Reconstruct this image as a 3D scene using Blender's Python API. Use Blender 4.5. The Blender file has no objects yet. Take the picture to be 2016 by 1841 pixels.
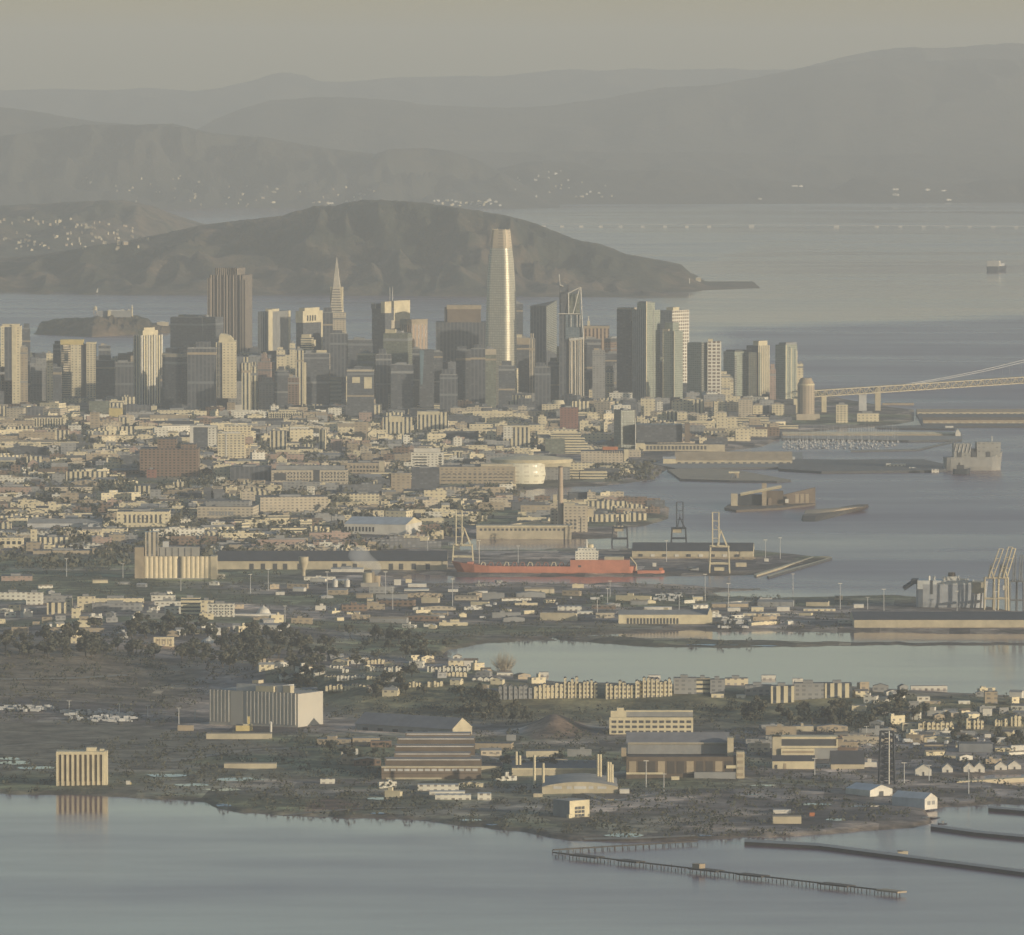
import bpy, bmesh, math, random
import numpy as np
from mathutils import Vector, noise
from mathutils.bvhtree import BVHTree
random.seed(11); RNG = random.Random(5)
SC = bpy.context.scene; COL = SC.collection
rad = math.radians
# ------------------------------------------------------------------ camera model (metres; +Y north, camera 600 m up)
F, CX, CY, CZ, HORIZON = 15467.0, 1008.0, 920.5, 600.0, 161.0
TILT = math.atan((CY - HORIZON) / F)
ct, st = math.cos(TILT), math.sin(TILT)
def ray(px, py):
    a, b = (px - CX) / F, -(py - CY) / F
    return (a, ct + b * st, -st + b * ct)
def G(px, py, z=0.0):
    d = ray(px, py); s = (z - CZ) / d[2]
    return (s * d[0], s * d[1])
def Q(px, py, D):
    d = ray(px, py); s = D / d[1]
    return (s * d[0], CZ + s * d[2])
def proj(x, y, z):
    v = z - CZ
    dep = y * ct - v * st; up = y * st + v * ct
    return (CX + F * x / dep, CY - F * up / dep)
cam = bpy.data.cameras.new("camera"); co = bpy.data.objects.new("camera", cam); COL.objects.link(co)
cam.sensor_width = 36; cam.lens = 36 * F / 2016.0; cam.clip_start = 20; cam.clip_end = 200000
co.location = (0, 0, CZ); co.rotation_euler = (math.pi / 2 - TILT, 0, 0); SC.camera = co

# ------------------------------------------------------------------ light, sky, air
SUN_AZ, SUN_EL = 54.0, 8.0      # azimuth to the right of straight behind the camera
sd = Vector((math.sin(rad(SUN_AZ)) * math.cos(rad(SUN_EL)), -math.cos(rad(SUN_AZ)) * math.cos(rad(SUN_EL)), math.sin(rad(SUN_EL))))
L = bpy.data.lights.new("sun", 'SUN'); L.energy = 4.5; L.angle = rad(0.5); L.color = (1.0, 0.87, 0.66)
lo = bpy.data.objects.new("sun", L); COL.objects.link(lo); lo.rotation_euler = sd.to_track_quat('Z', 'Y').to_euler()
w = bpy.data.worlds.new("World"); SC.world = w; w.use_nodes = True
nt = w.node_tree; nt.nodes.clear()
sky = nt.nodes.new("ShaderNodeTexSky"); sky.sky_type = 'NISHITA'; sky.sun_disc = False
sky.sun_elevation = rad(SUN_EL); sky.sun_rotation = math.atan2(sd.x, sd.y)
sky.altitude = 100; sky.air_density = 1.0; sky.dust_density = 1.0; sky.ozone_density = 1.5
bg = nt.nodes.new("ShaderNodeBackground"); bg.inputs[1].default_value = 0.15
wo = nt.nodes.new("ShaderNodeOutputWorld"); nt.links.new(sky.outputs[0], bg.inputs[0]); nt.links.new(bg.outputs[0], wo.inputs[0])
SC.view_settings.view_transform = 'Standard'; SC.view_settings.look = 'None'
SC.view_settings.exposure = 0.13; SC.view_settings.gamma = 1.0
SC.render.engine = 'CYCLES'
cy = SC.cycles; cy.use_denoising = True; cy.max_bounces = 5; cy.diffuse_bounces = 2; cy.glossy_bounces = 2
cy.volume_bounces = 1; cy.transparent_max_bounces = 4; cy.caustics_reflective = False; cy.caustics_refractive = False
cy.use_adaptive_sampling = False

# ------------------------------------------------------------------ materials
MATS = {}
def newmat(name):
    m = bpy.data.materials.new(name); m.use_nodes = True; m.node_tree.nodes.clear()
    n = m.node_tree.nodes; out = n.new("ShaderNodeOutputMaterial"); b = n.new("ShaderNodeBsdfPrincipled")
    m.node_tree.links.new(b.outputs[0], out.inputs[0]); return m, n, m.node_tree.links, b
def mth(n, l, op, a, b=None, c=None):
    k = n.new("ShaderNodeMath"); k.operation = op
    for i, v in enumerate((a, b, c)):
        if v is None: continue
        if isinstance(v, (int, float)): k.inputs[i].default_value = v
        else: l.new(v, k.inputs[i])
    return k.outputs[0]
def mixc(n, l, f, a, b):
    k = n.new("ShaderNodeMix"); k.data_type = 'RGBA'
    for i, v in ((0, f), (6, a), (7, b)):
        if isinstance(v, (int, float)): k.inputs[i].default_value = v
        elif isinstance(v, tuple): k.inputs[i].default_value = (*v, 1.0) if len(v) == 3 else v
        else: l.new(v, k.inputs[i])
    return k.outputs[2]
def noisen(n, l, vec, scale, detail=3, rough=0.55, mapscale=None):
    if mapscale:
        mp = n.new("ShaderNodeMapping"); mp.inputs[3].default_value = mapscale; l.new(vec, mp.inputs[0]); vec = mp.outputs[0]
    t = n.new("ShaderNodeTexNoise"); t.inputs["Scale"].default_value = scale; t.inputs["Detail"].default_value = detail
    t.inputs["Roughness"].default_value = rough; l.new(vec, t.inputs["Vector"]); return t.outputs[0]
def ramp(n, l, f, lo_, hi_):
    r = n.new("ShaderNodeMapRange"); r.inputs[1].default_value = lo_; r.inputs[2].default_value = hi_; r.clamp = True
    l.new(f, r.inputs[0]); return r.outputs[0]
def paint(name, col, rough=0.8, metal=0.0, wear=0.35, scale=0.08):
    """plain weathered surface: colour broken by soft stains in metres"""
    if name in MATS: return MATS[name]
    m, n, l, b = newmat(name)
    tc = n.new("ShaderNodeTexCoord")
    f = ramp(n, l, noisen(n, l, tc.outputs["Object"], scale, 5, 0.65), 0.3, 0.75)
    dark = tuple(c * (1 - wear) for c in col)
    l.new(mixc(n, l, f, dark, col), b.inputs["Base Color"])
    b.inputs["Roughness"].default_value = rough; b.inputs["Metallic"].default_value = metal
    MATS[name] = m; return m
def facade(name, wall, glass, bw=4.0, fh=3.6, fx=0.55, fz=0.5, vary=0.6, grough=0.25, gmetal=0.0, wrough=0.8, wmetal=0.0):
    """wall with a grid of windows, laid out in metres along the wall (UV)"""
    if name in MATS: return MATS[name]
    m, n, l, b = newmat(name)
    uv = n.new("ShaderNodeUVMap").outputs[0]; s = n.new("ShaderNodeSeparateXYZ"); l.new(uv, s.inputs[0])
    u = mth(n, l, 'DIVIDE', s.outputs[0], bw); v = mth(n, l, 'DIVIDE', s.outputs[1], fh)
    fu = mth(n, l, 'FRACT', u); fv = mth(n, l, 'FRACT', v)
    a = mth(n, l, 'LESS_THAN', mth(n, l, 'ABSOLUTE', mth(n, l, 'SUBTRACT', fu, 0.5)), fx / 2)
    c = mth(n, l, 'LESS_THAN', mth(n, l, 'ABSOLUTE', mth(n, l, 'SUBTRACT', fv, 0.5)), fz / 2)
    win = mth(n, l, 'MULTIPLY', a, c)
    cmb = n.new("ShaderNodeCombineXYZ"); l.new(mth(n, l, 'FLOOR', u), cmb.inputs[0]); l.new(mth(n, l, 'FLOOR', v), cmb.inputs[1])
    wn = n.new("ShaderNodeTexWhiteNoise"); wn.noise_dimensions = '2D'; l.new(cmb.outputs[0], wn.inputs[0])
    tc = n.new("ShaderNodeTexCoord")
    st_ = ramp(n, l, noisen(n, l, tc.outputs["Object"], 0.045, 5, 0.7), 0.3, 0.72)
    wcol = mixc(n, l, st_, tuple(x * 0.72 for x in wall), wall)
    gl2 = tuple(min(1, x * (1 + vary) + 0.10 * vary) for x in glass)
    gcol = mixc(n, l, mth(n, l, 'POWER', wn.outputs[0], 2.2), glass, gl2)
    l.new(mixc(n, l, win, wcol, gcol), b.inputs["Base Color"])
    l.new(mth(n, l, 'MULTIPLY_ADD', win, grough - wrough, wrough), b.inputs["Roughness"])
    l.new(mth(n, l, 'MULTIPLY_ADD', win, gmetal - wmetal, wmetal), b.inputs["Metallic"])
    MATS[name] = m; return m

# ------------------------------------------------------------------ object helpers
def link(name, data, parent=None):
    o = bpy.data.objects.new(name, data); COL.objects.link(o)
    if parent: o.parent = parent
    return o
def tag(o, label=None, cat=None, group=None, kind=None):
    if label: o["label"] = label
    if cat: o["category"] = cat
    if group: o["group"] = group
    if kind: o["kind"] = kind
    return o
def root(name, loc, label, cat, rz=0.0, group=None):
    o = link(name, None); o.location = loc; o.rotation_euler = (0, 0, rz); o.empty_display_size = 5
    return tag(o, label, cat, group)
class MB:
    """collects solids and links them as one mesh"""
    def __init__(s): s.v = []; s.f = []; s.m = []; s.u = []; s.sm = []
    def face(s, pts, mi=0, uv=None, smooth=False):
        i = len(s.v); s.v += [tuple(p) for p in pts]; s.f.append(tuple(range(i, i + len(pts)))); s.m.append(mi); s.sm.append(smooth)
        s.u += uv if uv else [(p[0], p[1]) for p in pts]
    def prism(s, poly, z0, z1, top=1, wall=0, bottom=False, topz=None, u0=0.0):
        """poly counter-clockwise seen from above; z1 may be a list"""
        n = len(poly); z1s = z1 if isinstance(z1, (list, tuple)) else [z1] * n; u = u0
        for i in range(n):
            p, q = poly[i], poly[(i + 1) % n]; a, c = z1s[i], z1s[(i + 1) % n]
            d = math.hypot(q[0] - p[0], q[1] - p[1])
            s.face([(p[0], p[1], z0), (q[0], q[1], z0), (q[0], q[1], c), (p[0], p[1], a)], wall, [(u, 0), (u + d, 0), (u + d, c - z0), (u, a - z0)])
            u += d
        s.face([(p[0], p[1], z) for p, z in zip(poly, z1s)], top)
        if bottom: s.face([(p[0], p[1], z0) for p in reversed(poly)], wall)
        return s
    def box(s, x0, x1, y0, y1, z0, z1, top=1, wall=0, bottom=True):
        return s.prism([(x0, y0), (x1, y0), (x1, y1), (x0, y1)], z0, z1, top, wall, bottom)
    def taper(s, a, b, z0, z1, top=0, wall=0):
        """frustum between two footprints"""
        n = len(a); u = 0
        for i in range(n):
            j = (i + 1) % n; d = math.hypot(a[j][0] - a[i][0], a[j][1] - a[i][1])
            s.face([(*a[i], z0), (*a[j], z0), (*b[j], z1), (*b[i], z1)], wall, [(u, 0), (u + d, 0), (u + d, z1 - z0), (u, z1 - z0)]); u += d
        s.face([(*p, z1) for p in b], top); return s
    def gable(s, x0, x1, y0, y1, z0, z1, axis='x', over=0.0, roof=0, end=1):
        """pitched roof solid with ridge along axis"""
        if axis == 'x':
            ym = (y0 + y1) / 2; a = (x0 - over, x1 + over)
            s.face([(a[0], y0, z0), (a[1], y0, z0), (a[1], ym, z1), (a[0], ym, z1)], roof)
            s.face([(a[1], y1, z0), (a[0], y1, z0), (a[0], ym, z1), (a[1], ym, z1)], roof)
            s.face([(x1, y0, z0), (x1, y1, z0), (x1, ym, z1)], end); s.face([(x0, y1, z0), (x0, y0, z0), (x0, ym, z1)], end)
        else:
            xm = (x0 + x1) / 2; a = (y0 - over, y1 + over)
            s.face([(x1, a[0], z0), (x1, a[1], z0), (xm, a[1], z1), (xm, a[0], z1)], roof)
            s.face([(x0, a[1], z0), (x0, a[0], z0), (xm, a[0], z1), (xm, a[1], z1)], roof)
            s.face([(x0, y0, z0), (x1, y0, z0), (xm, y0, z1)], end); s.face([(x1, y1, z0), (x0, y1, z0), (xm, y1, z1)], end)
        s.face([(x0, y0, z0), (x0, y1, z0), (x1, y1, z0), (x1, y0, z0)], roof)
        return s
    def cyl(s, x, y, r0, z0, r1, z1, n=16, cap=True, mi=0, top=0):
        A = [(x + r0 * math.cos(2 * math.pi * i / n), y + r0 * math.sin(2 * math.pi * i / n)) for i in range(n)]
        B = [(x + r1 * math.cos(2 * math.pi * i / n), y + r1 * math.sin(2 * math.pi * i / n)) for i in range(n)]
        u = 0; d = 2 * math.pi * r0 / n
        for i in range(n):
            j = (i + 1) % n
            s.face([(*A[i], z0), (*A[j], z0), (*B[j], z1), (*B[i], z1)], mi, [(u, 0), (u + d, 0), (u + d, z1 - z0), (u, z1 - z0)], True); u += d
        if cap and r1 > 0.01: s.face([(*p, z1) for p in B], top)
        return s
    def bar(s, a, b, r, n=5, mi=0, r2=None):
        a, b = Vector(a), Vector(b); d = (b - a).normalized(); r2 = r if r2 is None else r2
        k = Vector((0, 0, 1)) if abs(d.z) < 0.9 else Vector((1, 0, 0)); e1 = d.cross(k).normalized(); e2 = d.cross(e1)
        P = [a + r * (math.cos(2 * math.pi * i / n) * e1 + math.sin(2 * math.pi * i / n) * e2) for i in range(n)]
        R_ = [b + r2 * (math.cos(2 * math.pi * i / n) * e1 + math.sin(2 * math.pi * i / n) * e2) for i in range(n)]
        for i in range(n):
            j = (i + 1) % n; s.face([P[j], P[i], R_[i], R_[j]], mi)
        s.face(P, mi); s.face(list(reversed(R_)), mi); return s
    def build(s, name, mats, parent=None):
        me = bpy.data.meshes.new(name); me.from_pydata(s.v, [], s.f)
        if not isinstance(mats, (list, tuple)): mats = [mats]
        for m in mats: me.materials.append(m)
        k = len(mats) - 1
        me.polygons.foreach_set("material_index", [min(i, k) for i in s.m])
        me.polygons.foreach_set("use_smooth", s.sm)
        uvl = me.uv_layers.new(name="UVMap"); uvl.data.foreach_set("uv", [c for p in s.u for c in p])
        me.update(); return link(name, me, parent)

# ------------------------------------------------------------------ land: shorelines given as sight-lines to the flat sea, heights in metres
LAND = [
 [(-420,702),(300,708),(1000,712),(1350,722),(1520,738),(1585,758),(1640,780),(1700,793),(1800,806),(1800,830),(1740,838),(1600,850),(1530,866),(1500,880),(1420,890),(1330,903),(1312,925),(1285,945),(1180,958),(1060,962),(1024,968),(1024,984),(1130,986),(1215,981),(1290,988),(1318,1000),(1316,1022),(1270,1036),(1215,1040),(1216,1060),(1150,1062),(930,1061),(905,1076),(905,1084),(1220,1080),(1500,1084),(1590,1094),(1640,1098),(1500,1133),(1390,1136),(900,1137),(820,1131),(780,1140),(860,1150),(1000,1147),(1130,1150),(1230,1147),(1330,1152),(1440,1158),(1515,1162),(1400,1166),(1420,1174),(1540,1178),(1640,1176),(1760,1173),(1850,1180),(1990,1203),(2500,1215),(2500,1256),(2016,1250),(1700,1246),(1340,1243),(1160,1252),(1080,1256),(1100,1262),(1030,1262),(960,1268),(880,1282),(870,1292),(905,1302),(1000,1330),(1100,1345),(1300,1355),(1500,1362),(1800,1372),(2016,1380),(2500,1386),(2500,1590),(2016,1588),(1960,1586),(1880,1592),(1822,1596),(1832,1612),(1838,1624),(1800,1634),(1700,1640),(1600,1648),(1520,1654),(1470,1652),(1400,1656),(1330,1660),(1260,1662),(1170,1659),(1120,1660),(1060,1648),(1030,1640),(900,1627),(840,1619),(780,1615),(680,1614),(560,1608),(470,1602),(430,1594),(416,1589),(400,1582),(320,1577),(240,1572),(110,1568),(0,1566),(-420,1564)],
 [(1085,1253),(1200,1254),(1300,1258),(1450,1262),(1700,1266),(2016,1267),(2500,1268),(2500,1271),(2016,1272),(1700,1272),(1480,1276),(1380,1276),(1290,1275),(1190,1269),(1105,1262)],
]
HOLES = [[(1886,1535),(1960,1528),(2500,1522),(2500,1548),(2016,1552),(1960,1546)]]
def psd(poly, X, Y):
    P = np.array(poly, float); d2 = np.full(X.shape, 1e18); ins = np.zeros(X.shape, bool); n = len(P)
    for i in range(n):
        a, b = P[i], P[(i + 1) % n]; ex, ey = b - a; wx, wy = X - a[0], Y - a[1]
        t = np.clip((wx * ex + wy * ey) / (ex * ex + ey * ey), 0, 1)
        d2 = np.minimum(d2, ((wx - ex * t) * 0.45) ** 2 + (wy - ey * t) ** 2)
        c = ((a[1] > Y) != (b[1] > Y)) & (X < ex * (Y - a[1]) / (ey if abs(ey) > 1e-9 else 1e-9) + a[0]); ins ^= c
    d = np.sqrt(d2); return np.where(ins, d, -d)
def vnoise(X, Y, s, seed=0):
    """cheap smooth value noise on numpy grids"""
    r = np.random.RandomState(seed); T = r.rand(256, 256)
    x, y = X / s, Y / s; xi, yi = np.floor(x).astype(int), np.floor(y).astype(int); fx, fy = x - xi, y - yi
    fx, fy = fx * fx * (3 - 2 * fx), fy * fy * (3 - 2 * fy); g = lambda a, b: T[a % 256, b % 256]
    return (g(xi, yi) * (1 - fx) + g(xi + 1, yi) * fx) * (1 - fy) + (g(xi, yi + 1) * (1 - fx) + g(xi + 1, yi + 1) * fx) * fy
def fbm(X, Y, s, seed=0, o=4):
    return sum(vnoise(X, Y, s / 2 ** k, seed + k) * 0.5 ** k for k in range(o)) / sum(0.5 ** k for k in range(o))
def bump(X, Y, x, y, sx, sy, h): return h * np.exp(-((X - x) / sx) ** 2 - ((Y - y) / sy) ** 2)
ys = np.concatenate([np.arange(1700, 1240, -1.5), np.arange(1240, 696, -1.7)]); xs = np.arange(-430, 2480, 6.0)
XD, YD = np.meshgrid(xs, ys)
wob = (fbm(XD, YD * 2.2, 34, 3) - 0.5) * 9
SDL = np.maximum.reduce([psd(p, XD, YD + wob * 0.55) for p in LAND])
for h in HOLES: SDL = np.minimum(SDL, -psd(h, XD, YD))
base = np.clip(SDL * 0.62, -3.0, 2.4)
inl = np.clip(SDL / 16.0, 0, 1); inl = inl * inl * (3 - 2 * inl)
H = np.zeros_like(base)
# Y offsets: hill crests stand nearer than where they appear
crest = np.interp(XD[0], [-430, 300, 560, 700, 900, 1100, 1300, 1500, 1700, 1900, 2480], [1330, 1330, 1362, 1384, 1394, 1400, 1402, 1404, 1410, 1414, 1414])[None, :]
hh = np.interp(XD[0], [-430, 250, 480, 640, 900, 1080, 1300, 1500, 1650, 1800, 2016, 2480], [8, 10, 14, 25, 24, 21, 21, 19, 21, 17, 12, 10])[None, :]
dy = YD - crest
prof = np.where(dy > 0, np.exp(-(dy / 21.0) ** 2), np.exp(-(dy / 34.0) ** 2))
H += hh * prof
H += bump(XD, YD, 330, 1262, 330, 42, 13) + bump(XD, YD, -40, 1330, 260, 60, 16)
H += bump(XD, YD, 120, 905, 420, 70, 22) + bump(XD, YD, 460, 980, 260, 60, 9) + bump(XD, YD, 700, 760, 500, 24, 12)
H += bump(XD, YD, 1092, 1447, 46, 11, 15) * (YD < 1500)       # the earth mound
WX, WY = (XD - CX) * (CZ * F / (YD - HORIZON)) / F, CZ * F / (YD - HORIZON)
H += (fbm(WX, WY, 160, 20) - 0.45) * 5 * inl
Z = base + np.maximum(H, -0.6) * inl * (SDL > 0)
Z = np.where(YD > 1690, -3.0, Z)
# land cover (what the ground itself is made of)
C = np.zeros(XD.shape + (3,))
def lay(col, mask): 
    m_ = np.clip(mask, 0, 1)[..., None]; C[:] = C * (1 - m_) + np.array(col) * m_
n1 = fbm(WX, WY, 120, 31); n2 = fbm(WX, WY, 45, 41); n3 = fbm(WX * 0.5, WY, 260, 51)
C[:] = (0.085, 0.082, 0.072)
lay((0.16, 0.145, 0.115), (n2 - 0.52) * 7 * 0.8); lay((0.045, 0.046, 0.045), (n1 - 0.56) * 8)
lay((0.062, 0.075, 0.040), (n3 - 0.55) * 8)
veg = np.exp(-((YD - crest - 14) / 20) ** 2) * (XD > 520)
lay((0.085, 0.088, 0.048), veg * 1.25); lay((0.045, 0.055, 0.034), veg * (n2 - 0.5) * 9)
fld = psd([(-430,1430),(200,1420),(330,1432),(560,1470),(620,1500),(420,1500),(330,1530),(-430,1545)], XD, YD) / 12 + (n2 - 0.5) * 1.4
lay((0.060, 0.062, 0.046), fld)
lay((0.070, 0.066, 0.047), psd([(-430,1300),(180,1300),(420,1345),(330,1400),(-430,1400)], XD, YD) / 10 + (n2 - 0.5) * 2)
lay((0.16, 0.12, 0.072), psd([(225,1312),(270,1298),(400,1294),(430,1300),(300,1316)], XD, YD + wob) / 5)
lay((0.08, 0.064, 0.045), psd([(1020,1452),(1050,1430),(1100,1422),(1150,1432),(1175,1456),(1130,1468),(1050,1468)], XD, YD) / 7)
lay((0.085, 0.063, 0.045), psd([(590,1612),(600,1588),(650,1578),(720,1590),(720,1606)], XD, YD + wob) / 6)
lay((0.04, 0.042, 0.042), psd([(700,1185),(940,1165),(1180,1178),(1140,1205),(800,1215)], XD, YD + wob) / 7)
lay((0.055, 0.054, 0.052), psd([(1240,1128),(1560,1090),(1600,1096),(1500,1130),(1250,1134)], XD, YD) / 6)
C[:] = C * np.array([2.75, 2.35, 2.3])
lay((0.16, 0.125, 0.09), np.exp(-((SDL - 1.5) / 2.2) ** 2) * 0.8)
ridx = np.arange(len(ys) * len(xs)).reshape(len(ys), len(xs))
keep = (Z[:-1, :-1] > -2.9) | (Z[1:, :-1] > -2.9) | (Z[:-1, 1:] > -2.9) | (Z[1:, 1:] > -2.9)
q = np.stack([ridx[:-1, :-1], ridx[:-1, 1:], ridx[1:, 1:], ridx[1:, :-1]], -1)[keep]
me = bpy.data.meshes.new("ground"); VV = np.stack([WX, WY, Z], -1).reshape(-1, 3)
me.from_pydata(VV.tolist(), [], q.tolist())
at = me.color_attributes.new("cover", 'FLOAT_COLOR', 'POINT')
at.data.foreach_set("color", np.concatenate([C.reshape(-1, 3), np.clip(1 - np.maximum(veg, np.clip(fld, 0, 1)) - np.clip(H - 4, 0, 8) / 8, 0, 1).reshape(-1, 1)], 1).ravel())
me.polygons.foreach_set("use_smooth", [True] * len(me.polygons)); me.update()
gm, n, l, b = newmat("mixed_ground")
vc = n.new("ShaderNodeVertexColor"); vc.layer_name = "cover"; geo = n.new("ShaderNodeNewGeometry")
nz = noisen(n, l, geo.outputs["Position"], 0.03, 8, 0.72)
nz2 = noisen(n, l, geo.outputs["Position"], 0.11, 4, 0.7)
vm = n.new("ShaderNodeVectorMath"); vm.operation = 'SCALE'; l.new(vc.outputs[0], vm.inputs[0])
l.new(mth(n, l, 'MULTIPLY', mth(n, l, 'MULTIPLY_ADD', ramp(n, l, nz, 0.36, 0.64), 0.9, 0.25), mth(n, l, 'MULTIPLY_ADD', nz2, 1.5, 0.55)), vm.inputs[3])
vo = n.new("ShaderNodeTexVoronoi"); vo.distance = 'CHEBYCHEV'; vo.inputs["Scale"].default_value = 1.0; vo.inputs["Randomness"].default_value = 0.75
mpv = n.new("ShaderNodeMapping"); mpv.inputs[3].default_value = (1 / 42.0, 1 / 75.0, 0.0); mpv.inputs[2].default_value = (0, 0, 0.12); l.new(geo.outputs["Position"], mpv.inputs[0]); l.new(mpv.outputs[0], vo.inputs["Vector"])
vsep = n.new("ShaderNodeSeparateColor"); l.new(vo.outputs["Color"], vsep.inputs[0])
lot = mth(n, l, 'MULTIPLY_ADD', mth(n, l, 'POWER', vsep.outputs[0], 2.0), 1.25, 0.55)
lotmix = mth(n, l, 'MULTIPLY_ADD', vc.outputs["Alpha"], mth(n, l, 'SUBTRACT', lot, 1.0), 1.0)
vm2 = n.new("ShaderNodeVectorMath"); vm2.operation = 'SCALE'; l.new(vm.outputs[0], vm2.inputs[0]); l.new(lotmix, vm2.inputs[3])
spk = mth(n, l, 'MAXIMUM', ramp(n, l, noisen(n, l, geo.outputs["Position"], 0.022, 9, 0.85), 0.635, 0.69), ramp(n, l, noisen(n, l, geo.outputs["Position"], 0.09, 5, 0.8), 0.64, 0.70))
l.new(mixc(n, l, mth(n, l, 'MULTIPLY', spk, 0.7), vm2.outputs[0], (0.27, 0.255, 0.22)), b.inputs["Base Color"]); b.inputs["Roughness"].default_value = 0.95
bp = n.new("ShaderNodeBump"); bp.inputs["Strength"].default_value = 0.9; bp.inputs["Distance"].default_value = 4.0; l.new(nz, bp.inputs["Height"]); l.new(bp.outputs[0], b.inputs["Normal"])
me.materials.append(gm); tag(link("ground", me), kind="structure")
BV = [BVHTree.FromPolygons(VV.tolist(), q.tolist())]

# ------------------------------------------------------------------ far hills
hm, n, l, b = newmat("hill_cover")
geo = n.new("ShaderNodeNewGeometry"); pos = geo.outputs["Position"]
g1 = ramp(n, l, noisen(n, l, pos, 0.0022, 9, 0.68), 0.44, 0.58); g2 = ramp(n, l, noisen(n, l, pos, 0.010, 8, 0.75), 0.38, 0.62)
c1 = mixc(n, l, g2, (0.026, 0.034, 0.023), (0.072, 0.072, 0.046)); c2 = mixc(n, l, g2, (0.085, 0.066, 0.044), (0.25, 0.178, 0.112))
l.new(mixc(n, l, g1, c1, c2), b.inputs["Base Color"]); b.inputs["Roughness"].default_value = 1.0
bp = n.new("ShaderNodeBump"); bp.inputs["Strength"].default_value = 1.0; bp.inputs["Distance"].default_value = 40.0
l.new(noisen(n, l, pos, 0.009, 9, 0.72), bp.inputs["Height"]); l.new(bp.outputs[0], b.inputs["Normal"])
hm2, n, l, b = newmat("far_hill_cover"); geo = n.new("ShaderNodeNewGeometry")
l.new(mixc(n, l, ramp(n, l, noisen(n, l, geo.outputs["Position"], 0.0016, 9, 0.7), 0.4, 0.62), (0.016, 0.022, 0.016), (0.062, 0.054, 0.036)), b.inputs["Base Color"]); b.inputs["Roughness"].default_value = 1.0
bp = n.new("ShaderNodeBump"); bp.inputs["Distance"].default_value = 50.0; l.new(noisen(n, l, geo.outputs["Position"], 0.006, 8, 0.7), bp.inputs["Height"]); l.new(bp.outputs[0], b.inputs["Normal"])
def hills(sky_pts, Dp, depth, front_y=None, Dfront=None, spur=0.3, fscale=900.0, seed=0, rough=0.012, step=5, shape=0.75):
    """rolling land whose crest stands Dp away; spurs and gullies run down to the near shore"""
    sx = [p[0] for p in sky_pts]; sy = [p[1] for p in sky_pts]
    cols = np.arange(sx[0], sx[-1] + 1, step); nr = 46; V = []; ncol = len(cols)
    for c in cols:
        pk = Q(c, float(np.interp(c, sx, sy)), Dp); x = pk[0]; zp = max(pk[1], 1.0)
        zp *= 1 + rough * (noise.noise(Vector((x * 0.004, seed, 3))) + 0.6 * noise.noise(Vector((x * 0.016, seed, 9))) + 0.45 * noise.noise(Vector((x * 0.055, seed, 5))))
        yf = G(c, float(np.interp(c, [p[0] for p in front_y], [p[1] for p in front_y])))[1] if front_y else Dfront
        for r in range(nr):
            t = r / (nr - 1) * 1.35
            y = yf + (Dp - yf) * min(t, 1) if t <= 1 else Dp + depth * (t - 1) / 0.35
            if t <= 1:
                s_ = (t * t * (3 - 2 * t)) ** shape
                wx = 140 * noise.noise(Vector((x / 700, y / 700, seed + 5)))
                k = noise.hetero_terrain(Vector(((x + wx) / fscale, y / (fscale * 2.1), seed)), 0.9, 2.1, 5, 0.55)
                rd = 1 - abs(noise.noise(Vector(((x + wx) / fscale * 1.6, y / (fscale * 1.3), seed + 7)))) * 2
                m_ = 4 * t * (1 - t)
                rd2 = 1 - abs(noise.noise(Vector(((x + wx * 1.4) / fscale * 4.3, y / (fscale * .7), seed + 3)))) * 2
                z = zp * (s_ + spur * m_ * (0.38 * (rd - 0.45) + 0.24 * (rd2 - 0.45) + 0.30 * (k - 0.75)))
                z = min(z, CZ - (CZ - zp) * y / Dp - 6 * (1 - t))
                if t == 0: z = -2
            else: z = zp * max(0.0, 1 - ((t - 1) / 0.35) ** 1.5) - 2
            V.append((x, y, max(z, -2)))
    Fq = [(i * nr + r, (i + 1) * nr + r, (i + 1) * nr + r + 1, i * nr + r + 1) for i in range(ncol - 1) for r in range(nr - 1)]
    me = bpy.data.meshes.new("hills"); me.from_pydata(V, [], Fq); me.materials.append(hm if seed in (8, 9, 10) else hm2)
    me.polygons.foreach_set("use_smooth", [True] * len(me.polygons)); me.update()
    tag(link("hills", me), kind="structure"); BV.append(BVHTree.FromPolygons(V, Fq))
hills([(-300,176),(0,178),(120,175),(240,178),(290,172),(380,180),(450,172),(500,160),(545,146),(570,143),(600,148),(630,160),(680,162),(740,155),(850,150),(920,150),(1000,148),(1080,139),(1130,136),(1180,140),(1240,134),(1290,138),(1350,137),(1420,134),(1480,138),(1560,136),(1700,130),(2300,120)], 63000, 2500, Dfront=57500, spur=.35, fscale=1500, seed=1, step=8)
hills([(1500,150),(1600,128),(1660,112),(1720,100),(1780,93),(1860,95),(1920,88),(2016,86),(2300,80)], 53500, 2500, Dfront=50500, spur=.35, fscale=1500, seed=2, step=8)
hills([(380,262),(430,235),(480,215),(540,196),(620,191),(700,192),(780,197),(840,207),(920,210),(1000,212),(1100,207),(1200,192),(1250,182),(1300,172),(1400,168),(1450,160),(1500,150),(1560,138),(1620,129),(1680,118),(1740,116),(1800,120),(1900,117),(2016,115),(2300,108)], 49500, 3500, Dfront=45500, spur=.35, fscale=1600, seed=3, step=6)
hills([(-300,200),(0,209),(60,218),(130,230),(200,240),(300,250),(420,262),(520,290),(600,340)], 44000, 2000, Dfront=41500, spur=.3, fscale=1200, seed=4)
hills([(760,300),(880,295),(1000,300),(1120,297),(1250,301),(1400,299),(1500,303),(1640,306),(1800,303),(2016,310),(2300,306)], 43800, 1500, Dfront=42000, spur=.3, fscale=700, seed=5)
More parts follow.
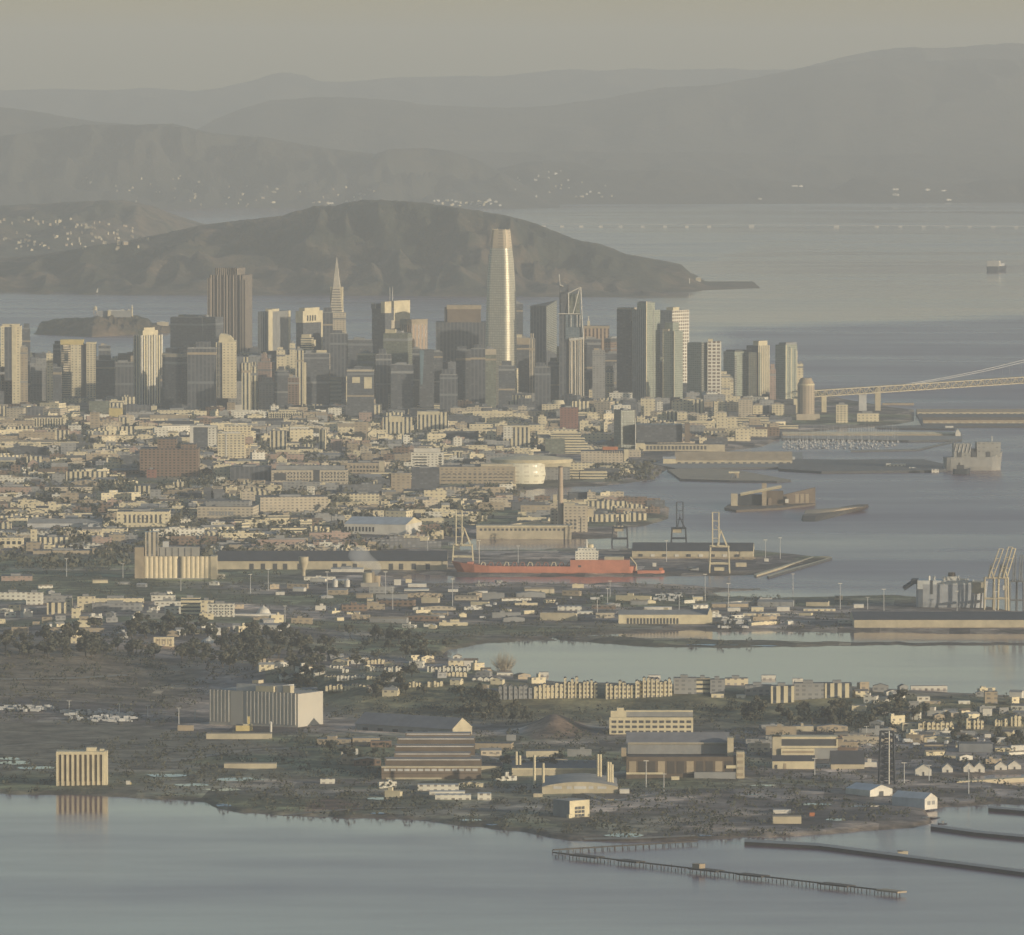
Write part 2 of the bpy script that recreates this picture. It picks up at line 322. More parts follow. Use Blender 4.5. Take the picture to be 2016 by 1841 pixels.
hills([(900,350),(960,335),(990,330),(1040,318),(1080,316),(1130,320),(1180,334),(1250,336),(1300,334),(1400,345),(1500,352),(1600,362),(1640,374),(1680,350),(1720,345),(1770,348),(1830,360),(1900,362),(1940,352),(2016,350),(2300,345)], 40200, 1500, front_y=[(900,403),(1300,402),(1640,401),(2016,399),(2300,398)], spur=.4, fscale=500, seed=6)
hills([(-300,275),(0,268),(60,262),(100,252),(180,246),(260,244),(340,244),(420,262),(520,270),(600,285),(740,303),(770,293),(830,291),(880,296),(940,315),(990,340),(1050,375),(1100,408)], 39000, 2000, front_y=[(-300,410),(560,410),(900,412),(1130,410)], spur=.95, fscale=480, seed=7)
hills([(-300,400),(0,405),(100,400),(180,396),(240,393),(300,405),(350,425),(400,440),(480,456),(560,470),(640,490)], 29500, 1200, front_y=[(-300,520),(300,505),(640,492)], spur=.8, fscale=420, seed=8)
hills([(-300,520),(-100,515),(60,505),(150,490),(240,478),(300,465),(400,443),(480,432),(560,425),(620,408),(680,398),(720,393),(780,395),(850,400),(920,412),(1000,425),(1060,440),(1130,470),(1180,480),(1230,500),(1300,512),(1340,520),(1362,540),(1385,553),(1430,557),(1482,563)], 23600, 1200, front_y=[(-300,582),(0,580),(560,581),(900,584),(1250,586),(1370,572),(1484,568)], spur=.7, fscale=300, seed=9, rough=.03, step=3)
hills([(76,656),(84,634),(110,630),(150,626),(190,622),(240,618),(272,622),(292,628),(300,636),(330,638),(352,648)], 18900, 250, front_y=[(76,658),(200,664),(352,654)], spur=.6, fscale=60, seed=10, rough=.22, step=1, shape=.35)

# ------------------------------------------------------------------ water
wm, n, l, b = newmat("bay_water")
geo = n.new("ShaderNodeNewGeometry"); pos = geo.outputs["Position"]
at = n.new("ShaderNodeAttribute"); at.attribute_name = "wind"
streak = noisen(n, l, pos, 1.0, 4, 0.6, (0.00035, 0.0016, 1)); streak2 = noisen(n, l, pos, 1.0, 5, 0.65, (0.0015, 0.004, 1))
wind = mth(n, l, 'ADD', at.outputs["Fac"], mth(n, l, 'ADD', mth(n, l, 'MULTIPLY_ADD', streak, 1.1, -0.55), mth(n, l, 'MULTIPLY_ADD', streak2, 0.8, -0.4)))
b.inputs["Base Color"].default_value = (0.165, 0.085, 0.115, 1); b.inputs["IOR"].default_value = 1.33
mr = n.new("ShaderNodeMapRange"); l.new(wind, mr.inputs[0]); mr.inputs[3].default_value = 0.05; mr.inputs[4].default_value = 0.42; l.new(mr.outputs[0], b.inputs["Roughness"])
bp = n.new("ShaderNodeBump"); bp.inputs["Strength"].default_value = 0.12; bp.inputs["Distance"].default_value = 0.6
l.new(noisen(n, l, pos, 0.05, 6, 0.65), bp.inputs["Height"]); l.new(bp.outputs[0], b.inputs["Normal"])
Y0, Y1 = -1000.0, 66500.0
yv = [Y0, 1000, 3000, 4500] + [CZ * F / (p - HORIZON) for p in np.arange(1900, 330, -7.0)] + [Y1]
xv = np.concatenate([[-15500, -6000], np.arange(-3600, 3601, 90), [6000, 15500]])
WXg, WYg = np.meshgrid(xv, yv); PX = CX + WXg / np.maximum(WYg, 1) * F; PY = HORIZON + CZ * F / np.maximum(WYg, 4200)
wd = np.full(PX.shape, 0.35)
def wset(v, poly, soft=14): 
    global wd
    m_ = np.clip(psd(poly, PX, PY) / soft + 0.5, 0, 1); wd = wd * (1 - m_) + v * m_
wset(0.36, [(-9000,1600),(9000,1680),(9000,1000000),(-9000,1000000)], 30)
wset(0.12, [(-900,1560),(400,1572),(1000,1630),(1010,1660),(700,1640),(300,1606),(-900,1594)], 12)
wset(0.30, [(1080,1650),(2600,1560),(2600,1760),(1800,1760),(1500,1700)], 14)
wset(0.10, [(860,1240),(2600,1230),(2600,1400),(860,1400)], 10)
wset(0.62, [(1200,900),(2600,800),(2600,1230),(1500,1170),(1330,1140)], 20)
wset(0.75, [(1380,640),(1700,628),(2600,600),(2600,810),(1700,810),(1500,760)], 20)
wset(0.12, [(1230,560),(1500,480),(2600,500),(2600,590),(1900,625),(1500,642),(1250,640)], 16)
wset(0.25, [(900,405),(2600,405),(2600,470),(1300,470)], 12)
wset(0.55, [(-900,575),(1300,590),(1300,720),(-900,720)], 12)
nx = len(xv); WI = np.arange(WXg.size).reshape(WXg.shape)
wq = np.stack([WI[:-1, :-1], WI[:-1, 1:], WI[1:, 1:], WI[1:, :-1]], -1).reshape(-1, 4)
me = bpy.data.meshes.new("water"); me.from_pydata(np.stack([WXg, WYg, np.zeros_like(WXg)], -1).reshape(-1, 3).tolist(), [], wq.tolist())
a_ = me.attributes.new("wind", 'FLOAT', 'POINT'); a_.data.foreach_set("value", wd.ravel()); me.materials.append(wm); tag(link("water", me), kind="structure")

# ------------------------------------------------------------------ haze
mb = MB().box(-16500, 16500, -1500, 67000, -5, 1050, 0, 0, True)
hz = bpy.data.materials.new("haze_air"); hz.use_nodes = True; hz.node_tree.nodes.clear()
n = hz.node_tree.nodes; pv = n.new("ShaderNodeVolumePrincipled"); ou = n.new("ShaderNodeOutputMaterial"); hz.node_tree.links.new(pv.outputs[0], ou.inputs[1])
pv.inputs["Color"].default_value = (0.635, 0.678, 0.705, 1); pv.inputs["Density"].default_value = 3.3e-5; pv.inputs["Anisotropy"].default_value = 0.0
tag(mb.build("haze", hz), kind="stuff")

def hit(px, py):
    """where the sight-line first meets the ground, a hill or the water"""
    d = Vector(ray(px, py)).normalized(); best = None; o = Vector((0, 0, CZ))
    for t in BV:
        r = t.ray_cast(o, d)
        if r[0] is not None and r[0].z > 0 and (best is None or r[3] < best[1]): best = (r[0], r[3])
    if best is None: g = G(px, py); return Vector((g[0], g[1], 0.0))
    return best[0]
def gz(x, y):
    z = 0.0
    for t in BV:
        r = t.ray_cast(Vector((x, y, 3000)), Vector((0, 0, -1)))
        if r[0] is not None: z = max(z, r[0].z)
    return z
# ================================================================== buildings
FR = {'A':(0,524.2,.25),'B':(403.2,443.5,.25),'C':(806.5,443.5,.25),'D':(1193.5,524.2,.25),'F':(0,766.1,.25),'g':(403.2,725.8,.25),'c':(806.5,766.1,.25),
 'E':(1209.7,806.5,.25),'R':(806.5,967.7,.25),'S':(0,967.7,.25),'P':(403.2,1048.4,.25),'V':(1532.3,483.9,.2848),'K':(1290.3,1048.4,.36),'H':(0,1290.3,.32),
 'I':(645.2,1290.3,.32),'J':(1129,1330.6,.44),'d':(0,0,1),'L':(0,1129,.32),'M':(564.5,1209.7,.32),'N':(967.7,1290.3,.52),'X':(1693.5,1048.4,.16),'U':(322.6,766.1,.24)}
PROT = []      # what later, lesser buildings must not stand in front of: (x0, x1, ytop, ybottom, distance)
AUTO = []      # things whose label is worked out from their neighbours at the end: (object, x, y, description)
LMK = []       # landmarks that labels may refer to: (phrase, x, y)
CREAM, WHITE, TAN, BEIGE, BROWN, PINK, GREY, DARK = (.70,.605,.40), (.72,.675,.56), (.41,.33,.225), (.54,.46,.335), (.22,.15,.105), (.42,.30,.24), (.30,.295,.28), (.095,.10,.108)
GLW = (.17,.15,.125)
GL, GLB, GLG = (.035,.042,.05), (.10,.13,.15), (.13,.16,.14)
FA = {
 'cream_grid': lambda: facade('cream_grid_wall', CREAM, GLW, 6, 4, .55, .5), 'cream_rib': lambda: facade('cream_ribbed_wall', CREAM, GL, 7, 4, .45, 1),
 'cream_band': lambda: facade('cream_banded_wall', CREAM, GL, 9, 4.2, 1, .42), 'cream': lambda: facade('cream_plain_wall', (.72,.62,.41), GLW, 7, 5, .38, .36, .9),
 'white': lambda: facade('white_plain_wall', WHITE, GLW, 6, 4, .45, .42, .9), 'white_band': lambda: facade('white_banded_wall', WHITE, GL, 8, 4.5, 1, .42),
 'tan': lambda: facade('tan_wall', TAN, GLW, 7, 4.2, .5, .45), 'tan_rib': lambda: facade('tan_ribbed_wall', (.46,.33,.22), (.07,.05,.04), 7.5, 4, .45, 1),
 'beige': lambda: facade('beige_wall', BEIGE, GLW, 6, 4, .5, .42), 'beige_rib': lambda: facade('beige_ribbed_wall', BEIGE, (.09,.09,.085), 5.5, 4, .45, 1),
 'brown': lambda: facade('brown_wall', BROWN, (.03,.03,.03), 6, 4, .5, .5), 'brown_rib': lambda: facade('brown_ribbed_wall', (.30,.25,.195), (.075,.06,.052), 6.3, 4, .46, 1, .2),
 'pink': lambda: facade('pink_wall', PINK, GLW, 6, 4, .45, .4), 'brick': lambda: facade('brick_wall', (.27,.13,.095), (.05,.045,.045), 6, 4, .4, .4),
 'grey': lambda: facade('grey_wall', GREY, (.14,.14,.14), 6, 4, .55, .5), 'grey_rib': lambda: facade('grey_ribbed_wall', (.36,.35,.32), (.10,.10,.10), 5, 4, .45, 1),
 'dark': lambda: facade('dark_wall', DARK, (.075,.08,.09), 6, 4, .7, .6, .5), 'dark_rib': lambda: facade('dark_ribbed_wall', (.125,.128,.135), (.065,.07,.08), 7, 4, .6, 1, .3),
 'olive': lambda: facade('olive_glass_wall', (.19,.19,.15), (.10,.115,.085), 5, 4, .75, .65, .6, .3), 'olive_band': lambda: facade('olive_banded_wall', (.46,.43,.33), (.09,.10,.085), 12, 7.5, 1, .48, .5),
 'blue': lambda: facade('blue_glass_wall', (.16,.19,.21), GLB, 5, 4, .85, .75, .3, .2), 'glass': lambda: facade('green_glass_wall', (.34,.35,.29), (.20,.23,.18), 4.5, 4, .7, .6, .6, .25, .25),
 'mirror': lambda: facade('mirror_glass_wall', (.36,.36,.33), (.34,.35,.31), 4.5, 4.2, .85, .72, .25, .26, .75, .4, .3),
 'white_grid': lambda: facade('white_framed_grid_wall', (.80,.75,.63), (.16,.12,.09), 8, 6.4, .70, .62, .4),
 'ship_grey': lambda: paint('ship_grey_paint', (.33,.32,.29), .6),
}
def FM(k): return FA[k]() if k in FA else PA(k)
PCOL = {'p_cream':(CREAM,.8),'p_white':((.70,.655,.56),.7),'p_tan':(TAN,.85),'p_beige':(BEIGE,.85),'p_brown':((.21,.16,.115),.85),'p_grey':((.30,.30,.29),.8),'p_dark':((.075,.078,.082),.7),
 'p_roof':((.16,.155,.15),.9),'p_palegrey':((.58,.57,.54),.8),'p_lightroof':((.38,.36,.32),.9),'p_darkroof':((.075,.078,.085),.75),'p_yellow':((.66,.52,.22),.7),'p_orange':((.50,.17,.06),.7),'p_red':((.58,.225,.14),.65),
 'p_maroon':((.16,.045,.045),.7),'p_rust':((.15,.115,.083),.9),'p_steel':((.20,.21,.22),.55),'p_navy':((.035,.042,.055),.6),'p_glass':((.045,.05,.055),.2),'p_brickred':((.34,.15,.11),.9),'p_concrete':((.36,.34,.30),.9),'p_sand':((.55,.475,.33),.85), 'p_bluewhite':((.50,.53,.55),.6), 'p_timber':((.085,.075,.065),.95)}
def PA(k):
    c, r = PCOL[k]; return paint(k[2:] + '_paint', c, r)
class Bld:
    def __init__(s, name, label, cat, fr, x0, x1, yt, yb=None, D=None, th=0.0, s_=1.0, dep=None, lm=None, group=None, prot=True, vb=None, gzv=None):
        ox, oy, k = FR[fr]; s.fr = (ox, oy, k); px0, px1, pt = ox + x0 * k, ox + x1 * k, oy + yt * k; pc = (px0 + px1) / 2
        if yb is not None:
            h_ = hit(pc, oy + yb * k); D = h_.y; z0 = h_.z
        else:
            z0 = None
        if yb is None and fr != 'C' and vb is not None and oy + vb * k > 772: D = max(D, CZ * F / (oy + vb * k + 7 - HORIZON))
        elif yb is None and fr == 'D': D += 550
        m = D / F; Wd = (px1 - px0) * m; t = rad(abs(th))
        if th == 0: wd, dp = Wd, (dep or Wd * 0.8)
        else:
            a, b_ = (s_, 1 - s_) if th > 0 else (1 - s_, s_)
            wd, dp = a * Wd / math.cos(t), b_ * Wd / math.sin(t)
            if dep: dp = dep
        ext = (wd * math.sin(t) + dp * math.cos(t)) / 2
        X = Q(pc, pt, D)[0]; Y = D + ext
        if z0 is None: z0 = gz(X, D)
        if gzv is not None: z0 = gzv
        s.zt = Q(pc, pt, D + (ext * .3 if th else 0))[1]; s.D, s.m, s.w, s.d, s.h, s.pc, s.z0 = D, m, wd, dp, s.zt - z0 + 1.5, pc, z0
        s.root = root(name, (X, Y, z0 - 1.5), label, cat, -rad(th), group); s.th = th
        vis = oy + (vb if vb is not None else yb) * k if (vb is not None or yb is not None) else proj(X, D, z0)[1] - 14
        if prot: PROT.append((px0, px1, pt, vis, D))
        if lm: LMK.append((lm, pc, (pt + vis) / 2))
        if label and label.startswith('?'): s.root['label'] = ''; AUTO.append((s.root, pc, (pt + vis) / 2, label[1:]))
    def lx(s, x): return (s.fr[0] + x * s.fr[2] - s.pc) * s.m
    def lz(s, y): return Q(s.pc, s.fr[1] + y * s.fr[2], s.D)[1] - s.z0 + 1.5
    def body(s, mat, roof='p_roof', name='wall', z0=0, z1=None, inset=0.0, par=1.2):
        z1 = s.h if z1 is None else z1; a, b_ = s.w / 2 - inset, s.d / 2 - inset
        mb = MB().box(-a, a, -b_, b_, z0, z1, 1, 0, False); mb.build(name, [FM(mat), PA(roof)], s.root); return s
    def part(s, name, x0, x1, y0, y1, mat, f=0.0, d=None, roof=None, parent=None):
        """box on the front, given by its outline as seen; f metres proud of the front wall, d deep"""
        d = s.d * .8 if d is None else d; fy = -s.d / 2 - f
        return MB().box(s.lx(x0), s.lx(x1), fy, fy + d, s.lz(y1), s.lz(y0)).build(name, [FM(mat), FM(roof or mat)], parent or s.root)
    def rel(s, name, x0, x1, y0, y1, z0, z1, mat, roof=None, parent=None):
        """box in fractions of the footprint; z in metres"""
        return MB().box((x0 - .5) * s.w, (x1 - .5) * s.w, (y0 - .5) * s.d, (y1 - .5) * s.d, z0, z1).build(name, [FM(mat), PA(roof or 'p_roof')], parent or s.root)
    def pent(s, mat='p_beige', hh=5, x0=.25, x1=.7, y0=.25, y1=.75, name='penthouse'):
        s.rel(name, x0, x1, y0, y1, s.h - .3, s.h + hh, mat); return s
    def windows(s, x0, x1, y0, y1, nx, nz, fx=.6, fz=.5, mat='p_glass', name='window'):
        """each window its own part, standing 0.2 m proud of the wall"""
        a, b_, t_, q_ = s.lx(x0), s.lx(x1), s.lz(y0), s.lz(y1); dx, dz = (b_ - a) / nx, (t_ - q_) / nz; fy = -s.d / 2
        mb = MB().box(-dx * fx / 2, dx * fx / 2, -.22, .3, -dz * fz / 2, dz * fz / 2); first = None
        for i in range(nx):
            for j in range(nz):
                if first is None: o = first = mb.build(name, PA(mat), s.root)
                else: o = first.copy(); COL.objects.link(o)
                o.location = (a + (i + .5) * dx, fy, q_ + (j + .5) * dz)
        return s
def T(fr, x0, x1, yt, D, mat, label, name='office_tower', th=0, s_=1.0, vb=None, lm=None, cap=None, pent=None, roof='p_roof', dep=None, cat=None, group=None):
    """plain tower: wall, roof slab, optional cap band and penthouse"""
    cat = cat or ('tower' if 'tower' in name else 'building')
    b_ = Bld(name, label, cat, fr, x0, x1, yt, D=D, th=th, s_=s_, vb=vb, lm=lm, dep=dep, group=group)
    b_.body(mat, roof)
    if cap:
        hh = cap[1] * b_.fr[2] * b_.m; e = .35
        MB().box(-b_.w / 2 - e, b_.w / 2 + e, -b_.d / 2 - e, b_.d / 2 + e, b_.h - hh, b_.h + .4).build('cap_band', [FM(cap[0]), PA('p_roof')], b_.root)
    b_.pent(*(pent or ('p_grey', 4)))
    b_.rel('roof_rim', .03, .97, .03, .06, b_.h, b_.h + 1.4, 'p_grey')
    rt = random.Random(int(x0 * 13 + yt)); e = .18
    if b_.h > 45:
        b_.rel('roof_plant', rt.uniform(.06, .3), rt.uniform(.4, .55), rt.uniform(.1, .3), .5, b_.h - .2, b_.h + rt.uniform(2, 7), rt.choice(('p_grey', 'p_tan', 'p_steel', 'p_beige')))
        for zf in ((.46, .9) if rt.random() < .5 else (.82,)): MB().box(-b_.w/2 - e, b_.w/2 + e, -b_.d/2 - e, b_.d/2 + e, b_.h*zf, b_.h*zf + rt.uniform(2.5, 4.5)).build('plant_floor', PA(rt.choice(('p_steel', 'p_grey', 'p_tan'))), b_.root)
        if rt.random() < .45: b_.rel('setback', rt.uniform(.1, .3), rt.uniform(.65, .95), .1, .85, b_.h - .1, b_.h + rt.uniform(5, 11), mat)
    return b_
# ---------------------------------------------------------------- skyline, left to right
b1 = Bld('apartment_tower', 'cream tower with a dark striped recess at the far left of the skyline', 'tower', 'A', 5, 165, 470, D=14300, vb=785, lm='striped recess tower')
b1.body('cream'); b1.part('recess', 35, 92, 478, 900, 'dark_rib', .3, 2); b1.part('crown', 18, 150, 455, 472, 'p_cream', -2, 20); b1.part('fin', 92, 128, 460, 900, 'p_cream', 1.2, 3)
T('A',168,235,495,14700,'dark','dark slab tower tucked behind the cream recessed tower at far left')
T('A',160,215,640,14100,'tan','short tan block at the right foot of the far left cream tower', 'office_building', vb=745)
T('A',365,415,685,14400,'cream','narrow cream slab standing free before the prison island', 'apartment_tower', vb=780)
T('A',418,474,618,14700,'dark','dark tower close against the left side of the twin cream tower', 'apartment_tower')
b2 = Bld('apartment_tower', 'twin cream tower with wavy balconies on its left side and a dark slot', 'tower', 'A', 475, 752, 600, D=14000, vb=1050, lm='twin cream tower', dep=38)
b2.part('recess', 560, 752, 612, 1100, 'dark_rib', -6, 26); b2.part('wall', 555, 636, 612, 1100, 'cream', 0, 30); b2.part('wall', 680, 752, 602, 1100, 'cream_grid', 0, 30)
zb = b2.lz(1080); mb = MB(); nn = 26
for i in range(nn):
    za, zc = zb + (b2.lz(615) - zb) * i / nn, zb + (b2.lz(615) - zb) * (i + .62) / nn
    k = 3.2 * math.sin(i * .55); x0_, x1_ = b2.lx(478) - k * .4, b2.lx(556)
    mb.prism([(x0_, -b2.d/2 + 1), (x0_ + 6, -b2.d/2 - 2 - k), (x1_ - 4, -b2.d/2 - 2 + k), (x1_, -b2.d/2 + 1), (x1_, b2.d/2 - 6), (x0_, b2.d/2 - 6)], za, zc, 0, 0, True)
mb.build('balconies', PA('p_beige'), b2.root); b2.part('wall', 484, 555, 618, 1100, 'dark', -3, 24)
b2.part('cap_band', 475, 655, 578, 618, 'p_yellow', 1, 34); b2.part('cap_band', 678, 754, 598, 612, 'p_cream', .6, 31)
T('A',775,868,628,15000,'dark_rib','dark tower standing alone between two sunlit cream towers under the prison island')
b3 = Bld('apartment_tower', 'tall cream tower with stepped crown, bright vertical piers and a dark left side', 'tower', 'A', 1050, 1272, 545, D=13900, th=38, s_=.27, vb=1095, lm='stepped crown tower')
b3.th = 0
b3 = b3
b3.body('cream_rib', z1=b3.h); b3.rel('crown', .2, .8, .15, .85, b3.h - 1, b3.h + 9, 'p_cream'); b3.rel('penthouse', .34, .66, .25, .75, b3.h + 8, b3.h + 14, 'p_cream')
for fx_ in (0.0, .33, .62, .97): b3.rel('pier', fx_, fx_ + .03, -.01, .01, 0, b3.h + 1, 'p_white')
for fy_ in (.03, .35, .62, .95): b3.rel('pier', .985, 1.012, fy_, fy_ + .05, 0, b3.h + 1, 'p_white')
T('A',1275,1470,690,14200,'dark','dark mid-rise with a jagged pale roofline beside the stepped crown tower','office_building', cap=('p_beige',26), th=20, s_=.8)
T('A',1475,1700,645,14100,'dark_rib','broad dark slab with one thin sunlit left edge below the dark flat block','office_tower', cap=('p_grey',5))
b4 = T('A',1335,1748,405,14900,'dark','broad dark flat-topped block standing before the brown ribbed skyscraper','office_tower', th=28, s_=.62, lm='broad dark block', roof='p_brown')
# brown ribbed skyscraper with notched top
b5 = Bld('skyscraper', 'tall brown ribbed skyscraper with a notched lower-shouldered top', 'tower', 'A', 1645, 1978, 68, D=15500, th=12, s_=.84, vb=400, lm='brown ribbed skyscraper')
W5, D5, H5 = b5.w, b5.d, b5.h; mb = MB(); P5 = []; nb = 11
for i in range(nb):
    x = -W5/2 + W5 * i / nb; dx = W5 / nb; P5 += [(x, -D5/2), (x + dx*.32, -D5/2 - 2.6), (x + dx*.68, -D5/2 - 2.6)]
P5 += [(W5/2, -D5/2), (W5/2, D5/2), (-W5/2, D5/2)]
MB().prism(P5, 0, H5, 1, 0).build('wall', [FM('brown_rib'), PA('p_brown')], b5.root)
P6 = [(x * .66 - W5*.02, y * .9) for x, y in P5]
MB().prism(P6, H5 - 1, H5 + b5.lz(14) - b5.lz(68), 1, 0).build('crown', [FM('brown_rib'), PA('p_brown')], b5.root)
b5.rel('corner_bay', .88, 1.04, -.06, .4, 0, H5 - 9, 'brown_rib'); b5.rel('corner_bay', -.04, .05, -.06, .4, 0, H5 - 6, 'brown_rib')
b6 = Bld('apartment_tower', 'bright cream tower with a rounded shoulder top and dark left stripe', 'tower', 'A', 1698, 1856, 575, D=14150, vb=930, lm='rounded cream tower')
b6.part('wall', 1750, 1856, 585, 1040, 'cream', 0, 40); b6.part('recess', 1722, 1752, 600, 1040, 'dark_rib', -1.5, 36); b6.part('pier', 1700, 1724, 600, 1040, 'cream_rib', 0, 36)
mb = MB(); pr = [(1722,602),(1726,550),(1738,530),(1776,536),(1812,548),(1832,572),(1846,598)]; pts = [(b6.lx(x), b6.lz(y)) for x, y in pr]; y0_ = -b6.d/2 - .4
mb.face([(x, y0_, z) for x, z in reversed(pts)]); mb.face([(x, y0_ + 34, z) for x, z in pts])
for (xa, za), (xb, zb_) in zip(pts, pts[1:] + pts[:1]): mb.face([(xa, y0_, za), (xb, y0_, zb_), (xb, y0_ + 34, zb_), (xa, y0_ + 34, za)])
mb.build('crown', PA('p_cream'), b6.root)
T('B',290,366,1085,14000,'cream_rib','low cream ribbed building right of the rounded cream tower','office_building', vb=1245)
T('B',366,415,1112,14050,'cream_rib','narrower cream ribbed wing building just left of the pink stepped block','office_building', vb=1245)
b = T('B',415,545,1078,14300,'pink','pinkish stepped masonry block with a central turret','office_building', vb=1240, th=14, s_=.8); b.rel('turret', .25, .6, .2, .7, b.h - 1, b.h + 15, 'pink'); b.rel('turret_cap', .33, .52, .3, .6, b.h + 15, b.h + 18, 'p_tan')
b = Bld('office_tower', 'pale grey ribbed tower with bright cream corner strips in mid skyline', 'tower', 'B', 415, 665, 680, D=15100, th=24, s_=.36, vb=890, lm='pale ribbed tower'); b.body('grey_rib')
b.rel('corner_strip', .96, 1.02, -.03, .16, 0, b.h + 4, 'p_cream'); b.rel('corner_strip', .99, 1.012, .9, 1.0, 0, b.h, 'p_cream'); b.pent('p_cream', 5, .3, .95, .2, .5)  # lit corner painted as cream strips on the grey tower
b = Bld('office_tower', 'dark tower under a bright cream crown pierced by four tall slots', 'tower', 'B', 718, 918, 680, D=14900, th=30, s_=.28, vb=880, lm='slotted crown tower'); b.body('dark')
hc = b.lz(680) - b.lz(768)
b.rel('crown', -.02, 1.02, -.02, 1.02, b.h - hc, b.h + 1, 'p_cream'); b.rel('crown_cap', .12, .9, .12, .9, b.h + 1, b.h + 7, 'p_cream')
for i in range(4): b.rel('slot', 1.0, 1.03, .2 + i*.13, .27 + i*.13, b.h - hc*.85, b.h - hc*.35, 'p_glass')
b.rel('lit_edge_strip', .99, 1.03, .94, 1.02, 0, b.h, 'p_cream')  # sunlit edge painted as a cream strip on the dark wall
b = Bld('office_tower', 'cream stepped tower banded with dark stripes below the slotted crown tower', 'tower', 'B', 755, 855, 885, D=14500, vb=975, th=10, s_=.85); b.body('cream_band'); b.rel('upper_step', .05, .8, .1, .9, b.h, b.h + 6, 'p_cream'); b.rel('side_wing', .8, 1.22, .1, .9, b.h - 16, b.h - 4, 'p_cream')
# pyramid
b = Bld('pyramid_tower', 'pale pyramid skyscraper with a sharp spire and two side wings', 'tower', 'B', 962, 1112, 490, D=15650, th=8, s_=.8, vb=850, lm='pyramid tower')
zt = b.lz(256); hb = b.lz(856) if False else 0
def sq(a): return [(-a, -a), (a, -a), (a, a), (-a, a)]
Rb = 26.0; slope = lambda z: Rb * (1 - z / (zt + 1)) + .25
zs = b.lz(492)
MB().taper(sq(slope(0)), sq(slope(zs)), 0, zs, 1, 0).build('wall', [facade('pyramid_wall', (.66,.58,.44), (.16,.14,.12), 4, 5.2, 1, .42, .4), PA('p_cream')], b.root)
MB().taper(sq(slope(zs) * .98), sq(.5), zs, zt, 0, 0).build('spire', paint('spire_metal', (.60,.54,.43), .55), b.root)
zl = b.lz(685)
for sg in (-1, 1):
    a0, a1 = slope(zl), slope(zs)
    MB().prism([(min(sg*a1*.6, sg*(a0*1.02)), -5), (max(sg*a1*.6, sg*(a0*1.02)), -5), (max(sg*a1*.6, sg*(a0*1.02)), 5), (min(sg*a1*.6, sg*(a0*1.02)), 5)], zl - 20, zs + 1, 0, 0).build('wing', PA('p_cream'), b.root)
T('B',1008,1110,690,15450,'beige','tan office block hiding the foot of the pyramid tower','office_building', vb=850, pent=('p_cream',3))
T('B',925,1008,690,15300,'dark_rib','dark slab rising at the left foot of the pyramid tower')
T('B',565,632,985,14300,'cream','short bright cream tower with a rounded top, right of the pink stepped block','apartment_tower', vb=1150)
T('B',668,712,930,14450,'cream','slim cream shaft with a thin lit left edge, below the slotted crown tower','apartment_tower', vb=1000, pent=('p_white',3))
b = T('B',715,778,985,14200,'cream_rib','cream stepped shaft building with setbacks, left of the dark ornate-topped block','apartment_tower', vb=1190); b.rel('lower_step', .7, 1.35, .1, .9, 0, b.h - 22, 'cream_rib')
T('B',780,978,1010,14350,'dark','dark block with pale ornate rooftop details in mid downtown','office_building', cap=('p_grey',4), pent=('p_pale' if False else 'p_cream',6,.5,.9,.1,.4))
# twin antenna block
b = Bld('skyscraper', 'dark block with notched cream roof pieces and two white antennas', 'tower', 'B', 1315, 1607, 650, D=15000, th=32, s_=.36, vb=760, lm='twin antenna tower'); b.body('dark')
b.rel('corner_tower', -.02, .3, -.02, .4, b.h - 2, b.h + 8, 'dark'); b.rel('corner_tower', .74, 1.02, .35, 1.02, b.h - 26, b.h + 13, 'p_cream'); b.rel('corner_tower', .72, 1.01, -.02, .25, b.h - 10, b.h + 12, 'p_cream'); b.rel('link_wall', .7, 1.015, .25, .98, b.h - 40, b.h - 24, 'p_beige')
for dx in (.66, .86): MB().cyl((dx - .5) * b.w, -.12 * b.d, 1.3, b.h - 5, .35, b.h + 40, 8).build('antenna', PA('p_white'), b.root)
b = Bld('office_tower', 'brown ribbed tower with flat tan top and dark right side', 'tower', 'B', 1535, 1752, 745, D=14700, th=-30, s_=.0 or .25, vb=970, lm='brown flat-top tower'); b.body('tan_rib'); b.rel('cap_band', -.01, 1.01, -.01, 1.01, b.h - 9, b.h + 1, 'p_tan'); b.rel('shade_side', .99, 1.01, .02, 1, 0, b.h - 9.5, 'dark')  # right face darkened by a panel: shade put into the colour
b = T('B',1405,1632,850,14350,'olive','olive glass block with bright cream strip on its roof, below the twin antennas','office_building', vb=1015, th=12, s_=.85); b.rel('sign_band', .08, .5, .0, .2, b.h, b.h + 7, 'p_cream')
T('B',1632,1700,975,14400,'dark','dark glass shaft below the brown flat-top tower')
b = Bld('office_tower', 'dark tower with a pale blue glass wedge down its face', 'tower', 'B', 1690, 1805, 980, D=14300, vb=1260); b.body('dark')
mb = MB(); zt_, zb2 = b.lz(985), b.lz(1255); x0_, x1_, xm = b.lx(1692), b.lx(1728), b.lx(1706)
mb.face([(xm - 1.5, -b.d/2 - .4, zb2), (xm + 2, -b.d/2 - .4, zb2), (x1_, -b.d/2 - .8, zt_), (x0_, -b.d/2 - .8, zt_)]); mb.face([(x0_, -b.d/2, zt_), (x1_, -b.d/2, zt_), (xm + 2, -b.d/2, zb2), (xm - 1.5, -b.d/2, zb2)]); mb.build('glass_wedge', paint('blue_glass', (.18,.25,.29), .15), b.root)
T('B',1200,1358,1010,14400,'olive','olive mid-rise topped by a long cream roof band','office_building', vb=1160, cap=('p_cream',14), th=14, s_=.85)
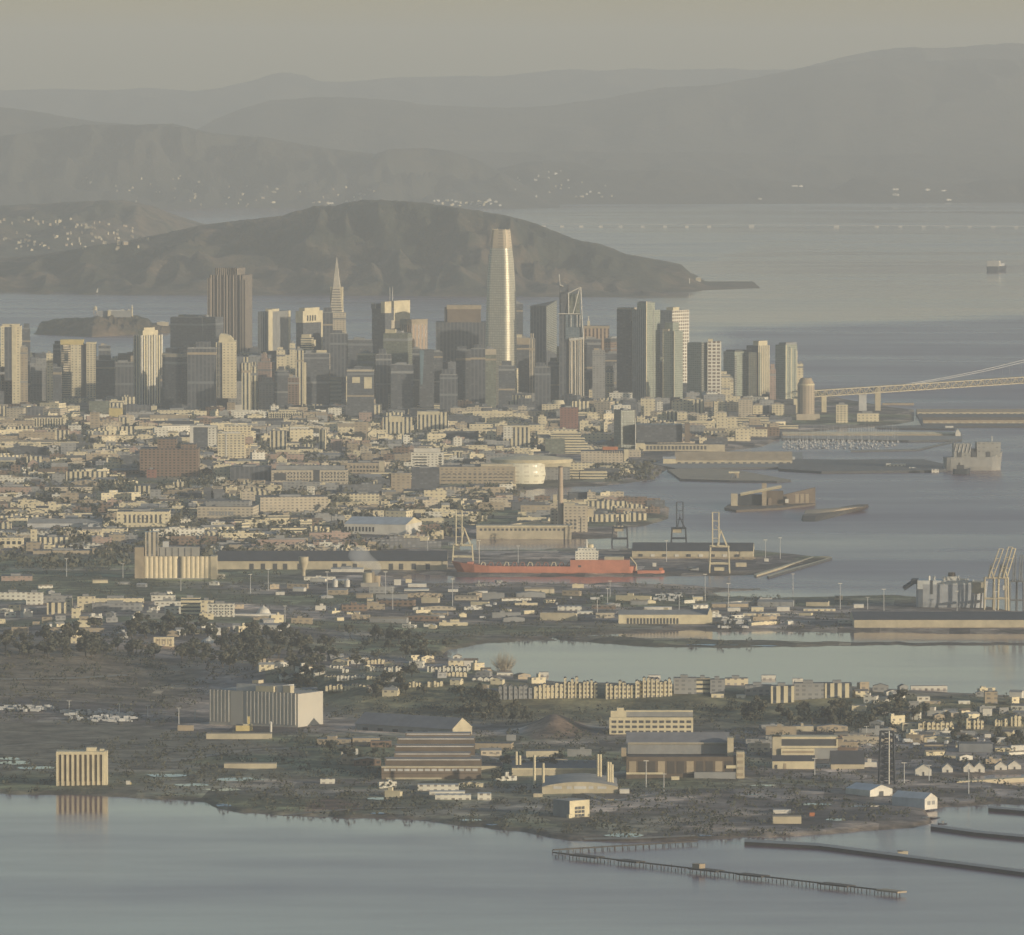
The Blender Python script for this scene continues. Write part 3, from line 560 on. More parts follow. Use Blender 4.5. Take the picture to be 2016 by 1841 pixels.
b = T('B',1120,1330,1140,13900,'dark','dark green-grey office block with two cream squares low on its face','office_building', cap=('p_beige',12)); b.part('panel', 1160, 1222, 1196, 1242, 'p_cream', .4, 2); b.part('panel', 1254, 1316, 1196, 1286, 'p_cream', .4, 2)
b = Bld('office_building', 'broad olive-cream office slab with strong horizontal bands and a dark vertical slot', 'building', 'B', 740, 1074, 1222, D=13700, vb=1410, lm='banded office slab', th=0, dep=40); b.body('olive_band'); b.part('slot', 962, 986, 1240, 1450, 'dark_rib', .4, 3); b.pent('p_tan', 5, .02, .6); b.pent('p_tan', 6, .68, .98); b.rel('mast', .56, .565, .4, .41, b.h + 4, b.h + 20, 'p_white')
T('B',1505,1605,1222,13800,'cream_rib','narrow cream tower, grey on the left and bright along its right edge','apartment_tower', vb=1440, th=24, s_=.62)
T('B',1440,1565,1332,13500,'beige','squat beige block in front of the narrow bright-edged cream tower','apartment_building', vb=1440)
T('B',1112,1156,1190,13700,'cream_rib','thin cream slab building right of the banded office slab','apartment_tower', vb=1440)
b = Bld('office_building', 'bright yellow building with a dark A-shaped notch in its front', 'building', 'B', 1668, 1842, 1284, D=13500, vb=1400, lm='yellow notched building'); b.body('p_yellow'); b.pent('p_beige', 4, .2, .8)
MB().prism([(b.lx(1743), -b.d/2 - .5), (b.lx(1773), -b.d/2 - .5), (b.lx(1773), -b.d/2 + 1), (b.lx(1743), -b.d/2 + 1)], 0, b.h * .25, 0, 0).taper([(b.lx(1743), -b.d/2 - .5), (b.lx(1773), -b.d/2 - .5), (b.lx(1773), -b.d/2 + 1), (b.lx(1743), -b.d/2 + 1)], [(b.lx(1757), -b.d/2 - .5), (b.lx(1759), -b.d/2 - .5), (b.lx(1759), -b.d/2 + 1), (b.lx(1757), -b.d/2 + 1)], b.h * .25, b.h * .72).build('notch', PA('p_dark'), b.root)
# ---------------------------------------------------------------- middle group
b = Bld('skyscraper', 'broad dark block with a brown sunlit top storey left of the tallest tower', 'tower', 'C', 205, 620, 765, D=14950, vb=980, lm='brown-topped block'); b.body('dark_rib'); b.part('top_storeys', 296, 560, 640, 766, 'p_brown', -6, 40); b.part('cap_band', 292, 564, 630, 662, 'p_tan', -5.5, 41); b.part('notch', 273, 296, 645, 766, 'p_dark', -8, 20)
T('C',365,480,985,14500,'dark','dark mid tower before the brown-topped block, left of a pair')
T('C',480,600,975,14450,'dark_rib','dark ribbed tower joined to the lit slab left of the tallest tower')
T('C',597,680,978,14300,'olive','tall olive slab with one sunlit face at the left foot of the tallest tower', vb=1325, cap=('p_beige',42), lm='lit olive slab')
# the tallest, a rounded tapering glass obelisk
b = Bld('skyscraper', 'tallest rounded glass skyscraper tapering to a pale crown, with a bright sun glint', 'tower', 'C', 615, 826, 175, D=14500, vb=1270, lm='tallest tower')
def rsq(a, r=.42, n=7):
    P = []
    for qx, qy, a0 in ((1,-1,-90),(1,1,0),(-1,1,90),(-1,-1,180)):
        c = a * (1 - r)
        for i in range(n):
            t_ = rad(a0 + 90 * i / (n - 1)); P.append((qx * c + a * r * math.cos(t_), qy * c + a * r * math.sin(t_)))
    return P
prof_ = [(1330,826,615),(930,826,615),(800,824,616),(650,820,617),(450,808,619),(300,795,622),(180,779,630)]
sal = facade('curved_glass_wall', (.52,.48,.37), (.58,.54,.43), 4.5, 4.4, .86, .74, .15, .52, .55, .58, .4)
mb = MB(); Rs = [((x1_ - x0_) * .25 * b.m / 2, b.lz(y_)) for y_, x1_, x0_ in prof_]; Rs[0] = (Rs[0][0], 0)
for (r0, z0_), (r1, z1_) in zip(Rs, Rs[1:]):
    A_, B_ = rsq(r0), rsq(r1); u = 0
    for i in range(len(A_)):
        j = (i + 1) % len(A_); d_ = math.hypot(A_[j][0] - A_[i][0], A_[j][1] - A_[i][1])
        mb.face([(*A_[i], z0_), (*A_[j], z0_), (*B_[j], z1_), (*B_[i], z1_)], 0, [(u, z0_), (u + d_, z0_), (u + d_, z1_), (u, z1_)], True); u += d_
mb.face([(*p, Rs[-1][1]) for p in rsq(Rs[-1][0])], 1); mb.build('wall', [sal, PA('p_roof')], b.root)
rc0, rc1, zc0, zc1 = Rs[-1][0] * .995, (752 - 634) * .25 * b.m / 2, Rs[-1][1], b.lz(35)
mb = MB(); A_, B_ = rsq(rc0), rsq(rc1)
for i in range(len(A_)):
    j = (i + 1) % len(A_); mb.face([(*A_[i], zc0), (*A_[j], zc0), (*B_[j], zc1), (*B_[i], zc1)], 0, [(i*2, 0), (i*2+2, 0), (i*2+2, zc1-zc0), (i*2, zc1-zc0)], True)
mb.face([(*p, zc1 - 6) for p in B_], 0); mb.build('crown', facade('crown_screen', (.60,.50,.36), (.40,.33,.25), 3, 5, .3, .5, .2), b.root)
for a_ in range(4):
    p = B_[a_ * 7 + 3]; q_ = A_[a_ * 7 + 3]; MB().bar((q_[0]*1.0, q_[1]*1.0, zc0), (p[0], p[1], zc1 + 1.5), .7).build('corner_rib', PA('p_cream'), b.root)
b.root.rotation_euler = (0, 0, -rad(20))
T('C',815,892,622,15600,'dark','dark tower just behind the right side of the tallest tower', vb=800)
b = T('C',830,946,890,14700,'dark','dark tower with a stepped tan cap right of the tallest tower', cap=('p_tan',50)); b.rel('upper_step', .02, .48, .1, .9, b.h, b.h + 7, 'p_cream')
T('C',944,988,895,14650,'beige_rib','thin sunlit tower edge with ornate ledges, right of the tan-capped dark tower','office_tower', vb=1270)  # lit edge of the dark tower, built as a separate pale slab
b = Bld('skyscraper', 'dark tower with a tall angular sunlit glass corner and slanted top', 'tower', 'C', 950, 1158, 610, D=14900, vb=1000, th=34, s_=.60, lm='slanted-top dark tower')
a_, c_ = b.w / 2, b.d / 2; MB().prism([(-a_, -c_), (a_, -c_), (a_, c_), (-a_, c_)], 0, [b.h - 6, b.h - 6, b.h + 4, b.h - 4], 1, 0).build('wall', [FM('dark_rib'), PA('p_roof')], b.root)
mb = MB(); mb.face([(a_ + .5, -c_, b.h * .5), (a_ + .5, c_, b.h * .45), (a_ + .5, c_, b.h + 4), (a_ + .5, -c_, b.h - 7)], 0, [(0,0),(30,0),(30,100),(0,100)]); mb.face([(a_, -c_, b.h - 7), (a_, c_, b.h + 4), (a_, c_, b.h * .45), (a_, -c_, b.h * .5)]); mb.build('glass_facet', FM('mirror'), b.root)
# white framed braced tower
b = Bld('skyscraper', 'white-framed tower with a diagonal braced open top and a thin spike', 'tower', 'C', 1178, 1368, 690, D=14450, vb=1345, lm='braced white tower', dep=42)
b.part('dark_wall', 1178, 1258, 695, 1420, 'dark_rib', -4, 34); b.part('upper_wall', 1180, 1252, 472, 700, 'dark', -10, 26); b.part('upper_wall', 1250, 1342, 540, 720, 'olive', -8, 20)  # left face gets dark walls, its shade put into the colour
b.part('wall', 1228, 1362, 700, 895, 'blue', -2, 30); b.part('wall', 1256, 1374, 885, 1420, 'beige_rib', 0, 36); b.part('podium', 1254, 1382, 1345, 1440, 'beige', 1.5, 38)
def stick(bb, pts, r, mat, name='brace', f=1.2):
    mb = MB()
    for (xa, ya), (xb, yb_) in zip(pts, pts[1:]): mb.bar((bb.lx(xa), -bb.d/2 - f, bb.lz(ya)), (bb.lx(xb), -bb.d/2 - f, bb.lz(yb_)), r)
    return mb.build(name, PA(mat), bb.root)
stick(b, [(1252,700),(1250,535),(1338,490),(1346,492),(1358,760),(1368,890)], 1.15, 'p_white', 'outer_frame'); stick(b, [(1288,692),(1336,500)], 1.0, 'p_white'); stick(b, [(1170,697),(1345,697)], .9, 'p_white', 'belt'); stick(b, [(1256,905),(1366,890)], 2.4, 'p_white', 'belt')
for x in (1268, 1300, 1332, 1366): stick(b, [(x,890),(x + 3,1345)], .9, 'p_white', 'pier', .6)
for x in (1270, 1318, 1340): stick(b, [(x,705),(x,800)], .9, 'p_white', 'pier', .8)
stick(b, [(1176,388),(1184,470)], .8, 'p_white', 'spike', -8); stick(b, [(1182,470),(1210,482)], 1.0, 'p_white', 'belt', -9)
b = Bld('office_building', 'ornate beige colonnaded block behind the braced white tower', 'building', 'C', 1372, 1572, 805, D=15500, vb=890); b.body('tan_rib'); b.rel('cap_band', -.01, 1.01, -.02, 1, b.h - 2, b.h + 3, 'p_tan'); b.rel('turret', .14, .24, .3, .5, b.h + 2, b.h + 13, 'p_cream'); b.rel('turret_cap', .17, .21, .34, .44, b.h + 13, b.h + 22, 'p_white')
b = T('C',1535,1670,895,14900,'brown','dark-roofed block with an orange-brown sunlit front','office_building', vb=1000, th=22, s_=.35, cap=('p_dark',24)); 
T('C',1440,1540,990,14600,'grey','grey block with crumbling pale left edge, below the ornate beige block','office_building', vb=1070)
b = T('C',1500,1606,1135,14750,'cream_grid','cream tower with a decorative window grid and stepped left side','apartment_tower', vb=1340, lm='decorated cream tower'); b.rel('upper_step', .1, .95, .1, .9, b.h, b.h + 6, 'p_tan'); b.rel('side_wing', -.25, 0, .1, .8, 0, b.h - 14, 'cream_grid'); b.rel('side_wing', -.42, -.25, .1, .8, 0, b.h - 42, 'cream')
T('C',1412,1500,1296,14700,'cream','low cream building at the left foot of the decorated cream tower','office_building', vb=1355)
b = T('C',1666,1752,1042,14850,'cream_rib','pale tower with a white cap and bright centre pier, left of the tall glass tower','apartment_tower', vb=1330, th=10, s_=.85); b.rel('cap_band', -.02, 1.02, -.02, 1.02, b.h - 5, b.h + .6, 'p_white'); b.rel('pier', .4, .46, -.02, .02, 0, b.h - 5, 'p_white')
b = Bld('skyscraper', 'dark tower with one narrow beige sunlit side at the upper right of downtown', 'tower', 'C', 1632, 1792, 662, D=14700, th=24, s_=.70, vb=870, lm='dark beige-sided tower'); b.body('dark'); b.rel('lit_wall', 1.0, 1.01, 0, 1, b.h - 22, b.h, 'p_beige'); b.pent('p_beige', 3, .02, .98, .02, .98)  # beige strip paints the sunlight on the right face
# ---------------------------------------------------------------- right group of glass towers
b = Bld('apartment_tower', 'tallest stepped glass tower on the right, dark left face and bright corner line', 'tower', 'D', 206, 428, 345, D=13800, th=40, s_=.5, vb=1050, lm='tall stepped glass tower')
b.body('glass'); b.rel('upper_wall', .35, 1.0, 0, .62, b.h - .2, b.h + 14, 'glass'); b.rel('shade_wall', -.004, 1.0, -.012, 0, 0, b.h + 1, 'grey_rib'); b.rel('corner_strip', .975, 1.012, -.03, .03, 0, b.h + 16, 'p_cream'); b.rel('crown', .4, .9, .06, .5, b.h + 13.5, b.h + 16, 'p_grey'); b.rel('pier', 1.0, 1.012, .5, .53, 0, b.h, 'p_grey')  # grey panel over the left face paints its shade
b = Bld('apartment_tower', 'second stepped glass tower, shorter twin of the tall one to its left', 'tower', 'D', 448, 606, 510, D=13650, th=30, s_=.55, vb=1050, lm='shorter glass twin'); b.body('glass'); b.rel('upper_wall', .1, .8, .1, .8, b.h - 1, b.h + 16, 'glass'); b.rel('pier', .98, 1.015, -.02, .02, 0, b.h, 'p_cream'); b.rel('corner_strip', -.015, .02, -.02, .02, 0, b.h + 4, 'p_cream'); b.rel('cap_band', .0, .5, -.015, .5, b.h - 1, b.h + 4, 'p_beige')
b = Bld('apartment_tower', 'white gridded tower with dark left side rising behind the shorter glass twin', 'tower', 'D', 408, 655, 348, D=14700, th=14 and 32, s_=.44, vb=540, lm='white gridded tower'); b.body('grey'); b.rel('grid_wall', 1.0, 1.03, 0, 1, 0, b.h, 'white_grid'); b.rel('penthouse', .5, .97, .1, .45, b.h, b.h + 6, 'p_cream')  # grey body paints the shaded left face, white grid the lit one
b = Bld('apartment_tower', 'dark green glass tower with a hot sun glint near its right edge', 'tower', 'D', 640, 802, 602, D=13950, th=42, s_=.68, vb=915); b.body('glass'); b.rel('glint_panel', .992, 1.02, -.01, .3, 0, b.h + 1, 'mirror'); b.rel('glint_panel', .98, 1.03, .75, 1, b.h - 14, b.h + 1, 'p_cream')  # sun glint and lit edge laid on as mirror and cream strips
b = Bld('apartment_tower', 'second white gridded tower, shorter, right of the green glass tower', 'tower', 'D', 798, 906, 592, D=13950, vb=850, lm='shorter gridded tower'); b.body('white_grid'); b.rel('penthouse', .05, .4, .2, .7, b.h, b.h + 4.5, 'p_cream')
T('D',892,978,856,13700,'cream','plain bright cream slab at the foot of the shorter gridded tower','apartment_building', vb=1040)
T('D',976,1002,885,13720,'cream','small cream side block right of the plain cream slab','apartment_building', vb=960)
b = Bld('apartment_tower', 'round-cornered dark glass tower with a white vertical glint', 'tower', 'D', 925, 1128, 672, D=13850, th=44, s_=.42, vb=1010, lm='glinting dark glass tower'); b.body('glass'); b.rel('glint_panel', .985, 1.02, .0, .14, 0, b.h - 8, 'mirror'); b.pent('p_dark', 3, .1, .9, .1, .9)  # vertical glint laid on as a strip of mirror material
b = Bld('apartment_tower', 'green glass tower with many light vertical piers in the right cluster', 'tower', 'D', 1122, 1230, 678, D=13800, th=20, s_=.8, vb=1010); b.body('glass')
for i in range(5): b.rel('pier', .08 + i*.2, .12 + i*.2, -.02, .02, 0, b.h - 1, 'p_beige')
b = Bld('apartment_tower', 'tall cream-topped tower with pale ribbed face behind the green pier tower', 'tower', 'D', 1108, 1290, 625, D=14050, th=36, s_=.5, vb=1010, lm='cream-topped right tower'); b.body('cream_rib'); b.rel('dark_wall', 0, 1, -.012, 0, 0, b.h, 'dark'); b.rel('crown', .55, 1.01, .0, .8, b.h, b.h + 9, 'p_cream')  # dark panel paints shade over the cream left face
T('D',1288,1336,812,13950,'pink','small pinkish cream block left of the last tall glass tower','apartment_building', vb=985)
b = Bld('apartment_tower', 'last tall glass tower on the right, striped with bright reflections', 'tower', 'D', 1334, 1508, 618, D=13650, th=38, s_=.44, vb=1030, lm='last glass tower'); b.body('glass'); b.pent('p_grey', 4, .3, 1, .05, .95)
for i, yy in enumerate((.05, .3, .5, .78, .95)): b.rel('pier', 1.0, 1.015, yy, yy + .06, 0, b.h - 3 * i, 'mirror' if i % 2 else 'p_cream')  # bright reflections painted as mirror and cream strips, not real piers
T('D',1506,1552,768,14000,'cream','ragged cream tower end showing right of the last glass tower','apartment_tower', vb=865)
b = Bld('apartment_tower', 'round tan tower with a domed cap standing by the bridge ramp', 'tower', 'D', 1508, 1642, 940, D=13000, vb=1195, lm='round tan tower')
r_ = b.w / 2; MB().cyl(0, 0, r_, 0, r_, b.h, 22, True, 0, 1).build('wall', [facade('round_tan_wall', (.44,.36,.26), (.12,.10,.085), 6, 4, .4, .45), PA('p_roof')], b.root); MB().cyl(0, 0, r_ * 1.03, b.h, r_ * 1.03, b.h + 3, 22).build('cap_band', PA('p_cream'), b.root); MB().cyl(0, 0, r_ * .96, b.h + 3, r_ * .62, b.h + 13, 18).build('dome', PA('p_tan'), b.root); MB().box(-r_*1.15, r_*1.6, -r_*1.1, r_, 0, 12).build('podium', PA('p_beige'), b.root)
# ---------------------------------------------------------------- lower row right: sunlit mid-rises along the water
for i, (x0, x1, yt, vb, mt, lab) in enumerate([
 (272,386,1042,1160,'cream','bright cream block with recessed square balconies at the foot of the tall stepped glass tower'),
 (400,446,1066,1140,'white','small white-framed block between cream mid-rises below the glass twins'),
 (515,602,1060,1160,'cream','cream mid-rise with tall side fin directly below the shorter glass twin'),
 (602,690,1046,1175,'cream','broad cream apartment block, left half of the pair under the green glass tower'),
 (690,764,1050,1180,'cream_rib','ribbed cream apartment block, right half of the pair under the green glass tower'),
 (772,842,1066,1160,'tan','tan mid-rise below the shorter gridded tower'),
 (850,934,1062,1185,'cream','stepped cream mid-rise with a thin mast below the plain cream slab'),
 (1042,1152,1052,1190,'beige','wide beige warehouse-like block with dark arched openings in the right lower row'),
 (1156,1232,1096,1166,'cream','small bright cream block left of the bridge ramp piers'),
 (1306,1402,1088,1160,'cream_grid','bright cream building with a dark central window beside the round tan tower')]):
    T('D', x0, x1, yt, 13250 + 40 * (i % 3), mt, lab, 'apartment_building', vb=vb, th=0, pent=('p_tan',3))
for x0, x1, yt, vb, mt, lab in [(402,470,1150,1225,'cream','cream terrace block in the lowest right row, leftmost'),(470,560,1142,1226,'cream_rib','cream ribbed terrace block second along the lowest right row'),(560,640,1150,1230,'cream','plain cream terrace block third along the lowest right row'),
   (640,735,1160,1240,'beige','beige terrace block fourth along the lowest right row'),(735,800,1168,1245,'cream_grid','cream gridded block with dark neighbour in the lowest right row'),(868,950,1152,1290,'cream','tall narrow cream block with a chimney line at the right end of the lowest row'),(950,1034,1190,1280,'cream','low bright cream block ending the lowest right row')]:
    T('D', x0, x1, yt, 12950, mt, lab, 'apartment_building', vb=vb, pent=('p_tan',2.5))
T('V',400,482,1100,13350,'cream_grid','bright ridged cream building standing alone under the bridge','apartment_building', vb=1210)
T('V',545,697,1160,13250,'cream','low cream shed-like building beside the bridge anchor pier','office_building', vb=1200)

# ---------------------------------------------------------------- added blocks painted dark, standing for shade at the skyline's foot
def dk(fr, x0, x1, yt, D, mat='dark', th=0, s_=1.0): T(fr, x0, x1, yt, D, mat, '?' + {'dark':'dark shaded office block','dark_rib':'dark ribbed office block','grey':'grey shaded office block','brown':'brown shaded office block','blue':'bluish glass office block','olive':'olive shaded office block'}[mat], 'shade_infill_block', th=th, s_=s_, vb=None, cat='building')
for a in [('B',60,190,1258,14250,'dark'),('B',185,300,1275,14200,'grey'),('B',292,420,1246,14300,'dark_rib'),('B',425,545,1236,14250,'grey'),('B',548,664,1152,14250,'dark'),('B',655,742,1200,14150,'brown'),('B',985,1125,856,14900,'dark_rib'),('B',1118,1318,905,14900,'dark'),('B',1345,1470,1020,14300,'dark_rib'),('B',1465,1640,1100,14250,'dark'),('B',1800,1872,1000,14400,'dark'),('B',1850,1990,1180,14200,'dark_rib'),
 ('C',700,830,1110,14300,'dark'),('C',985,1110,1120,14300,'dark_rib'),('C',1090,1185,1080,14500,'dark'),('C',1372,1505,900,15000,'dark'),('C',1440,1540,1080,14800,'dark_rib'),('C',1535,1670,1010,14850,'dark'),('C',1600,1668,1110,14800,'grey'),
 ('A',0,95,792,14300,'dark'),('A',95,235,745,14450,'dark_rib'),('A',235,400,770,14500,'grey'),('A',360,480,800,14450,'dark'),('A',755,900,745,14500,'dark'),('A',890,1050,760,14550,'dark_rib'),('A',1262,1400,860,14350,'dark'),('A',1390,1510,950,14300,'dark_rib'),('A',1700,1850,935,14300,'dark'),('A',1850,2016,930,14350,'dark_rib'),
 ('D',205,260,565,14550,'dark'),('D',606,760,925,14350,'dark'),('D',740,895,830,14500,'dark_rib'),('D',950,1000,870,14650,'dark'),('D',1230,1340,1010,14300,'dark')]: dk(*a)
# ---------------------------------------------------------------- low city in front of the towers
def N_(fr, x0, x1, yt, yb, mat, label, name='office_building', th=0, s_=1.0, lm=None, pent=None, cap=None, dep=None, roof='p_roof', cat='building', group=None):
    b_ = Bld(name, label, cat, fr, x0, x1, yt, yb=yb, th=th, s_=s_, lm=lm, dep=dep, group=group); b_.body(mat, roof)
    if cap: b_.rel('cap_band', -.006, 1.006, -.02, 1.01, b_.h - cap[1], b_.h + .5, cap[0])
    if pent is not False: b_.pent(*(pent or ('p_grey', 2.5, .3, .62)))
    return b_
# far left low row
b = N_('A',0,100,975,1045,'cream_band','broad cream civic building at the left edge under a dome'); MB().cyl(-b.w*.3, 0, 11, b.h, 11, b.h + 8, 16).build('drum', PA('p_cream'), b.root); MB().cyl(-b.w*.3, 0, 10.5, b.h + 8, 3, b.h + 22, 16).build('dome', PA('p_tan'), b.root)
b = N_('A',288,345,920,1040,'pink','left half of a reddish twin-peaked tower near the left edge','apartment_tower', cat='tower'); b.rel('cornice', -.06, 1.06, -.06, 1.06, b.h - 1, b.h + 2, 'p_tan')
b = N_('A',349,400,914,1040,'pink','right half of a reddish twin-peaked tower near the left edge','apartment_tower', cat='tower'); b.rel('cornice', -.06, 1.06, -.06, 1.06, b.h - 1, b.h + 2, 'p_tan')
N_('A',0,456,1060,1086,'cream','very long low cream building running in from the left edge', lm='long low cream building', dep=30)
N_('A',0,50,1100,1190,'cream_rib','cream block with bright upright piers at the left edge')
N_('A',50,200,1118,1200,'beige','stepped beige block second from the left edge', th=8, s_=.9)
N_('A',476,690,1040,1072,'cream','long bright podium building at the feet of the twin cream tower')
N_('A',690,770,1050,1092,'tan','short tan annex right of the bright podium building')
N_('A',778,822,1026,1056,'p_white','small bright white box building right of the twin cream tower')
N_('A',700,862,1062,1160,'olive','square olive-brown block below the small white box')
N_('A',512,626,1098,1160,'cream','pale arched-front block with dark trim below the bright podium')
b = N_('A',858,962,1118,1190,'p_yellow','vivid yellow boxy building in the left low rise', lm='vivid yellow box')
N_('A',710,782,1150,1300,'tan','tan flat-faced tower block below the olive-brown block', 'apartment_building')
N_('A',940,1015,1192,1290,'cream_rib','cream block with one dark upright stripe right of the tan tower block', 'apartment_building')
b = N_('A',250,512,1192,1272,'cream','wide cream building whose front is slashed by tall dark windows', lm='slashed-window building', pent=('p_cream',4,.9,1.0)); b.windows(268, 500, 1196, 1266, 11, 1, .42, .88)
N_('A',538,636,1252,1312,'white','white building of clustered bright cubes right of the slashed-window building')
N_('A',1190,1234,1098,1160,'p_cream','small bright cream cube at the foot of the stepped crown tower')
N_('A',1236,1512,1088,1128,'grey','long grey shed with flat roof below the stepped crown tower','warehouse', cat='warehouse')
N_('A',1236,1566,1132,1166,'cream','long low cream shed in front of the long grey shed','warehouse', cat='warehouse')
N_('A',1500,1790,1070,1100,'p_darkroof','long dark roofed hall with a thin bright ridge','warehouse', cat='warehouse')
N_('A',1788,1850,1072,1150,'tan','tan cube beside the bright white cube','office_building')
N_('A',1850,1908,1090,1146,'p_white','bright white cube right of the tan cube', lm='bright white cube')
b = N_('A',1494,1708,1262,1422,'dark','dark fronted building framed by white end walls and white cornice', lm='white-framed dark building', pent=('p_white',4,.25,.5)); b.part('end_wall', 1494, 1522, 1262, 1440, 'p_white', .6, 18); b.part('end_wall', 1636, 1706, 1270, 1425, 'white', .6, 18); b.part('cornice', 1494, 1706, 1255, 1268, 'p_white', .8, 18)
b = Bld('apartment_building', 'big cream apartment block with stepped roof and rows of windows', 'building', 'F', 1712, 1972, 340, yb=545, lm='big cream apartment block'); b.part('wall', 1714, 1930, 350, 560, 'cream_grid', 0, 40); b.part('wall', 1760, 1970, 290, 470, 'cream_grid', -14, 30); b.part('pier', 1776, 1786, 350, 545, 'p_white', .8, 3); b.part('cornice', 1750, 1892, 338, 350, 'p_white', .8, 20); b.part('wall', 1925, 1990, 380, 430, 'pink', -4, 20); b.part('tank', 1850, 1870, 276, 292, 'p_white', -18, 8)
b = N_('g',512,642,490,648,'cream_rib','cream apartment block with two piers and low wings','apartment_building'); b.part('wing', 360, 515, 612, 665, 'cream', -3, 20); b.part('wing', 640, 742, 590, 640, 'cream', -3, 20)
N_('g',500,770,338,398,'cream_grid','long pale civic block with tall paired windows', lm='paired-window civic block', pent=('p_cream',3,.3,.8)).windows(515, 760, 348, 392, 14, 1, .45, .8)
N_('g',400,486,262,325,'cream','cream block with ornate corner below the banded office slab, leftmost')
b = N_('g',376,424,198,300,'brown','small brown clock-tower-like block above the low cream buildings', 'apartment_building')
N_('g',570,645,252,312,'cream','cream stepped block with crowded roof left of the banded office slab')
N_('g',898,960,480,640,'cream_rib','narrow cream slab with upright stripes and dark right side','apartment_building', th=20, s_=.7)
N_('g',940,1085,425,490,'cream','cream hall with overhanging roof above the narrow striped slab')
b = N_('g',992,1080,555,655,'pink','pinkish round-roofed apartment house'); MB().cyl(0, 0, b.w*.3, b.h, b.w*.1, b.h+6, 14).build('dome', PA('p_cream'), b.root)
b = N_('g',1178,1285,418,560,'tan','tan tower block with a centre line of windows','apartment_tower', cat='tower', lm='tan tower block'); b.part('podium', 1140, 1392, 552, 605, 'p_sand', -2, 24)
N_('g',1215,1315,345,418,'pink','pinkish masonry building directly behind the tan tower block')
b = N_('g',1400,1632,382,520,'cream_rib','cream apartment block with arched dark centre and tall side pier', lm='arched cream block'); b.part('gable', 1450, 1552, 375, 420, 'p_cream', .5, 8)
N_('g',1250,1392,285,365,'cream_rib','cluster-like cream building with bright upright fins')
b = N_('g',1672,1915,342,480,'cream_rib','cream hall with dark tall side windows and bright cornice', th=0, lm='tall-window hall'); b.part('cornice', 1672, 1850, 338, 362, 'p_cream', 1, 20)
N_('g',1672,1880,278,322,'cream_band','low cream pavilion right under the yellow notched building')
N_('g',1935,2010,310,362,'beige','small plain beige block right of the low cream pavilion')
b = N_('g',1624,1880,660,780,'white','white boxy office with striped left wing and sunny corner', lm='white boxy office', pent=('p_white',6,.08,.9)); b.windows(1640, 1752, 685, 775, 1, 4, .95, .42); b.windows(1835, 1872, 680, 760, 1, 4, .7, .5)
b = N_('g',524,1124,800,905,'beige','long pale laboratory building with a dark glass left end and square windows', lm='long laboratory building', dep=45); b.part('dark_end', 545, 640, 822, 880, 'p_dark', .4, 3); b.windows(645, 845, 812, 892, 8, 3, .5, .52, 'p_dark'); b.windows(912, 1112, 812, 892, 8, 3, .5, .52, 'p_dark'); b.part('slot', 855, 905, 800, 905, 'p_dark', .4, 3); b.part('penthouse', 560, 1100, 770, 802, 'p_grey', -12, 20)
b = N_('g',1122,1412,742,830,'tan','glassy tan laboratory block right of the long laboratory building'); b.part('corner_pier', 1372, 1412, 730, 805, 'p_sand', .5, 12); b.windows(1140, 1370, 760, 820, 9, 2, .55, .5)
N_('g',1468,1622,822,970,'tan','square tan parking block between the laboratories and the arena offices', lm='square tan block')
N_('g',1628,1846,785,950,'dark','square dark glass block left of the arena offices')
N_('g',150,500,730,755,'cream','long low cream shed left of the laboratories','warehouse', cat='warehouse')
N_('g',200,520,775,880,'dark_rib','long dark shaded office block left of the laboratories')
b = N_('F',1100,1560,470,690,'brown','large dark brown institutional block of uneven towers','institution', lm='dark brown institution'); b.rel('tower', .3, .62, .2, .8, b.h, b.h + 14, 'brown'); b.rel('tower', .7, .95, .2, .8, b.h, b.h + 6, 'brown')
N_('F',1156,1230,632,700,'brick','small red brick block at the left foot of the dark brown institution')
# mid-left: sheds and depots
b = N_('F',918,1330,965,1085,'cream','wide cream depot building with dark blotched windows', lm='blotched cream depot'); b.windows(970, 1280, 985, 1060, 9, 1, .45, .8, 'p_dark')
b = N_('F',1562,2016,925,1020,'beige','long beige terrace block with a glassy set-back roof storey', th=6, s_=.97, lm='long beige terrace', dep=60); b.rel('roof_storey', .12, .9, .3, .8, b.h, b.h + 7, 'grey'); b.windows(1660, 1860, 960, 1000, 8, 1, .7, .8, 'p_grey')
N_('g',395,960,1010,1130,'beige','second beige terrace stretching right of the first with broken roof', th=-10, s_=.06, dep=50)
N_('g',1140,1370,985,1060,'cream_grid','cream building with dark square openings left of the square tan block')
b = N_('g',1420,1640,1120,1205,'cream','sunlit factory building with saw-like roof and stepped bays', lm='white-ended factory', th=24, s_=.75)
b = Bld('factory', 'white round-ended metal shed with ribbed walls behind the red ship', 'factory', 'g', 1095, 1705, 1225, yb=1310, lm='white metal shed', th=16, s_=.8); b.body('p_white', 'p_bluewhite'); MB().gable(-b.w/2 - .4, b.w/2 + .4, -b.d/2 - .4, b.d/2 + .4, b.h, b.h + 8, 'x', 0, 0, 1).build('roof', [PA('p_bluewhite'), PA('p_cream')], b.root); b.windows(1120, 1400, 1240, 1300, 10, 1, .5, .6)
b = N_('F',0,180,1170,1250,'cream','cream workshop with four dark square windows at the left edge','workshop', lm='left edge workshop'); b.windows(0, 176, 1185, 1235, 4, 1, .6, .5)
b = N_('F',240,290,1105,1225,'cream','slim cream stair tower rising beside the left edge workshop','workshop')
N_('F',290,524,1165,1225,'cream_rib','long ribbed cream workshop receding right of the slim stair tower','workshop', th=-8, s_=.05, dep=40)
N_('F',250,768,1270,1300,'tan','long low tan shed stretched below the ribbed workshop','warehouse', th=-3, s_=.02, cat='warehouse', dep=30)
N_('F',55,212,1015,1080,'cream','cream block with a dark barred doorway near the left edge')
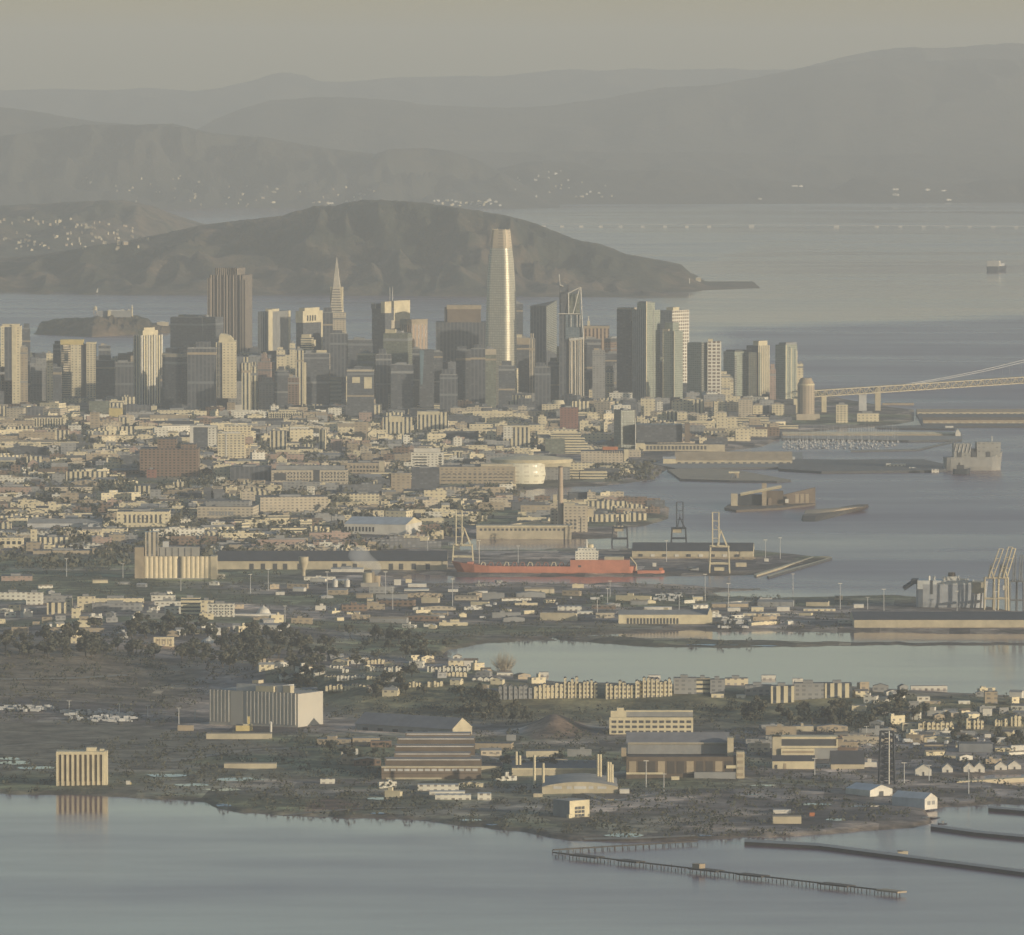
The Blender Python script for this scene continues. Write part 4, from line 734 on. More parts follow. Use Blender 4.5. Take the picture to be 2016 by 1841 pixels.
b = Bld('warehouse', 'very long barrel-roofed pale warehouse in the left middle', 'warehouse', 'F', 215, 805, 1030, yb=1090, dep=40, lm='barrel-roofed warehouse'); b.body('p_palegrey', 'p_lightroof', z1=b.h*.6); MB().gable(-b.w/2, b.w/2, -b.d/2 - .5, b.d/2 + .5, b.h*.6, b.h*1.05, 'x').build('roof', [PA('p_lightroof'), PA('p_beige')], b.root)
N_('F',768,1000,1098,1132,'cream','low cream shed right of the barrel-roofed warehouse','warehouse', cat='warehouse')
N_('F',858,980,1145,1200,'tan','grey-tan cube left behind the grain elevator','warehouse', cat='warehouse')
N_('F',985,1080,1150,1195,'grey','grey cube next to the grey-tan cube near the grain elevator','warehouse', cat='warehouse')
N_('F',1422,1505,1022,1056,'white','small white shed floating among trees left of the long beige terrace','warehouse', cat='warehouse')
N_('S',0,250,665,705,'pink','long pinkish low roof at the left edge above the white apartments','warehouse', th=-3, s_=.03, dep=40, cat='warehouse')
# grain elevator
g_ = Bld('grain_elevator', 'concrete grain elevator with a row of silos and a tall headhouse', 'grain elevator', 'S', 1060, 1706, 512, yb=690, dep=34, lm='grain elevator')
g_.part('end_block', 1060, 1132, 440, 700, 'p_tan', 0, 34); g_.part('end_block', 1658, 1706, 510, 700, 'p_sand', 1, 32); g_.part('gallery', 1210, 1566, 440, 515, 'p_concrete', -6, 16); g_.part('headhouse', 1142, 1242, 322, 520, 'beige_rib', -4, 20); g_.part('slot', 1388, 1426, 530, 680, 'p_dark', -2, 20); g_.part('base', 1130, 1660, 682, 700, 'p_concrete', 0, 30); g_.part('roof_hut', 1280, 1325, 398, 442, 'p_palegrey', -8, 8)
for i, xx in enumerate([1150,1187,1224,1261,1298,1335,1372,1443,1479,1515,1551,1587,1623,1650]): MB().cyl(g_.lx(xx), -g_.d/2 + 4.3, 4.25, 0, 4.25, g_.h, 18, True).build('silo', paint('silo_concrete', (.70,.59,.40), .85, 0, .2, .2), g_.root)
for i in range(6): g_.part('gallery_pier', 1250 + i*50, 1257 + i*50, 446, 512, 'p_dark', -5.8, 1)
# very long pier warehouse behind
wq_ = Bld('warehouse', 'very long pier warehouse with dark roof and tan wall right of the grain elevator', 'warehouse', 'P', 95, 1910, 225, yb=292, dep=60, lm='very long pier warehouse'); wq_.body('p_sand', 'p_darkroof'); MB().gable(-wq_.w/2 - .5, wq_.w/2 + .5, -wq_.d/2 - 1, wq_.d/2, wq_.h, wq_.h + 11, 'x').build('roof', [PA('p_darkroof'), PA('p_sand')], wq_.root)
for xx in (350, 440, 535, 615, 730, 1010, 1080, 1165, 1450, 1530, 1630, 1740): wq_.part('door', xx, xx + 34, 245, 292, 'p_dark', .3, 1)
b = Bld('water_tower', 'tan goblet-shaped water tank standing before the very long pier warehouse', 'water tower', 'P', 738, 816, 190, yb=345, lm='goblet water tank'); r_ = b.w/2
MB().cyl(0, 0, 2.2, 0, 2.2, b.h*.35, 12).build('stem', PA('p_sand'), b.root); mb = MB(); mb.cyl(0, 0, 2.2, b.h*.3, r_*.95, b.h*.72, 18, False).cyl(0, 0, r_*.95, b.h*.72, r_, b.h*.98, 18).build('tank', PA('p_sand'), b.root)
N_('P',992,1250,288,312,'p_white','long bright white shed with flat roof right of the goblet water tank','warehouse', roof='p_white', cat='warehouse', lm='bright white shed')
for x0, lab in ((1003,'left one of two stubby white storage tanks'), (1098,'right one of two stubby white storage tanks')):
    b = Bld('storage_tank', lab + ' by the smoking plant', 'tank', 'P', x0, x0 + 44, 378, yb=430); MB().cyl(0, 0, b.w/2, 0, b.w/2, b.h, 16).build('shell', PA('p_white'), b.root); MB().cyl(0, 0, b.w/2 + .1, b.h, .6, b.h + 2.2, 16).build('lid', PA('p_palegrey'), b.root)
pl = Bld('batch_plant', 'tan concrete batching plant with silo and conveyors, giving off white steam', 'plant', 'P', 1215, 1400, 360, yb=430, lm='smoking batch plant'); pl.part('base', 1228, 1368, 398, 430, 'p_concrete', 0, 14); 
MB().cyl(pl.lx(1282), 0, 6, 0, 6, pl.lz(320), 16).build('silo', PA('p_sand'), pl.root); MB().cyl(pl.lx(1350), 2, 5, 0, 5, pl.lz(345), 14).build('silo', PA('p_tan'), pl.root)
MB().box(pl.lx(1318), pl.lx(1335), -3, 4, 0, pl.lz(312)).build('stack', PA('p_tan'), pl.root); MB().bar((pl.lx(1395), 0, 1), (pl.lx(1350), 2, pl.lz(340)), 1.2).build('conveyor', PA('p_steel'), pl.root)
for i, (x0, x1, yt, yb, lab) in enumerate([(1490,1545,370,415,'white silo-like hopper right of the smoking plant'),(1600,1745,405,430,'long white trailer shed right of the smoking plant'),(1570,1766,450,470,'row-like white stacked shed with dark openings right of the smoking plant'),(1915,1995,448,468,'small white flat shed under the red bow')]):
    N_('P', x0, x1, yt, yb, 'p_white' if i != 2 else 'white_band', lab, 'shed', cat='shed', roof='p_white', pent=False)
# powerhouse and stack
pw = Bld('power_station', 'long cream turbine hall with a row of small dark windows by the water', 'power station', 'R', 525, 1275, 275, yb=375, dep=45, lm='cream turbine hall'); pw.body('p_sand', 'p_lightroof'); pw.windows(545, 1225, 288, 312, 20, 1, .55, .75, 'p_dark'); pw.part('cornice', 523, 1277, 268, 280, 'p_cream', 1, 6); pw.part('end_bay', 1225, 1275, 282, 378, 'p_sand', 1.5, 30)
b = N_('R',1108,1215,95,300,'beige','tan boiler house left of the tall smokestack','power_station'); b.rel('roof_tower', .2, .5, .2, .6, b.h, b.h + 12, 'p_sand')
b = N_('R',1212,1402,110,320,'beige','stepped tan boiler house of several levels right of the tall smokestack','power_station', lm='stepped boiler house'); b.part('upper_block', 1214, 1300, 92, 140, 'p_sand', -2, 20); b.part('side_block', 1340, 1450, 138, 202, 'p_sand', -6, 20); b.windows(1225, 1320, 215, 300, 3, 3, .6, .5, 'p_dark'); b.part('slot', 1345, 1352, 205, 320, 'p_dark', .3, 1)
sk = Bld('smokestack', 'tall tapering tan smokestack rising by the turbine hall', 'chimney', 'c', 1166, 1211, 608, yb=1122, lm='tall smokestack'); MB().cyl(0, 0, 4.6, 0, 2.8, sk.h*.98, 20).build('shaft', paint('stack_concrete', (.46,.36,.26), .9, 0, .25, .1), sk.root); MB().cyl(0, 0, 3.1, sk.h*.98, 3.1, sk.h, 20).build('rim', PA('p_brown'), sk.root)
MB().cyl(0, 0, 3.8, sk.h*.68, 3.7, sk.h*.7, 20).build('band', PA('p_tan'), sk.root)
# arena
ar = Bld('arena', 'round white sports arena with an oval roof, brightly lit by the sun', 'arena', 'c', 800, 1024, 585, yb=745, lm='round white arena'); ra, rb_ = ar.w*.82, ar.w*.55; el = lambda k, n=40: [(ra*k*math.cos(2*math.pi*i/n) - ar.w*.12, rb_*k*math.sin(2*math.pi*i/n)) for i in range(n)]
MB().taper(el(.92), el(1.02), 0, ar.h*.45).taper(el(1.02), el(.97), ar.h*.45, ar.h).build('wall', facade('arena_wall', (.80,.75,.58), (.55,.5,.38), 14, 9, .5, .3, .1), ar.root); e2 = lambda k, n=44: [(62*k*math.cos(2*math.pi*i/n) + 9, 44*k*math.sin(2*math.pi*i/n) + 30) for i in range(n)]
MB().taper(e2(.97), e2(1), ar.h - .5, ar.h + 4.5, 0, 0).taper(e2(.99), e2(.45), ar.h + 4.4, ar.h + 9, 0, 0).build('roof', PA('p_cream'), ar.root)
b = N_('c',235,832,612,745,'tan','long tan office building attached left of the round white arena', th=0, lm='arena office building', dep=50); b.windows(250, 820, 655, 735, 14, 3, .55, .35, 'p_dark'); b.part('roof_storey', 560, 820, 590, 615, 'p_sand', -6, 30)
b = N_('c',1015,1262,610,715,'grey','grey glassy hall right of the round white arena with a pale overhanging roof'); b.part('roof', 1040, 1270, 550, 612, 'p_cream', 3, 50)
N_('c',1262,1400,578,645,'cream_grid','pale framed office right of the arena, behind the smokestack top')
b = N_('c',1350,1708,490,582,'beige','beige waterfront laboratory with red roof trim right of the arena', lm='waterfront laboratory'); b.part('roof_trim', 1520, 1640, 455, 480, 'p_orange', -4, 6); b.part('corner_pier', 1688, 1724, 475, 584, 'p_cream', 1, 8); b.windows(1520, 1690, 478, 508, 9, 1, .45, .9, 'p_dark')
b = Bld('stepped_building', 'white stepped terrace building with a dark glass left wing', 'building', 'c', 1066, 1412, 460, yb=510, lm='white stepped terrace')
for i, (x0, x1, y0) in enumerate([(1130,1322,322),(1110,1350,345),(1200,1380,385),(1215,1402,420),(1225,1414,440)]): b.part('terrace', x0, x1, y0, 512, 'cream_band' if i else 'cream', -14 + i*3, 26)
b.part('glass_wing', 1068, 1222, 390, 512, 'olive', 1, 20)
N_('c',1184,1328,145,320,'brick','dark red brick tower block behind the white stepped terrace','apartment_tower', cat='tower', lm='red brick tower block')
N_('c',1610,1778,165,470,'olive','tall dark olive glass slab by the ballpark flagpole','apartment_tower', th=-24, s_=.32, cat='tower', lm='dark olive slab')
b = N_('c',738,950,295,455,'cream_rib','cream hotel block with strong upright ribs and pale left wing','hotel', lm='ribbed cream hotel'); b.part('wing', 738, 812, 295, 390, 'white', 1, 20); b.part('cornice', 738, 950, 288, 300, 'p_cream', .8, 20); b.part('wing', 940, 1066, 285, 330, 'cream', -6, 20)
b = N_('c',1042,1190,120,185,'cream_grid','cream gridded building with a curved roof left of the red brick tower'); MB().cyl(b.w*.35, 0, b.w*.38, b.h, b.w*.3, b.h + 7, 20).build('dome', PA('p_cream'), b.root)
N_('c',470,655,275,315,'cream','small cream flat hall left of the ribbed cream hotel')
N_('c',800,918,188,222,'cream','small cream flat hall above the ribbed cream hotel')
N_('c',324,448,152,200,'beige','plain beige cube right of the tall-window hall')
N_('c',10,160,395,440,'white','white arcaded low building left of the tan fields','office_building').windows(20, 155, 405, 432, 7, 1, .5, .6, 'p_dark')
b = Bld('steeple', 'slim cream steeple with a pointed top at the foot of the tallest tower', 'steeple', 'c', 792, 828, 60, yb=122); MB().box(-b.w/2, b.w/2, -b.w/2, b.w/2, 0, b.h).build('shaft', PA('p_cream'), b.root); MB().taper(sq(b.w/2), sq(.2), b.h, b.h + b.lz(0) - b.lz(60), 0, 0).build('spire', PA('p_cream'), b.root)
N_('c',500,705,60,122,'cream_band','broad cream low office at the foot of the lit olive slab')
N_('c',255,550,20,48,'tan','long low tan block right of the yellow notched building', dep=24)
# ballpark arcade
bp_ = Bld('ballpark', 'cream arcaded ballpark wall with dark arches along the water', 'ballpark', 'E', 168, 870, 275, yb=325, dep=40, lm='arcaded ballpark wall'); bp_.body('p_sand', 'p_roof'); bp_.windows(245, 730, 282, 318, 17, 1, .6, .8, 'p_dark', 'arch'); bp_.part('corner_block', 168, 240, 265, 335, 'p_cream', 1, 20); bp_.part('stand', 180, 540, 130, 270, 'dark', -60, 40); bp_.part('stand', 560, 600, 120, 270, 'p_brown', -50, 20)
for x, yt, yb, lab in ((165, 70, 345, 'tall white flagpole at the left end of the ballpark wall'), (238, 180, 285, 'shorter white flagpole on the ballpark wall')):
    b = Bld('flagpole', lab, 'flagpole', 'E', x - 3, x + 3, yt, yb=yb); MB().cyl(0, 0, .9, 0, .45, b.h, 8).build('pole', PA('p_white'), b.root); MB().cyl(0, 0, .8, b.h, .3, b.h + 1.2, 8).build('finial', PA('p_cream'), b.root)
# ---------------------------------------------------------------- bridge over the bay
def at_z(px, py, z): g = G(px, py, z); return Vector((g[0], g[1], z))
br = root('suspension_bridge', (0, 0, 0), 'pale double-deck suspension bridge with truss deck and a pair of cables at the right', 'bridge')
LMK.append(('suspension bridge', 1850, 765))
A0, A1 = at_z(1566, 784, 30), at_z(2330, 734, 56); dv = (A1 - A0); Ln = dv.length; dn = dv.normalized(); sn = Vector((0, 0, 1)).cross(dn).normalized()
def linept(px):
    lo_, hi_ = 0.0, 1.0
    for _ in range(40):
        m_ = (lo_ + hi_) / 2; p = A0 + dv * m_
        if proj(*p)[0] < px: lo_ = m_
        else: hi_ = m_
    return A0 + dv * lo_
anch = linept(1790)
for nm, dz, th_ in (('upper_deck', 11, 1.6), ('lower_deck', 0, 1.8)):
    mb = MB(); p = [A0 - sn*10 + Vector((0,0,dz)), A0 + sn*10 + Vector((0,0,dz)), A1 + sn*10 + Vector((0,0,dz)), A1 - sn*10 + Vector((0,0,dz))]
    p = [p[0], p[3], p[2], p[1]]; top = [q_ + Vector((0,0,th_)) for q_ in p]; mb.face(top); mb.face(list(reversed(p)))
    for i in range(4): mb.face([p[i], p[(i+1)%4], top[(i+1)%4], top[i]])
    mb.build(nm, PA('p_sand'), br)
n_ = int(Ln / 10)
for sg in (-1, 1):
    mb = MB()
    for i in range(n_):
        a = A0 + dn * (Ln * i / n_) + sn * sg * 10; c = A0 + dn * (Ln * (i + 1) / n_) + sn * sg * 10
        lo_, hi_ = (a, c + Vector((0,0,11))) if i % 2 else (a + Vector((0,0,11)), c); mb.bar(lo_, hi_, .75, 4); mb.bar(a, a + Vector((0,0,11)), .5, 4)
    mb.build('side_truss', PA('p_sand'), br)
def pier(px, py, wd, name='pier', mat='p_sand', ztop=58, dpt=22):
    b_ = linept(px); ztop = b_.z + (12 if name == 'anchorage' else -.5); mb = MB().box(b_.x - wd/2, b_.x + wd/2, b_.y - dpt/2, b_.y + dpt/2, -2, ztop); o = mb.build(name, PA(mat), br); return o
pier(1728, 772, 10, 'anchorage', 'p_sand', 62); pier(1622, 782, 9, 'pier', 'p_cream', 47); pier(1698, 777, 14, 'pier', 'p_palegrey', 47); pier(1560, 787, 7, 'pier', 'p_cream', 47)
tw = A0 + dn * (Ln * .93)
for sg in (-1, 1):
    mb = MB(); b0 = tw + sn * sg * 11
    mb.bar((b0.x, b0.y, -2), (b0.x, b0.y, 160), 3.2, 6, 0, 2.4); mb.build('tower_leg', PA('p_palegrey'), br)
    s0 = anch + Vector((0,0,12)); pts = []
    L_ = (tw - s0).dot(dn)
    for i in range(27):
        t = i / 26; q_ = s0 + dn * (L_ * t) + sn * sg * (9 + 3 * t); z = s0.z + (160 - s0.z) * (.50 * t + .50 * t * t); pts.append(Vector((q_.x, q_.y, z)))
    mb = MB(); [mb.bar(a, c, .62, 5) for a, c in zip(pts, pts[1:])]; mb.build('main_cable', PA('p_palegrey'), br)
    [MB().bar((p.x, p.y, 61), p, .10, 3).build('hanger', PA('p_palegrey'), br) for p in pts[6:]]
mb = MB(); a = tw + sn * 11; c = tw - sn * 11
for z in (70, 115, 156): mb.bar((a.x, a.y, z), (c.x, c.y, z), 1.8, 5)
mb.build('tower_brace', PA('p_palegrey'), br)
# far low bridge across the northern water
vb = root('trestle_bridge', (0, 0, 0), 'very long low bridge on white piers far off across the hazy bay', 'bridge')
L0, L1 = at_z(1066, 441, 9), at_z(2300, 447, 9); mb = MB(); mb.prism([(L0.x, L0.y - 7), (L1.x, L1.y - 7), (L1.x, L1.y + 7), (L0.x, L0.y + 7)], 8, 11.5, 0, 0, True); mb.build('deck', PA('p_palegrey'), vb)
for x in (440,500,563,627,692,765,838,910,983,1122,1400,1533,1610,1687,1763,1838,1915,1990):
    px = x * .6 + 806.5; p = at_z(px, 446.5, 2); big = x in (1122, 1400)
    MB().box(p.x - (11 if big else 8), p.x + (11 if big else 8), p.y - 8, p.y + 8, -2, 11 if big else 7).build('pier', PA('p_white'), vb)
for x in (1122, 1400, 983, 1533):
    px = x * .6 + 806.5; p = at_z(px, 446.5, 2); mb = MB(); hh = 60 if x in (1122, 1400) else 34
    mb.bar((p.x - 26, p.y, 12), (p.x, p.y, hh), 1.1, 4); mb.bar((p.x + 26, p.y, 12), (p.x, p.y, hh), 1.1, 4); mb.bar((p.x, p.y, 8), (p.x, p.y, hh), 1.3, 4); mb.build('truss_tower', PA('p_steel'), vb)

# ---------------------------------------------------------------- ships
def hull_mesh(Ls, beam, deck, mats, bow=+1, flare=1.12, sheer=3.0, parent=None, raised=None, name='hull', stern_w=.8):
    """ship's hull, length along x; raised = (x0, x1, extra height) of a full-width deckhouse on the same side plating"""
    mb = MB(); st_ = [-.5,-.47,-.40,-.25,0,.2,.32,.40,.455,.488,.5]; wf = [stern_w*.82,stern_w,.96,1,1,1,.95,.76,.45,.18,.02]; secs = []
    for t, wv in zip(st_, wf):
        x = t * Ls * bow; hb = beam/2*wv; sh = deck + sheer * max(0, (t - .25) / .25) ** 2; xo = (.03 * Ls * bow if t > .44 else 0)
        hb2 = min(beam/2, hb * flare + (.7 if t > .3 else 0)); secs.append([(x, -hb*.86, -2.0), (x, -hb, deck*.30), (x + xo, -hb2, sh), (x + xo, hb2, sh), (x, hb, deck*.30), (x, hb*.86, -2.0)])
    for a, c in zip(secs, secs[1:]):
        for k in range(5):
            q_ = [a[k], c[k], c[k+1], a[k+1]]
            if bow < 0: q_.reverse()
            mb.face(q_, 1 if k == 2 else 0)
    mb.face(list(reversed(secs[0])) if bow > 0 else secs[0], 0)
    if raised:
        x0, x1, hx = raised; mb.box(min(x0, x1), max(x0, x1), -beam/2*.995, beam/2*.995, deck*.5, deck + hx, 1, 0)
    return mb.build(name, mats, parent)
rs_ = hit(806.5 + 1080*.25, 967.7 + 642*.25); mpp = rs_.y / F; Ls = (1795 - 372) * .25 * mpp; zs_ = lambda y: (642 - y) * .25 * mpp
ship = root('cargo_ship', (rs_.x, rs_.y + 19, 0), 'long red cargo ship moored at the pier with white bridge house aft', 'ship', rad(-2)); LMK.append(('red cargo ship', 1075, 1115))
hx0, hx1 = Ls * (1272 - 1083) / 1423, Ls * (1738 - 1083) / 1423
hull_mesh(Ls, 32, zs_(576), [PA('p_red'), PA('p_brickred')], -1, 1.1, 6, ship, (hx0, hx1, zs_(524) - zs_(576)))
MB().box(-Ls*.46, Ls*.48, -16.1, 16.1, -2.2, .9).build('boot_stripe', PA('p_maroon'), ship)
sx = lambda x: Ls * (x - 1083) / 1423
MB().box(sx(1312), sx(1490), -13, 12, zs_(524), zs_(455)).box(sx(1330), sx(1470), -12, 10, zs_(455), zs_(432)).build('bridge_house', facade('ship_house_wall', (.80,.76,.64), (.1,.1,.1), 4, 3.2, .5, .35), ship)
MB().cyl(sx(1398), 0, 1.6, zs_(440), 1.0, zs_(366), 8).bar((sx(1380), 0, zs_(395)), (sx(1416), 0, zs_(395)), .5).build('mast', PA('p_white'), ship); MB().cyl(sx(1430), 3, 4, zs_(440), 3.4, zs_(408), 12).build('funnel', PA('p_cream'), ship)
MB().box(sx(1540), sx(1692), -12, 12, zs_(524), zs_(502)).build('stern_house', PA('p_sand'), ship); MB().bar((sx(1745), -14, zs_(500)), (sx(1792), -14, zs_(560)), .8).bar((sx(1792), -14, zs_(560)), (sx(1795), -14, zs_(610)), .8).build('stern_davit', PA('p_cream'), ship)
for i, x in enumerate(range(560, 1260, 62)): MB().bar((sx(x), -9, zs_(576)), (sx(x + 14), -9, zs_(545)), .6, 4).bar((sx(x + 14), -9, zs_(545)), (sx(x + 34), -9, zs_(548)), .5, 4).bar((sx(x+34), -9, zs_(548)), (sx(x+40), -9, zs_(576)), .6, 4).build('deck_frame', PA('p_brickred' if i % 3 else 'p_cream'), ship)
MB().box(sx(455), sx(505), -10, 10, zs_(580), zs_(545)).build('forecastle', PA('p_red'), ship); MB().bar((sx(548), 0, zs_(576)), (sx(548), 0, zs_(385)), .55, 6).build('foremast', PA('p_white'), ship); MB().box(sx(1336), sx(1358), -16.3, -15.5, zs_(582), zs_(566)).build('hull_port', PA('p_dark'), ship)
bgp = hit(1209.7 + 288*.25, 806.5 + 1290*.25); bg_ = root('barge', (bgp.x, bgp.y + 8, 0), 'low flat red barge lying astern of the red cargo ship', 'barge'); mb = MB(); Lb = 215*.25*bgp.y/F; mb.prism([(-Lb/2, -7), (Lb/2 - 4, -7), (Lb/2, 0), (Lb/2 - 4, 7), (-Lb/2, 7)], -1.5, 5.5, 1, 0).build('hull', [PA('p_red'), PA('p_brickred')], bg_); MB().box(Lb*.3, Lb*.45, -3, 3, 5.4, 8.5).build('cabin', PA('p_orange'), bg_)
# naval cargo ship at the right pier
v_ = at_z(1532.3 + 1345*.2848, 483.9 + 1555*.2848, 0); m_ = v_.y / F; Lv = 395*.2848*m_
nv = root('naval_ship', (v_.x, v_.y + 14, 0), 'large grey naval transport ship with two block superstructures moored off the pier end', 'ship', rad(4)); LMK.append(('grey naval ship', 1915, 900)); vz = lambda y: (1555 - y)*.2848*m_; vx = lambda x: (x - 1348)*.2848*m_
hull_mesh(Lv, 30, vz(1462), [FM('ship_grey'), PA('p_grey')], 1, 1.14, 9, nv)
MB().box(vx(1212), vx(1330), -12, 12, vz(1462), vz(1366)).build('aft_house', facade('naval_wall', (.33,.32,.285), (.16,.16,.15), 7, 6, .5, .35), nv); MB().box(vx(1372), vx(1538), -12, 12, vz(1462), vz(1358)).build('fore_house', facade('naval_wall', (.33,.32,.285), (.16,.16,.15), 7, 6, .5, .35), nv)
MB().box(vx(1330), vx(1372), -8, 8, vz(1490), vz(1405)).build('deck_gear', PA('p_dark'), nv); MB().bar((vx(1484), 0, vz(1356)), (vx(1484), 0, vz(1318)), .8).build('mast', PA('p_white'), nv)
for i in range(3): MB().box(vx(1236 + i*100), vx(1266 + i*100), -12.8, -11.5, vz(1462), vz(1425)).build('deck_opening', PA('p_dark'), nv)
for i in range(5): MB().bar((vx(1215 + i*26), -13, vz(1430)), (vx(1228 + i*26), -13, vz(1372)), .7, 4).build('derrick', PA('p_palegrey'), nv)
v2 = at_z(1532.3 + 1265*.2848, 483.9 + 1580*.2848, 0); fb = root('tugboat', (v2.x, v2.y, 0), 'small dark rounded tug lying against the grey naval ship', 'boat'); hull_mesh(26, 12, 8, [PA('p_navy'), PA('p_dark')], 1, 1.1, 2, fb); MB().box(-7, 4, -4, 4, 8, 14).build('cabin', PA('p_dark'), fb); MB().cyl(-3, 0, 1.5, 14, 1.3, 18, 8).build('funnel', PA('p_dark'), fb)
# vehicle carrier behind the long shed
x_ = at_z(1693.5 + 1130*.16, 1048.4 + 800*.16 + 26, 0); m_ = x_.y / F; kx = lambda x: (x - 1130)*.16*m_; kz = lambda y: (962 - y)*.16*m_
cc = root('car_carrier', (x_.x, x_.y + 16, 0), 'bulky grey vehicle carrier ship with slanted stern ramp and white deckhouses', 'ship', rad(-6)); LMK.append(('grey vehicle carrier', 1870, 1150))
hull_mesh(kx(1560) - kx(705), 30, kz(640), [paint('carrier_paint', (.42,.43,.44), .5), PA('p_grey')], 1, 1.04, 4, cc)
MB().box(kx(720), kx(1400), -14.8, 14.8, kz(700), kz(592)).build('upper_hull', paint('carrier_upper_paint', (.64,.64,.60), .5), cc); MB().box(kx(880), kx(910), -15.2, -14, kz(760), kz(590)).build('side_door', PA('p_dark'), cc)
MB().box(kx(1030), kx(1220), -10, 10, kz(592), kz(545)).box(kx(1230), kx(1335), -9, 9, kz(592), kz(570)).build('deckhouse', PA('p_white'), cc); MB().cyl(kx(1135), 0, 4.5, kz(545), 4, kz(500), 10).build('funnel', PA('p_rust'), cc); MB().box(kx(1390), kx(1540), -14.9, 14.9, kz(740), kz(610)).build('lit_bow_block', PA('p_sand'), cc)  # sunlit bow painted as a sand-coloured block on the grey hull
mb = MB(); mb.bar((kx(690), -8, kz(600)), (kx(545), -8, kz(700)), 2.6, 4); mb.bar((kx(690), 8, kz(600)), (kx(545), 8, kz(700)), 2.6, 4); mb.box(kx(640), kx(720), -11, 11, kz(640), kz(580)); mb.build('stern_ramp', PA('p_navy'), cc)
for x in (860, 920): MB().cyl(kx(x), -6, 1.6, kz(592), 1.2, kz(540), 8).build('vent', PA('p_white'), cc)
# far freighter, ferries, sails
p = at_z(1963, 533, 0); m_ = p.y/F; fs = root('freighter', (p.x, p.y + 20, 0), 'distant freighter seen end-on in the open bay at the far right, stacked with white', 'ship', rad(75)); hull_mesh(120, 30*m_, 9*m_, [PA('p_navy'), PA('p_dark')], 1, 1.05, 3, fs); MB().box(-58, -30, -12*m_, 12*m_, 9*m_, 20*m_).build('bridge_house', PA('p_white'), fs); MB().box(-25, 40, -11*m_, 11*m_, 9*m_, 14*m_).build('deck_cargo', PA('p_palegrey'), fs)
for px, py, ln, lab in ((1165, 563, 14, 'small white ferry nearer the hillside off the wooded island'), (1180, 573, 26, 'longer white ferry with dark hull off the wooded island')):
    p = at_z(px, py, 0); m_ = p.y/F; f_ = root('ferry', (p.x, p.y, 0), lab, 'boat'); hull_mesh(ln*m_, 9, 4, [PA('p_white'), PA('p_palegrey')], 1, 1.1, 1, f_); MB().box(-ln*m_*.35, ln*m_*.2, -3.5, 3.5, 4, 9).build('cabin', PA('p_white'), f_)
p = at_z(193, 579, 0); sl = root('sailboat', (p.x, p.y, 0), 'lone sailboat with white triangular sail near the wooded island shore', 'boat'); hull_mesh(17, 5, 2, [PA('p_white'), PA('p_palegrey')], 1, 1.1, .6, sl); mb = MB(); mb.prism([(-6, -.1), (0, -.1), (0, .1), (-6, .1)], 3, [3.5, 19, 19, 3.5], 0, 0, True); mb.build('sail', PA('p_white'), sl); MB().cyl(.1, 0, .2, 2, .12, 20, 6).build('mast', PA('p_steel'), sl)
# ---------------------------------------------------------------- container cranes
def crane(label, fr, xl, xr, ybase, ytop, xb0, xb1, ybeam, mat, house=None, lean=0.0, group=None, apex=None):
    b_ = Bld('container_crane', label, 'crane', fr, xl, xr, ytop, yb=ybase, lm=None, group=group)
    wd, hh = b_.w, b_.h; dp = wd * .75; zb_ = b_.lz(ybeam); r = max(.95, wd * .035)
    for sx_ in (-1, 1):
        for sy_ in (-1, 1): MB().bar((sx_*wd/2, sy_*dp/2, 0), (sx_*wd*.44, sy_*dp/2, zb_), r, 5).build('leg', PA(mat), b_.root)
    mb = MB()
    for z in (zb_*.38, zb_):
        for sy_ in (-1, 1): mb.bar((-wd*.47, sy_*dp/2, z), (wd*.47, sy_*dp/2, z), r)
        for sx_ in (-1, 1): mb.bar((sx_*wd*.46, -dp/2, z), (sx_*wd*.46, dp/2, z), r)
    mb.build('portal_beams', PA(mat), b_.root)
    a, c = b_.lx(xb0), b_.lx(xb1); mb = MB(); z0_ = zb_ * 1.0; ld = lean * (hh - z0_)
    for x in (a, c): mb.bar((x, -dp*.6, z0_), (x + ld, -dp*.45, hh), r*.85)
    nb_ = max(3, int((hh - z0_) / 9))
    for i in range(nb_ + 1):
        t = i / nb_; mb.bar((a + ld*t, -dp*.6 + dp*.15*t, z0_ + (hh - z0_)*t), (c + ld*t, -dp*.6 + dp*.15*t, z0_ + (hh - z0_)*t), r*.45, 4)
    mb.build('boom', PA(mat), b_.root)
    ax, az = (b_.lx(apex[0]), b_.lz(apex[1])) if apex else ((a + c)/2, zb_ + (hh - zb_)*.42); mb = MB()
    for x in (-wd*.1, wd*.36): mb.bar((x, 0, zb_), (ax, 0, az), r*.8)
    mb.bar((ax, 0, az), ((a + c)/2 + ld*.6, -dp*.5, zb_ + (hh - zb_)*.62), r*.35, 4); mb.bar((ax, 0, az), (wd*.42, dp*.4, zb_), r*.5, 4); mb.build('apex_frame', PA(mat), b_.root)
    if house: MB().box(b_.lx(house[0]), b_.lx(house[1]), -dp*.3, dp*.3, b_.lz(house[3]), b_.lz(house[2])).build('machinery_house', PA(house[4]), b_.root)
    return b_
crane('white container crane with raised boom at the bow of the red cargo ship', 'R', 335, 500, 562, 148, 365, 412, 425, 'p_cream', (305, 350, 408, 432, 'p_white'), apex=(430, 292))
crane('white container crane with raised boom on the pier beside the flat yard', 'E', 748, 908, 1288, 810, 772, 822, 1080, 'p_cream', (958 - 170, 870, 1245, 1270, 'p_cream'), apex=(840, 955))
crane('dark steel container crane standing behind the gabled pier shed, with a cream engine house', 'E', 448, 568, 1056, 728, 490, 540, 935, 'p_navy', (456, 530, 936, 972, 'p_sand'))  # navy colour stands in for the shade on this crane
